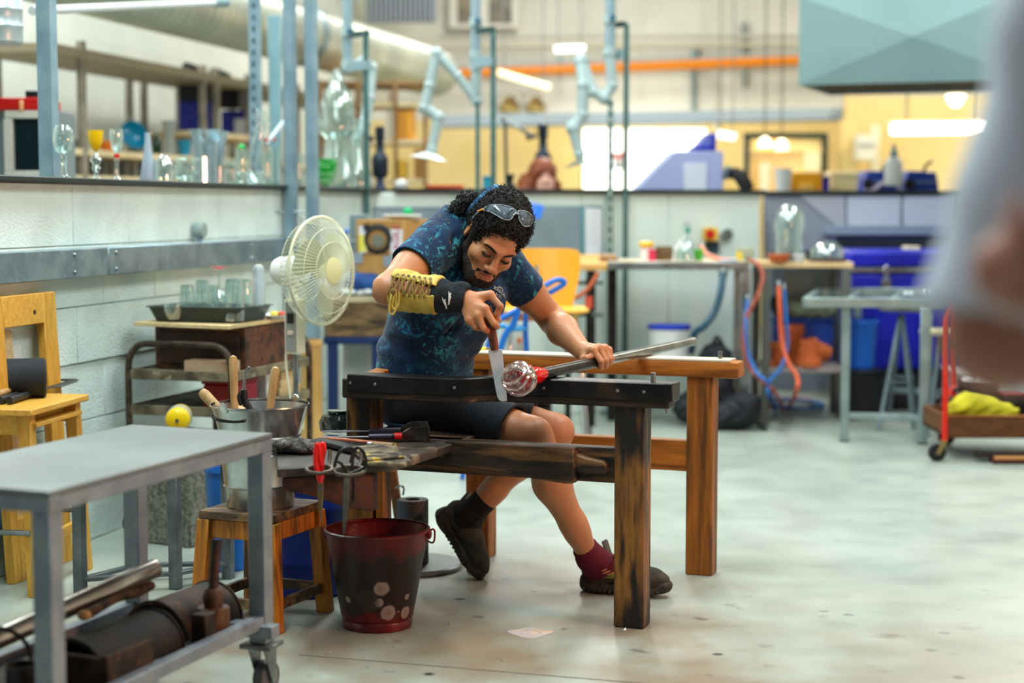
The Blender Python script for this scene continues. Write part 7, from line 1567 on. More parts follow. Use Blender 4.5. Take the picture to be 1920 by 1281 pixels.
o=thing('red_tin','small pinkish red tin beside the yellow lidded pot','tin',tt(1223));B().lathe([(.02,0),(.02,.06),(.018,.062),(.0001,.063)],tt(1223,.08),18).build('tin',mk('tin_pink',(216,50,80),.4),o)
o=thing('wicker_box','square brown woven box on the worktable','box',tt(1246));
for k in range(5):B().prism([tt(1229)+V((0,0,.016*k)),tt(1262)+V((0,0,.016*k)),tt(1262,.24)+V((0,0,.016*k)),tt(1229,.24)+V((0,0,.016*k))],(0,0,.013)).build('woven_band',mk('wicker',(140,112,76),.8,col2=(104,80,52),sc=40),o,bev=.003)
o=thing('glass_cloche','clear glass cloche with knob on the worktable beside the woven box','cloche',tt(1284));B().shell([(.062,0),(.062,.05),(.05,.09),(.02,.112)],.003,tt(1284),26).build('dome',thin_glass,o);B().ball(tt(1284)+V((0,0,.122)),.012,12,8).build('knob',thin_glass,o)
o=thing('white_tube','short glossy white tube leaning on the glass cloche','tube',tt(1268));B().cyl(tt(1266,.04)+V((0,0,.055)),tt(1280,.04)+V((0,0,.115)),.012).build('tube',white_pl,o);B().cyl(tt(1266,.04)+V((0,0,.05)),tt(1262,.04)+V((0,0,.0)),.006).build('foot',white_pl,o)
o=thing('spray_bottle','clear bottle with pale cap behind the glass cloche','bottle',tt(1289,.3));B().lathe([(.03,0),(.032,.01),(.032,.10),(.012,.135),(.012,.15)],tt(1289,.3),20).build('bottle',MATS['milky_glass'],o);B().lathe([(.016,.15),(.016,.18),(.0001,.182)],tt(1289,.3),16).build('cap',mk('green_cap',(60,150,130),.4),o)
o=thing('green_pot','small bright green pot on the worktable below the socket','pot',tt(1310));B().shell([(.02,0),(.028,.06),(.03,.062)],.003,tt(1310),20).build('pot',mk('pot_green',(70,170,40),.4),o);B().ring(tt(1310)+V((0,0,.06)),.029,.003).build('rim',MATS['pot_green'],o)
o=thing('card_box','small grey and yellow carton at the far end of the worktable','box',tt(1398));B().prism([tt(1378),tt(1414),tt(1414,.24),tt(1378,.24)],(0,0,.07)).build('carton',mk('carton_grey',(170,176,150),.7),o,bev=.002);B().prism([tt(1380,.118),tt(1392,.118),tt(1392,.119),tt(1380,.119)],(0,0,.05)).build('yellow_label',mk('label_yellow',(230,200,70),.7),o)
o=thing('blue_paper','blue folder lying flat at the worktable edge','folder',tt(1365,.0));B().prism([tt(1349,.01),tt(1380,.01),tt(1384,.14),tt(1352,.14)],(0,0,.006)).build('folder',mk('folder_blue',(30,120,170),.5),o);B().prism([tt(1351,.02)+V((0,0,.0065)),tt(1379,.02)+V((0,0,.0065)),tt(1382,.13)+V((0,0,.0065)),tt(1354,.13)+V((0,0,.0065))],(0,0,.003)).build('sheet',paper,o)
o=thing('pink_hose','pink rubber hose curving down onto the worktable from the wall','hose',tt(1335));B().tube([P(1316,462,9.6),P(1322,474,9.5),P(1336,482,9.4),P(1352,487,9.35),P(1372,489,9.3)],.012,10,smooth=5).build('hose',mk('hose_pink',(236,140,112),.45),o);B().cyl(P(1316,458,9.62),P(1316,466,9.6),.016).build('connector',steel,o)
o=thing('wall_hose','dark blue corrugated hose hanging under the worktable','hose',P(1320,620,9.2));B().tube([P(1356,512,9.22),P(1352,545,9.15),P(1340,585,9.12),P(1320,612,9.1),P(1302,626,9.15),P(1296,660,9.3)],.019,12,smooth=6).build('hose',mk('hose_navy',(24,70,92),.45),o);B().cyl(P(1356,506,9.23),P(1356,518,9.22),.025).build('connector',steel,o)
o=thing('white_bucket','white plastic bucket with bright blue lid on the low shelf of the worktable','bucket',Tp(1256,.311,.2));c=Tp(1256,.311,.2);B().lathe([(.098,0),(.102,.004),(.116,.215),(.0001,.215)],c,30).build('body',white_pl,o);B().lathe([(.119,.214),(.122,.218),(.122,.234),(.115,.24),(.0001,.24)],c,30).build('lid',mk('lid_blue',(20,60,200),.4),o)
def bag(name,lab,c,blobs,mat,extra=None,cat='bag',h=.008):
 rr=np.array([b[:3]for b in blobs]);lo=A(c)+rr.min(0)-.3;hi_=A(c)+rr.max(0)+.3;lo[2]=max(lo[2],c[2]-.01);s=SDF(lo,hi_,h,bg=.03)
 for x,y,z,r0,r1,r2 in blobs:s.ell(A(c)+A((x,y,z)),(r0,r1,r2),k=.04)
 sl=s.a;zz=s.lo[2]+s.h*np.arange(s.n[2]);sl[:]=np.maximum(sl,(c[2]+.002-zz)[None,None,:])
 v,q=s.mesh();v+=.004*np.sin(v[:,[0]]*70+3*np.sin(v[:,[2]]*40));o=thing(name,lab,cat,c);np_mesh('body',v,q,mat,o);return o
bk_=mk('black_nylon',(16,18,24),.7,col2=(30,32,40),sc=10,bump=.3,bsc=30)
c=V((P(1335,778,9.35).x,9.35,0));o=bag('backpack','black backpack slumped on the floor under the worktable',c,[(0,0,.18,.12,.12,.16),(.02,.02,.34,.10,.09,.12),(-.10,-.02,.10,.12,.12,.09),(.12,-.04,.09,.12,.10,.08)],bk_);B().tube([c+V((-.06,-.1,.42)),c+V((-.1,-.15,.3)),c+V((-.12,-.15,.12))],.014,8,flat=.4,smooth=4).build('strap',bk_,o);B().tube([c+V((.0,-.0,.44)),c+V((.02,-.02,.49)),c+V((.06,0,.44))],.010,8,smooth=4).build('grab_handle',bk_,o)
c=V((P(1375,778,9.15).x,9.15,0));o=bag('black_jacket','black padded jacket lying on the floor beside the backpack',c,[(0,0,.08,.14,.10,.08),(.06,-.03,.14,.09,.08,.07),(-.1,.02,.07,.1,.09,.06)],bk_,cat='jacket');B().tube([c+V((.10,-.06,.06)),c+V((.14,-.06,.03)),c+V((.17,-.07,.012))],.016,8,smooth=3).build('sleeve',bk_,o)
o=thing('burner_stand','dark steel pipe stand with copper arms beside the yellow chair','stand',V((P(1105,640,8.9).x,8.9,0)))
for px in(1065,1104):q=P(px,640,8.9);B().cyl(V((q.x,8.9,0)),V((q.x,8.9,P(px,520,8.9).z)),.016).build('post',dark_steel,o)
for y in(530,590,680):B().cyl(P(1062,y,8.9),P(1130,y,8.95),.012).build('rail',mk('stand_grey',(90,100,98),.5,.4),o)
cop=mk('copper_arm',(190,96,60),.4,.6);B().tube([P(1060,562,8.88),P(1084,556,8.86),P(1104,540,8.86),P(1122,512,8.88)],.012,8,smooth=4).build('copper_arm',cop,o);B().cyl(P(1104,556,8.86),P(1104,578,8.86),.02).build('valve',mk('valve_red',(216,80,50),.4),o)
for x,y in((1080,624),(1064,690)):pbox('yellow_tag',mk('tag_yellow',(216,180,30),.5),o,x-9,y-4,x+11,y+5,8.87,.02)
# ----- yellow chair, blue frame chair, white bottle
YC=8.1;yc_=thing('moulded_chair','yellow moulded plywood chair on chrome legs behind the glassworker','chair',V((P(1010,640,YC).x,YC,0)));yp=mk('yellow_ply',(236,166,14),.4,col2=(226,154,8),sc=3)
vs=[];fs=[];nu,nv=12,16;half=.195
for j in range(nv+1):
 f=j/nv;w=half*(1.0-.10*max(0,(.45-f))/.45)if f<.9 else half*(1-.5*((f-.9)/.1)**2*.5)
 w=half*(.80+.20*min(1,f/.6));z=P(1,604,YC).z+(P(1,467,YC).z-P(1,604,YC).z)*f
 if f>.93:w*=.97
 for i in range(nu+1):
  u=i/nu*2-1;vs.append(V((P(1006,1,YC).x+u*w+.02*f,YC+.02-.05*(1-u*u)*-1+.10*f,z-.012*(abs(u)**6)*(f>.9))))
fs=[(j*(nu+1)+i,j*(nu+1)+i+1,(j+1)*(nu+1)+i+1,(j+1)*(nu+1)+i)for j in range(nv)for i in range(nu)];k=len(vs);vs+=[p+V((0,.011,0))for p in vs];fs+=[tuple(k+i for i in f[::-1])for f in fs]
n1=nu+1;edge=[i for i in range(n1)]+[j*n1+nu for j in range(1,nv+1)]+[nv*n1+i for i in range(nu-1,-1,-1)]+[j*n1 for j in range(nv-1,0,-1)]
fs+=[(edge[i],edge[(i+1)%len(edge)],k+edge[(i+1)%len(edge)],k+edge[i])for i in range(len(edge))]
B().add(vs,fs).build('backrest',yp,yc_,ang=60)
sz=P(1,577,YC).z;cx=P(1020,1,YC).x
B().prism([V((cx+x,YC+y,sz-.012))for x,y in((-.20,.06),(-.15,.10),(.15,.10),(.20,.04),(.21,-.2),(.17,-.30),(-.17,-.30),(-.21,-.2))],(0,0,.018)).build('seat',mk('seat_ply',(238,176,60),.4),yc_,bev=.006)
for sx_ in(-1,1):
 for yy,fy in((-.22,-.30),(.06,.16)):B().tube([V((cx+sx_*.13,YC+yy*.6,sz-.016)),V((cx+sx_*.15,YC+yy,sz-.06)),V((cx+sx_*.21,YC+fy,.008))],.011,10,smooth=3).build('leg',chrome,yc_)
B().tube([V((cx-.03,YC+.07,sz)),V((cx-.03,YC+.11,sz+.1)),V((cx-.03,YC+.1,sz+.2))],.012,8,smooth=3).build('back_support',chrome,yc_)
bf=thing('blue_frame_chair','bright blue tubular frame with a looped armrest behind his outstretched arm','chair',V((P(975,640,7.3).x,7.3,0)));bt_=mk('blue_tube',(20,110,206),.3)
B().tube([P(985,562,7.3),P(1012,543,7.32),P(1036,528,7.34),P(1046,525,7.35),P(1055,526,7.36),P(1058,531,7.36),P(1053,536,7.36),P(1036,546,7.36),P(1008,561,7.34),P(985,573,7.3),P(955,590,7.3),P(935,600,7.3)],.012,10,smooth=5).build('armrest_loop',bt_,bf)
fl_=lambda px,Y:V((P(px,640,Y).x,Y,.004))
B().tube([P(976,568,7.3),P(962,610,7.3),P(938,656,7.3),fl_(880,7.3)],.014,10,smooth=4).build('leg',bt_,bf);B().tube([P(942,575,7.45),P(930,612,7.45),P(915,650,7.45),fl_(866,7.45)],.012,10,smooth=4).build('leg',bt_,bf)
B().tube([P(1000,556,7.34),P(985,620,7.4),fl_(1010,7.45)],.012,10,smooth=4).build('leg',bt_,bf);B().tube([P(925,613,7.4),P(945,612,7.35),P(960,618,7.3),P(986,616,7.4)],.010,8,smooth=3).build('cross_bar',mk('blue_bar',(40,150,220),.3),bf)
bxs=V((P(974,640,8.5).x,8.55,0));o=thing('low_crate','dark wooden crate hidden behind the bench carrying the white jerrycan','crate',bxs);
for k in range(4):B().box(bxs+V((0,-.14,.05+k*.11)),(.32,.02,.09)).build('slat',dark_wood,o)
for k in range(4):B().box(bxs+V((0,.14,.05+k*.11)),(.32,.02,.09)).build('slat',dark_wood,o)
for sx_ in(-1,1):B().box(bxs+V((sx_*.15,0,.22)),(.02,.26,.43)).build('end_panel',dark_wood,o)
B().box(bxs+V((0,0,.435)),(.32,.3,.015)).build('top_board',dark_wood,o)
o=thing('white_jerrycan','white plastic bottle with blue band and orange spot behind the bench rail','bottle',bxs+V((0,0,.443)));c=bxs+V((0,0,.443));B().lathe([(.037,0),(.04,.006),(.04,.13),(.036,.16),(.022,.185),(.02,.20),(.0001,.2)],c,24).build('bottle',mk('jerry_white',(222,232,228),.4),o);B().lathe([(.0405,.148),(.0395,.15),(.038,.166),(.036,.167)],c,24).build('blue_band',mk('band_blue',(30,150,210),.4),o);B().lathe([(.0001,.0415),(.012,.0412),(.014,.040)],c+V((0,0,.09)),16,(0,-1,0)).build('orange_spot',mk('spot_orange',(232,130,60),.5),o)
# ----- table with cardboard box behind the fan
YB_=8.15;ot=thing('burnt_table','heavy stained table with dark blue frame behind the fan','table',V((P(670,640,YB_).x,YB_,0)))
def Op(px,z,dy=0.):return V((P(px,500,YB_).x,YB_+dy,z))
zo=P(1,556,YB_).z
stn=wood('stained_tabletop',(138,110,70),(84,66,42),(40,34,26),(2,8,8));B().prism([Op(604,zo-.03),Op(860,zo-.03),Op(860,zo-.03,.45),Op(604,zo-.03,.30)],(0,0,.03)).build('top',mk('pale_tabletop',(196,182,150),.6,col2=(150,136,106),sc=8),ot,bev=.003)
pbox('apron',stn,ot,608,566,858,632,YB_+.01,.03);nb=mk('navy_frame',(16,44,92),.5)
pbox('beam',nb,ot,606,632,858,646,YB_-.0,.06)
for x in(612,696,840):q=Op(x,0);B().prism([q,q+V((.05,0,0)),q+V((.05,.05,0)),q+V((0,.05,0))],(0,0,P(1,640,YB_).z)).build('leg',nb,ot,bev=.003)
o=thing('leaning_sheet','white sheet leaning between the navy legs of the stained table','panel',Op(662,0,.12));B().prism([Op(634,0,.12),Op(690,0,.12),Op(690,.56,.2),Op(634,.56,.2)],(0,.015,0)).build('panel',mk('greyish_panel',(196,204,200),.5),o);B().prism([Op(634,.545,.195),Op(690,.545,.195),Op(690,.56,.197),Op(634,.56,.197)],(0,-.004,0)).build('edge',gframe,o)
kraft=mk('cardboard',(190,146,84),.8,col2=(176,132,72),sc=6)
cbx_=thing('cardboard_box','brown cardboard box with black ring print and stickers on the stained table','box',Op(715,zo));
f0,f1,f2=P(668,480,8.22),P(757,482,8.16),P(808,470,8.5);zb0,zb1=zo+.001,P(1,412,8.2).z
fr_=(f1-f0);fr_.z=0;sd_=f2-f1;sd_.z=0
B().prism([V((p.x,p.y,zb0))for p in(f0,f1,f1+sd_,f0+sd_)],(0,0,zb1-zb0)).build('carton',kraft,cbx_,bev=.003)
fn=V((fr_.y,-fr_.x,0)).normalized();fu=fr_.normalized()
def fpt(px,py):k=(px-668)/(757-668);b=V((f0.x,f0.y,0))+fr_*k;return b+fn*.002+V((0,0,P(1,py,b.y).z))
def fq(nm,mat,x0,y0,x1,y1,th=.0015):B().prism([fpt(x0,y1),fpt(x1,y1),fpt(x1,y0),fpt(x0,y0)],fn*th).build(nm,mat,cbx_)
fq('white_sticker',paper,674,424,688,474);fq('yellow_sticker',mk('sticker_yellow',(226,220,90),.7),674,440,687,472,.0025);fq('white_sticker',paper,733,430,755,480);
fq('grey_tape',mk('grey_tape',(140,154,168),.5),657,474,680,494,.003);fq('grey_tape',mk('grey_tape',(140,154,168),.5),720,480,748,500,.003);fq('flap_line',mk('carton_dark',(130,96,50),.8),668,475,757,477)
put_text('red_print','FRAGILE',.046,(fpt(733,480)+fpt(755,430))/2+fn*.003,(0,0,1),fn,mk('print_red',(196,30,50),.7),cbx_)
rcn=fpt(709,449)+fn*.003;B().tube([rcn+fu*(.062*math.cos(a))+V((0,0,.062*math.sin(a)))for a in np.linspace(0,2*math.pi,28,endpoint=False)],.014,6,True,flat=.2).build('ring_print',mk('print_black',(30,36,36),.7),cbx_);B().lathe([(.0001,.003),(.030,.002),(.032,0)],rcn-V((0,0,.008)),20,fn).build('ring_centre',mk('print_grey',(120,120,110),.7),cbx_);B().box(rcn+fu*-.055+V((0,0,.058)),(.03,.006,.03)).build('ring_tab',MATS['print_black'],cbx_)
o=thing('paper_plate','white paper plate lying on the cardboard box','plate',V((P(758,1,8.3).x,8.32,zb1)));B().shell([(.05,0),(.085,.012),(.095,.02)],.003,V((P(752,1,8.3).x,8.32,zb1+.001)),26).build('plate',white_pl,o);B().ring(V((P(752,1,8.3).x,8.32,zb1+.02)),.094,.003).build('rim',white_pl,o)
o=thing('green_cup','small bright green cup standing on the cardboard box','cup',V((P(763,1,8.45).x,8.5,zb1)));B().lathe([(.015,0),(.022,.01),(.024,.04),(.018,.055),(.0001,.058)],V((P(763,1,8.5).x,8.5,zb1+.001)),18).build('cup',mk('cup_green',(20,190,120),.35),o);B().ring(V((P(763,1,8.5).x,8.5,zb1+.03)),.024,.003).build('band',mk('cup_green_dark',(14,150,96),.35),o)
o=thing('grey_bins','grey metal storage unit beside the cardboard box','bin',Op(668,zo,.25))
for k in range(3):pbox('drawer',mk('bin_grey',(120,138,142),.5),o,655,402+k*50,690,450+k*50,8.4,.05)
B().tube([P(652,436,8.35),P(646,434,8.35)],.018,10).build('blue_knob',mk('knob_blue',(20,110,200),.4),o)
c=Op(690,zo+.0,.10);o=bag('blue_bag','rolled blue cloth bag lying on the stained table below the cardboard box',c,[(-.05,-.02,.05,.07,.07,.055),(.0,-.02,.055,.08,.07,.05),(.06,-.02,.05,.07,.07,.05)],mk('blue_cloth',(14,84,150),.7,col2=(8,60,120),sc=9,bump=.3,bsc=30),h=.006);B().tube([c+V((-.08,-.085,.05)),c+V((0,-.095,.035)),c+V((.07,-.09,.06))],.006,8,flat=.5,smooth=4).build('strap',mk('navy_strap',(10,40,90),.7),o)
for k,(px,dy,w,lb)in enumerate(((650,.02,.035,'crumpled white tissue at the table corner next to the fan'),(682,.02,.04,'crumpled white plastic film in front of the blue bag'),(712,.03,.035,'second ball of white film by his elbow'))):
 c=Op(px,zo+.002,dy);rr=np.random.default_rng(k+3);s=SDF(A(c)-.12,A(c)+.12,.005,bg=.02)
 for j in range(6):s.ell(A(c)+rr.uniform(-.7,.7,3)*A((w,w*.5,.012))+A((0,0,.016)),(w*.5,w*.4,.014),k=.01)
 v,q=s.mesh();v+=.002*np.sin(v*140);o=thing('crumpled_film',lb,'film',c);np_mesh('film',v,q,mk('white_film',(224,232,232),.3),o)
o=thing('dark_tool','dark flat tool lying on the stained table edge','tool',Op(640,zo+.005,.01));B().prism([Op(634,zo+.002,.01),Op(664,zo+.002,.01),Op(666,zo+.002,.04),Op(636,zo+.002,.04)],(0,0,.012)).build('blade',black,o,bev=.002);B().prism([Op(664,zo+.002,.015),Op(676,zo+.002,.015),Op(676,zo+.002,.035),Op(664,zo+.002,.035)],(0,0,.014)).build('grip',rubber,o,bev=.003)
o=thing('wooden_barrel','tan cardboard drum standing behind the trolley and fan pole','drum',V((P(575,640,7.6).x,7.6,0)));c=V((P(583,640,7.6).x,7.6,0));B().shell([(.05,0),(.055,.005),(.046,.56),(.05,.57),(.05,.60),(.046,.61)],.005,c,28).build('body',mk('tan_drum',(206,164,96),.7,col2=(186,144,80),sc=5),o);B().ring(c+V((0,0,.585)),.05,.004).build('hoop',mk('tan_hoop',(170,128,70),.6),o)
# ----- small table with domes and terracotta pots
YS=9.45;s2=thing('side_table','small grey side table with pale top carrying two glass domes','table',V((P(1515,640,YS).x,YS,0)))
def Sp(px,z,dy=0.):return V((P(px,500,YS).x,YS+dy,z))
z2=P(1,492,YS).z;dg=mk('table_grey',(104,108,104),.5,.3)
B().prism([Sp(1428,z2-.03),Sp(1600,z2-.03),Sp(1610,z2-.03,.5),Sp(1430,z2-.03,.5)],(0,0,.03)).build('top',mk('top_pale_orange',(232,200,150),.6,col2=(214,180,128),sc=4),s2,bev=.002)
for px,dy in((1438,.02),(1588,.02),(1440,.45),(1596,.45)):q=Sp(px,0,dy);B().box(q+V((0,0,(z2-.03)/2)),(.045,.045,z2-.03)).build('leg',dg,s2,bev=.003)
B().prism([Sp(1440,.28),Sp(1590,.28),Sp(1592,.28,.48),Sp(1440,.28,.48)],(0,0,.03)).build('low_shelf',mk('shelf_mauve',(150,138,136),.6),s2,bev=.002);pbox('back_sheet',mk('back_grey',(150,156,158),.6),s2,1470,505,1570,612,YS+.49,.01)
def s_top(px,dy=.12):return Sp(px,z2+.001,dy)
o=thing('tall_glass_dome','tall clear glass display dome on the side table','dome',s_top(1486));B().shell([(.078,0),(.078,.14),(.085,.2),(.078,.26),(.05,.305),(.012,.32)],.003,s_top(1486),32).build('dome',thin_glass,o);B().lathe([(.0001,0),(.088,0),(.09,.008),(.0001,.012)],s_top(1486),30).build('foot',thin_glass,o)
o=thing('terracotta_saucer','terracotta tray in front of the tall glass dome','saucer',s_top(1462,.02));B().shell([(.05,0),(.062,.03),(.064,.042)],.005,s_top(1462,.03),24).build('saucer',mk('terracotta',(206,104,48),.7,col2=(186,88,38),sc=9),o);B().ring(s_top(1462,.03)+V((0,0,.04)),.062,.004).build('rim',MATS['terracotta'],o)
o=thing('white_cup','small white cup beside the foot of the tall dome','cup',s_top(1500,.02));B().shell([(.022,0),(.032,.035),(.034,.04)],.003,s_top(1500,.02),20).build('cup',white_pl,o);B().ring(s_top(1500,.02)+V((0,0,.039)),.033,.003).build('rim',white_pl,o)
o=thing('low_glass_dome','low clear glass dome on a dark round base at the side table edge','dome',s_top(1558));B().shell([(.094,.02),(.094,.04),(.08,.08),(.045,.105),(.008,.112)],.003,s_top(1558),32).build('dome',thin_glass,o);B().lathe([(.104,0),(.108,.004),(.108,.016),(.1,.02),(.0001,.02)],s_top(1558),32).build('base',mk('dark_plinth',(54,42,30),.5),o)
def pot(px,dy,z,r,h,lab,tilt=(0,0,1),inv=False):
 c=Sp(px,z,dy);o=thing('terracotta_pot',lab,'pot',c,group='terracotta pots under the side table');pr=[(r*.68,0),(r*.9,h*.72),(r,h*.73),(r,h)]
 if inv:pr=[(r,0),(r,h*.27),(r*.9,h*.28),(r*.68,h)]
 B().shell(pr,.006,c,24,tilt).build('pot',MATS['terracotta'],o)
 B().lathe([(r*.97,(h*.7 if not inv else 0)),(r*1.03,(h*.73 if not inv else .003)),(r*1.03,(h if not inv else h*.26)),(r*.97,(h if not inv else h*.28))],c,24,tilt).build('rim_band',MATS['terracotta'],o)
pot(1470,.10,.311,.062,.13,'big terracotta pot at the hose end of the low shelf');pot(1522,.06,.311,.075,.15,'widest terracotta pot, upturned in the middle of the low shelf',inv=True)
pot(1562,.12,.375,.066,.13,'terracotta pot lying on its side at the steel table end of the low shelf',(-.9,-.3,.25));pot(1506,.28,.311,.058,.22,'tall stacked terracotta pots at the back of the low shelf');pot(1452,.05,.311,.035,.03,'small terracotta saucer at the edge of the low shelf');pot(1484,.12,.442,.045,.09,'small terracotta pot sitting in the big one')
o=thing('wood_peg','turned pale wooden peg beside the terracotta pots','peg',Sp(1448,.311,.16));B().lathe([(.022,0),(.025,.02),(.018,.06),(.024,.09),(.016,.12),(.0001,.125)],Sp(1449,.311,.2),16).build('peg',handle_wood,o);B().ring(Sp(1449,.311,.2)+V((0,0,.06)),.019,.003).build('groove_ring',handle_wood,o)
o=thing('blue_tray','dark blue plastic crate behind the terracotta pots','crate',Sp(1540,.311,.36));
for p,d in((Sp(1470,.311,.32),Sp(1585,.311,.32)-Sp(1470,.311,.32)),):B().prism([p,p+d,p+d+V((0,.12,0)),p+V((0,.12,0))],(0,0,.23)).build('body',mk('tray_blue',(22,62,150),.45),o,bev=.006);B().prism([p+V((-.01,-.01,.23)),p+d+V((.01,-.01,.23)),p+d+V((.01,.13,.23)),p+V((-.01,.13,.23))],(0,0,.02)).build('rim',MATS['tray_blue'],o,bev=.004)
c=Sp(1530,.565,.36);o=bag('grey_sack','grey green sack lying on the dark blue crate',c,[(-.05,0,.05,.10,.07,.05),(.04,0,.045,.12,.07,.045),(.11,0,.03,.06,.06,.03)],mk('sack_grey',(128,134,112),.8,bump=.3,bsc=30));B().ring(c+V((-.14,0,.05)),.02,.008,(1,0,0)).build('tied_neck',MATS['sack_grey'],o)
c=Sp(1482,.565,.36);bag('black_pouch','black pouch next to the grey green sack',c,[(0,0,.05,.05,.05,.055),(-.02,-.01,.09,.035,.035,.04)],bk_,h=.006)
q=V((P(1612,640,9.72).x,9.72,0));o=thing('black_crate','black crate on the floor under the bright blue bin','crate',q);B().box(q+V((0,0,.13)),(.24,.24,.26)).build('body',black,o,bev=.01);B().box(q+V((0,0,.268)),(.25,.25,.018)).build('lid',black,o,bev=.004)
o=thing('blue_bin','bright blue plastic bin standing on a black crate beside the side table','bin',V((P(1612,640,9.7).x,9.7,.28)));c=V((P(1612,640,9.72).x,9.72,.28));B().shell([(.08,0),(.085,.005),(.10,.25),(.108,.26),(.108,.28),(.1,.28)],.004,c,26).build('body',mk('bin_blue',(24,100,206),.4),o);B().ring(c+V((0,0,.27)),.107,.006).build('rim',MATS['bin_blue'],o)
hor=mk('hose_orange',(236,104,56),.4);hbl=mk('hose_blue',(40,110,190),.4)
def hose(lab,pts,mat,r=.011):
 o=thing('air_hose',lab,'hose',pts[-1]);B().tube(pts,r,8,smooth=6).build('tube',mat,o);d=(pts[0]-pts[1]).normalized();B().cyl(pts[0]-d*.01,pts[0]+d*.02,r*1.25).build('coupling',steel,o)
z_=.012
hose('reddish brown hose looping down from the worktable end to the floor',[P(1404,486,9.35),P(1420,494,9.2),P(1430,520,9.15),P(1418,560,9.12),P(1398,600,9.12),P(1394,650,9.1),P(1406,690,9.1),P(1432,716,9.05),P(1452,735,9.1),G(1470,768,z_)],mk('hose_brown',(172,84,62),.45))
hose('blue hose hanging beside the reddish brown hose',[P(1402,560,9.2),P(1398,610,9.1),P(1402,660,9.1),P(1420,700,9.05),P(1440,720,9.0),G(1452,770,z_)],hbl,.010)
hose('bright orange hose hanging from the side table in a loop',[P(1460,534,9.4),P(1462,580,9.35),P(1466,640,9.32),P(1478,680,9.25),P(1494,706,9.2),P(1494,732,9.15),G(1478,762,z_),G(1452,762,z_),G(1412,764,z_)],hor,.0125)
pts=[P(1470,540,9.42),P(1474,600,9.36),P(1476,650,9.34),P(1464,690,9.2),P(1442,716,9.1),P(1440,740,9.05)]
for k in range(30):a=k*2*math.pi/9.2+2.6;pts.append(G(1492,757,z_+.002*k/3)+V((.15*math.cos(a)*(1+.05*math.sin(k)),.26*math.sin(a)*.9,0)))
hose('blue air hose ending in a flat coil on the floor',pts,hbl,.010)
hose('pink orange hose lying across the floor to the blue coil',[G(1406,758,z_),G(1440,752,z_),G(1476,748,z_),G(1512,748,z_),G(1520,756,z_)],mk('hose_salmon',(222,150,124),.45),.011)
# ----- blue chest
YX=9.98;ch=thing('blue_chest','large deep blue insulated chest with steel trim and latch','chest',V((P(1690,640,YX).x,YX,0)));cbl=mk('chest_blue',(8,26,178),.4,col2=(6,20,150),sc=3)
pbox('body',cbl,ch,1590,512,1950,694,YX,.8,.02);pbox('lid',cbl,ch,1588,470,1952,503,YX-.01,.82,.02);pbox('trim_strip',steel,ch,1590,502,1950,511,YX-.004,.8);pbox('plinth',mk('plinth_dark',(40,34,40),.6),ch,1600,694,1945,772,YX+.05,.7)
pbox('latch',chrome,ch,1657,498,1667,528,YX-.03,.03,.003);pbox('latch_ring',steel,ch,1653,524,1671,542,YX-.015,.012,.004)
o=tbox('foam_block','small white block lying on the blue chest lid','block',[('block',mk('foam',(226,216,190),.7),1697,462,1726,469.5,.1),('tape',mk('foam_tape',(200,186,150),.6),1706,461,1710,470,.102,-.003)],10.2)
# ----- steel frame table, stools
ft=thing('steel_frame_table','bare galvanised steel frame table standing on the open floor','table',G(1583,828));zf=.735;fm_=mk('frame_zinc',(160,180,180),.4,.6,col2=(140,160,160),sc=8)
L1,L2,L3,L4=G(1583,828),G(1730,833),G(1738,778),G(1605,772)
for q in(L1,L2,L3,L4):B().box(q+V((0,0,zf/2-.02)),(.042,.042,zf-.04),Mx.Rotation(-.15,3,'Z')).build('leg',fm_,ft,bev=.003);B().box(q+V((0,0,.004)),(.046,.046,.008)).build('foot_cap',black,ft)
T1,T2,T3,T4=P(1510,566,8.66),P(1766,571,8.66),P(1790,556,9.7),P(1537,553,9.7)
for q in(T1,T2,T3,T4):q.z=zf
for p,q_ in((T1,T2),(T3,T4),(T2,T3),(T4,T1)):B().bar(p-V((0,0,.02)),q_-V((0,0,.02)),.03,.05,(0,0,1)).build('top_rail',fm_,ft,bev=.003)
for t in(.3,.62):B().bar(T1.lerp(T2,t)-V((0,0,.02)),T4.lerp(T3,t)-V((0,0,.02)),.03,.03).build('cross_rail',fm_,ft,bev=.002)
B().bar(L1+V((0,0,.135)),L2+V((0,0,.135)),.03,.03).build('low_rail',fm_,ft,bev=.002);B().bar(L4+V((0,0,.135)),L3+V((0,0,.135)),.03,.03).build('low_rail',fm_,ft,bev=.002);B().bar(L2+V((0,0,.135)),L3+V((0,0,.135)),.03,.03).build('low_rail',fm_,ft,bev=.002);B().bar(L2+V((0,0,.135)),L2+V((.45,-.03,.135)),.03,.03).build('low_rail',fm_,ft,bev=.002)
L5=L2+V((.08,.30,0));B().box(L5+V((0,0,zf/2-.02)),(.04,.04,zf-.04)).build('leg',fm_,ft,bev=.003)
b=B()
for k in range(5):b.ball(L5+V((-.0,-.022,.15+.12*k)),.009,8,6)
b.build('bolt_head',chrome,ft,kind='stuff')
for k,(px,dy,w,lb)in enumerate(((1706,.35,.05,'small upturned glass dish on the steel frame table'),(1745,.5,.05,'second upturned glass dish on the steel frame table'))):
 c=T1.lerp(T2,(px-1510)/256)+(T4-T1)*dy;c.z=zf+.006;o=thing('glass_dish',lb,'dish',c);B().shell([(.06,0),(.055,.014),(.03,.022),(.01,.024)],.002,c,22).build('dish',thin_glass,o);B().ring(c+V((0,0,.003)),.06,.003).build('rim',thin_glass,o)
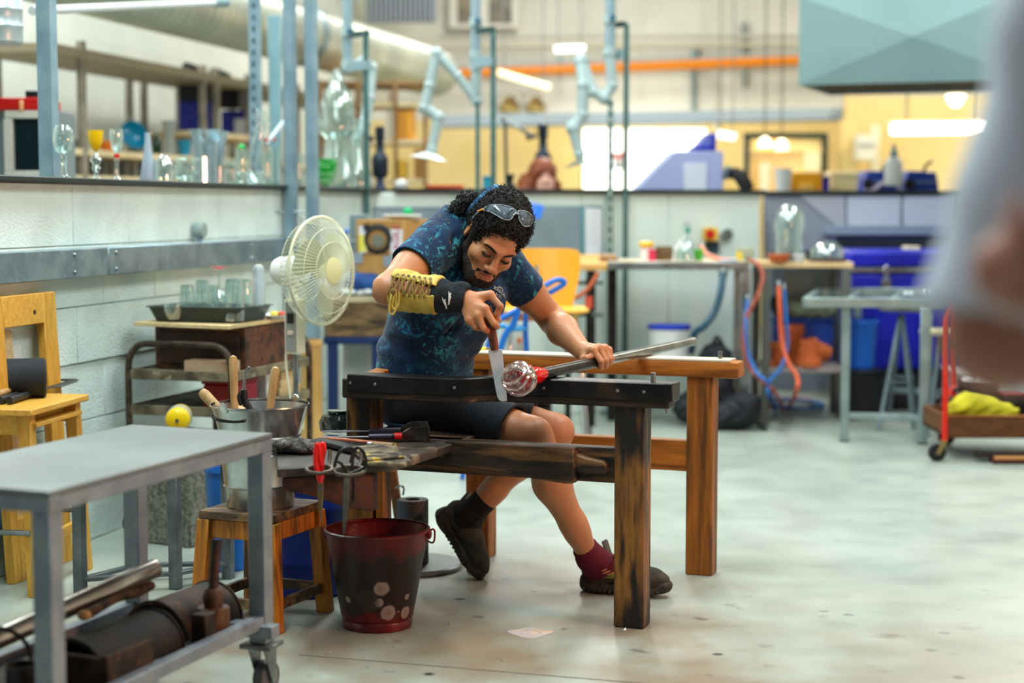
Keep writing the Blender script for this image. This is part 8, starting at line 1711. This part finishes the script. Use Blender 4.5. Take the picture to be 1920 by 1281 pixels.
def stool(lab,seat,feet,sm,seat_r):
 o=thing('metal_stool',lab,'stool',V((seat.x,seat.y,0)));B().lathe([(seat_r*.95,-.025),(seat_r,-.02),(seat_r,-.004),(seat_r*.95,0),(.0001,0)],seat,22).build('seat',sm,o)
 for f in feet:B().tube([seat+(f-seat)*.04+V((0,0,-.02)),f],.012,8).build('leg',mk('stool_grey',(110,126,132),.45,.5),o)
 n=len(feet)
 for i in range(n):B().cyl(seat.lerp(feet[i],.62),seat.lerp(feet[(i+1)%n],.62),.008,n=8).build('rung',MATS['stool_grey'],o)
sA=P(1690,575,9.3);stool('grey legged stool half hidden behind the steel frame table',sA,[V((P(x,640,Y).x,Y,.004))for x,Y in((1650,9.1),(1716,9.15),(1722,9.6),(1668,9.6))],dg,.12)
sB=P(1764,618,9.0);stool('cream topped stool behind the red trolley post',sB,[V((P(x,640,Y).x,Y,.004))for x,Y in((1742,8.85),(1800,8.85),(1795,9.2),(1745,9.2))],mk('cream_seat',(236,226,184),.5),.11)
# ----- red trolley with tray
rt=thing('red_trolley','red steel trolley with wooden tray and rubber castors','trolley',V((P(1774,868,8.0).x,8.0,0)));rp=mk('trolley_red',(222,34,14),.35)
q0=V((P(1775,640,8.0).x,8.0,0));q1=V((P(1791,640,8.55).x,8.55,0));zr1=P(1,600,8.0).z
for q,z in((q0,.10),(q1,.10)):B().tube([q+V((0,0,z)),q+V((0,0,zr1)),q+V((.04,0,zr1+.12)),q+V((.2,0,zr1+.16))],.014,10).build('upright',rp,rt)
for q in(q0+V((.75,0,0)),q1+V((.75,0,0))):B().tube([q+V((0,0,.10)),q+V((0,0,zr1)),q+V((-.04,0,zr1+.12)),q+V((-.2,0,zr1+.16))],.014,10).build('upright',rp,rt)
for q in(q0,q1,q0+V((.75,0,0)),q1+V((.75,0,0))):B().cyl(q+V((-.035,-.012,.042)),q+V((-.035,.012,.042)),.042,n=22).build('castor_wheel',rubber,rt,bev=.004);B().prism([q+V((-.045,-.016,.035)),q+V((-.025,-.016,.035)),q+V((.012,-.016,.10)),q+V((-.015,-.016,.10))],(0,.032,0)).build('castor_fork',mk('fork_brass',(150,130,84),.4,.6),rt)
B().cyl(q0+V((0,0,.3)),q1+V((0,0,.3)),.010).build('side_rail',rp,rt);B().cyl(q1+V((0,0,.5)),q1+V((0,0,.54)),.019).build('clamp',black,rt)
ty0,ty1=P(1,783,8.0).z,P(1,823,8.0).z;tm=wood('tray_brown',(110,66,28),(84,46,20),None,(2,8,8))
tx0,tx1=q0.x+.02,q0.x+.73
for y in(8.02,8.50):B().b0((tx0,y,ty1),(tx1,y+.02,ty0)).build('tray_side',tm,rt,bev=.002)
for x in(tx0,tx1-.02):B().b0((x,8.04,ty1),(x+.02,8.50,ty0)).build('tray_end',tm,rt,bev=.002)
B().b0((tx0,8.02,ty1),(tx1,8.52,ty1+.012)).build('tray_floor',tm,rt);B().b0((tx0,8.015,ty0),(tx1,8.042,ty0+.006)).build('tray_lip',oak_x,rt)
c=V((P(1850,1,8.1).x,8.16,ty1+.013));ylc=mk('yellow_cloth',(206,196,30),.85,col2=(176,168,20),sc=9,bump=.3,bsc=40)
bag('yellow_cloth','crumpled yellow cloth heaped in the red trolley tray',c,[(-.08,-.04,.12,.06,.06,.04),(-.02,0,.14,.07,.07,.055),(.05,.0,.12,.09,.07,.05),(.13,-.01,.10,.08,.06,.035),(-.02,0,.05,.10,.08,.06),(.1,0,.05,.10,.08,.05)],ylc,cat='cloth')
o=thing('saucepan','dark saucepan holding two white balls behind the yellow cloth','pan',V((P(1850,1,8.4).x,8.4,ty1+.013)));c=V((P(1848,1,8.4).x,8.38,ty1+.013));B().shell([(.085,0),(.09,.01),(.098,.175),(.102,.18)],.004,c+V((0,0,.05)),28).build('pan',dark_steel,o);B().tube([c+V((-.09,-.02,.19)),c+V((-.17,-.06,.17)),c+V((-.24,-.1,.13))],.010,8,smooth=3).build('handle',black,o);B().lathe([(.09,0),(.09,.05),(.0001,.05)],c,24).build('pan_base',dark_steel,o)
for k,dx in enumerate((-.045,.03)):o=thing('white_ball',('white ball in the saucepan nearer the red post','larger white ball in the saucepan')[k],'ball',c+V((dx,0,.2)));B().ball(c+V((dx,0,.225)),(.036,.036,.03)if k==0 else(.048,.04,.036),18,12).build('ball',white_pl,o);B().ring(c+V((dx,0,.212)),.032+.008*k,.002).build('seam',white_pl,o)
o=tbox('tool_case','black case with red edge at the far end of the trolley tray','case',[('case',black,1886,740,1925,783,.15),('red_edge',mk('dull_red',(120,20,30),.5),1884,737,1927,742,.16,-.004)],8.2);bag('black_gloves','black work gloves bundled at the red post end of the tray',V((P(1798,1,8.2).x,8.2,ty1+.013)),[(0,0,.05,.04,.05,.05),(.02,0,.10,.035,.04,.035),(-.0,-.02,.13,.025,.025,.025)],bk_,cat='gloves',h=.006)
o=thing('floor_boards','dark red brown boards lying on the floor under the trolley','boards',G(1880,872));f_=G(1863,871);
for k,(dx,dy,z,m)in enumerate(((0,0,0,mk('maroon_board',(70,22,18),.6)),(.03,.09,.0,tm),(-.06,.05,.022,mk('near_black_board',(34,20,18),.6)))):B().b0((f_.x+dx,f_.y+dy,z),(f_.x+dx+.5,f_.y+dy+.08,z+.02)).build('board',m,o,bev=.002)
B().b0((f_.x+.01,f_.y-.002,.021),(f_.x+.45,f_.y+.045,.033)).build('board',mk('tan_board',(190,130,70),.6),o,bev=.002)
tbox('white_appliance','low white appliance standing on the floor behind the red trolley','appliance',[('body',mk('appliance_white',(196,204,206),.5),1800,702,1960,800,.4,.01),('top_edge',gframe,1798,698,1962,704,.42,-.01)],9.3)
o=thing('cream_bucket','cream plastic tub standing on the low white appliance','tub',P(1890,699,9.4));c=P(1890,698,9.45);B().shell([(.10,0),(.105,.004),(.13,.17),(.138,.172)],.004,c,26).build('tub',mk('tub_cream',(228,206,164),.5),o);B().ring(c+V((0,0,.17)),.134,.005).build('rim',MATS['tub_cream'],o)
# ----- someone standing close to the camera at the frame edge
YP=1.55;np_=thing('person','person in a loose pale lilac shirt with bent elbow, cut off at the picture edge','person',(.74,YP+.1,0))
sh0=A(P(2045,20,YP));el0=A(P(1872,636,YP));ha0=A(P(2120,652,YP-.06));tc_=A((.76,YP+.08,1.18));hd=A((.74,YP+.06,1.66))
nb_=SDF((.28,YP-.45,-.005),(1.18,YP+.5,1.82),.009,bg=.05)
nb_.ell(hd,(.078,.095,.115),k=.02);nb_.ell(hd+A((-.085,0,-.02)),(.022,.016,.024),k=.02);nb_.ell(hd+A((-.03,0,-.07)),(.06,.06,.06),k=.03);nb_.cap(hd-A((0,0,.08)),A((.76,YP+.08,1.42)),.055,.06,k=.04)
for z,rx,ry in((1.36,.10,.17),(1.2,.11,.16),(1.05,.105,.145),(.95,.115,.16)):nb_.ell((.76,YP+.08,z),(rx,ry,.14),k=.06)
for sg in(-1,1):nb_.cap((.76,YP+.08+sg*.09,.92),(.75,YP+.08+sg*.10,.5),.088,.06,k=.04);nb_.cap((.75,YP+.08+sg*.1,.5),(.77,YP+.08+sg*.1,.08),.058,.04,k=.03);nb_.cap((.77,YP+.08+sg*.1,.05),(.60,YP+.08+sg*.11,.035),.042,.034,k=.03)
nb_.cap(sh0,el0,.055,.045,k=.03);nb_.cap(el0,ha0,.046,.032,k=.02);s2_=A((.78,YP+.26,1.38));e2_=A((.66,YP+.34,1.10));h2_=A(P(1912,505,YP-.14));nb_.cap(s2_,e2_,.055,.045,k=.03);nb_.cap(e2_,h2_+A((.02,.05,-.01)),.042,.03,k=.02)
for hnd,d in((ha0,A((.06,0,0))),(h2_,A((-.02,-.05,.01)))):
 nb_.ell(hnd,(.04,.032,.036),k=.02)
 for f in range(4):nb_.cap(hnd+A((0,0,(f-1.5)*.018)),hnd+d*(1.0-.1*abs(f-1.5))+A((0,0,(f-1.5)*.021)),.010,.008,k=.006)
 nb_.cap(hnd,hnd+d*.6+A((0,0,.05)),.012,.009,k=.008)
v,q=nb_.mesh();np_mesh('body',v,q,mk('tan_skin',(196,130,108),.5),np_)
ns=SDF((.28,YP-.45,.85),(1.18,YP+.5,1.55),.009,bg=.05)
for z,rx,ry in((1.36,.12,.19),(1.2,.135,.185),(1.05,.14,.18),(.97,.145,.185)):ns.ell((.76,YP+.08,z),(rx,ry,.13),k=.06)
capf(ns,sh0,L_(sh0,el0,.95),.070,.078,k=.03,f0=False);capf(ns,L_(sh0,el0,.88),L_(sh0,el0,1.03),.062,.066,k=0,op='s');ns.cap(sh0,sh0+A((.12,.05,.02)),.07,.08,k=.05);capf(ns,s2_,L_(s2_,e2_,.8),.07,.07,k=.03,f0=False)
v,q=ns.mesh();v+=.004*np.sin(v[:,[0]]*60+v[:,[2]]*35);np_mesh('shirt',v,q,mk('lilac_cotton',(226,230,246),.8,col2=(216,222,240),sc=6),np_)
nt_=SDF((.4,YP-.45,.05),(1.18,YP+.5,1.1),.010,bg=.05);nt_.ell((.76,YP+.08,.95),(.125,.17,.12),k=.04)
for sg in(-1,1):capf(nt_,(.76,YP+.08+sg*.09,.92),(.77,YP+.08+sg*.1,.09),.10,.06,k=.04,f0=False)
v,q=nt_.mesh();np_mesh('trousers',v,q,mk('dark_denim',(40,50,74),.8),np_)
for sg in(-1,1):b=B().ball((.68,YP+.08+sg*.105,.045),(.14,.05,.045),18,10);b.build('shoe',black,np_)
nh=SDF(hd-.2,hd+.2,.009,bg=.05);nh.ell(hd+A((.015,0,.03)),(.088,.10,.11),k=.02);nh.ell(hd+A((-.09,0,-.05)),(.06,.07,.085),k=.02,op='s');v,q=nh.mesh();np_mesh('hair',v,q,mk('brown_hair',(70,48,34),.6),np_)
c=V(tuple(bl(bxpx(868,RW),RW+.03,RZ)));yd_=thing('duster','yellow duster hanging over the back bench rail behind his hip','cloth',c)
vs=[];fs=[]
for i in range(9):
 for j in range(13):
  u=i/8-.5;s_=j/12;
  if s_<.45:y,z=-.022,.006-(.45-s_)*.36
  elif s_<.55:y,z=-.022+(s_-.45)*1.4,.008
  else:y,z=.118,.006-(s_-.55)*.32
  vs.append(c+VD*(u*.11+.006*math.sin(j))+UD*(y+.006*math.sin(i*1.7))+V((0,0,z+.004*math.sin(i*2.2))))
fs=[(i*13+j,i*13+j+1,(i+1)*13+j+1,(i+1)*13+j)for i in range(8)for j in range(12)];k=len(vs);vs+=[p+V((0,0,.005))-UD*.003 for p in vs];fs+=[tuple(k+i for i in f[::-1])for f in fs]
B().add(vs,fs).build('cloth',mk('duster_yellow',(240,206,20),.8,bump=.3,bsc=40),yd_,ang=80)
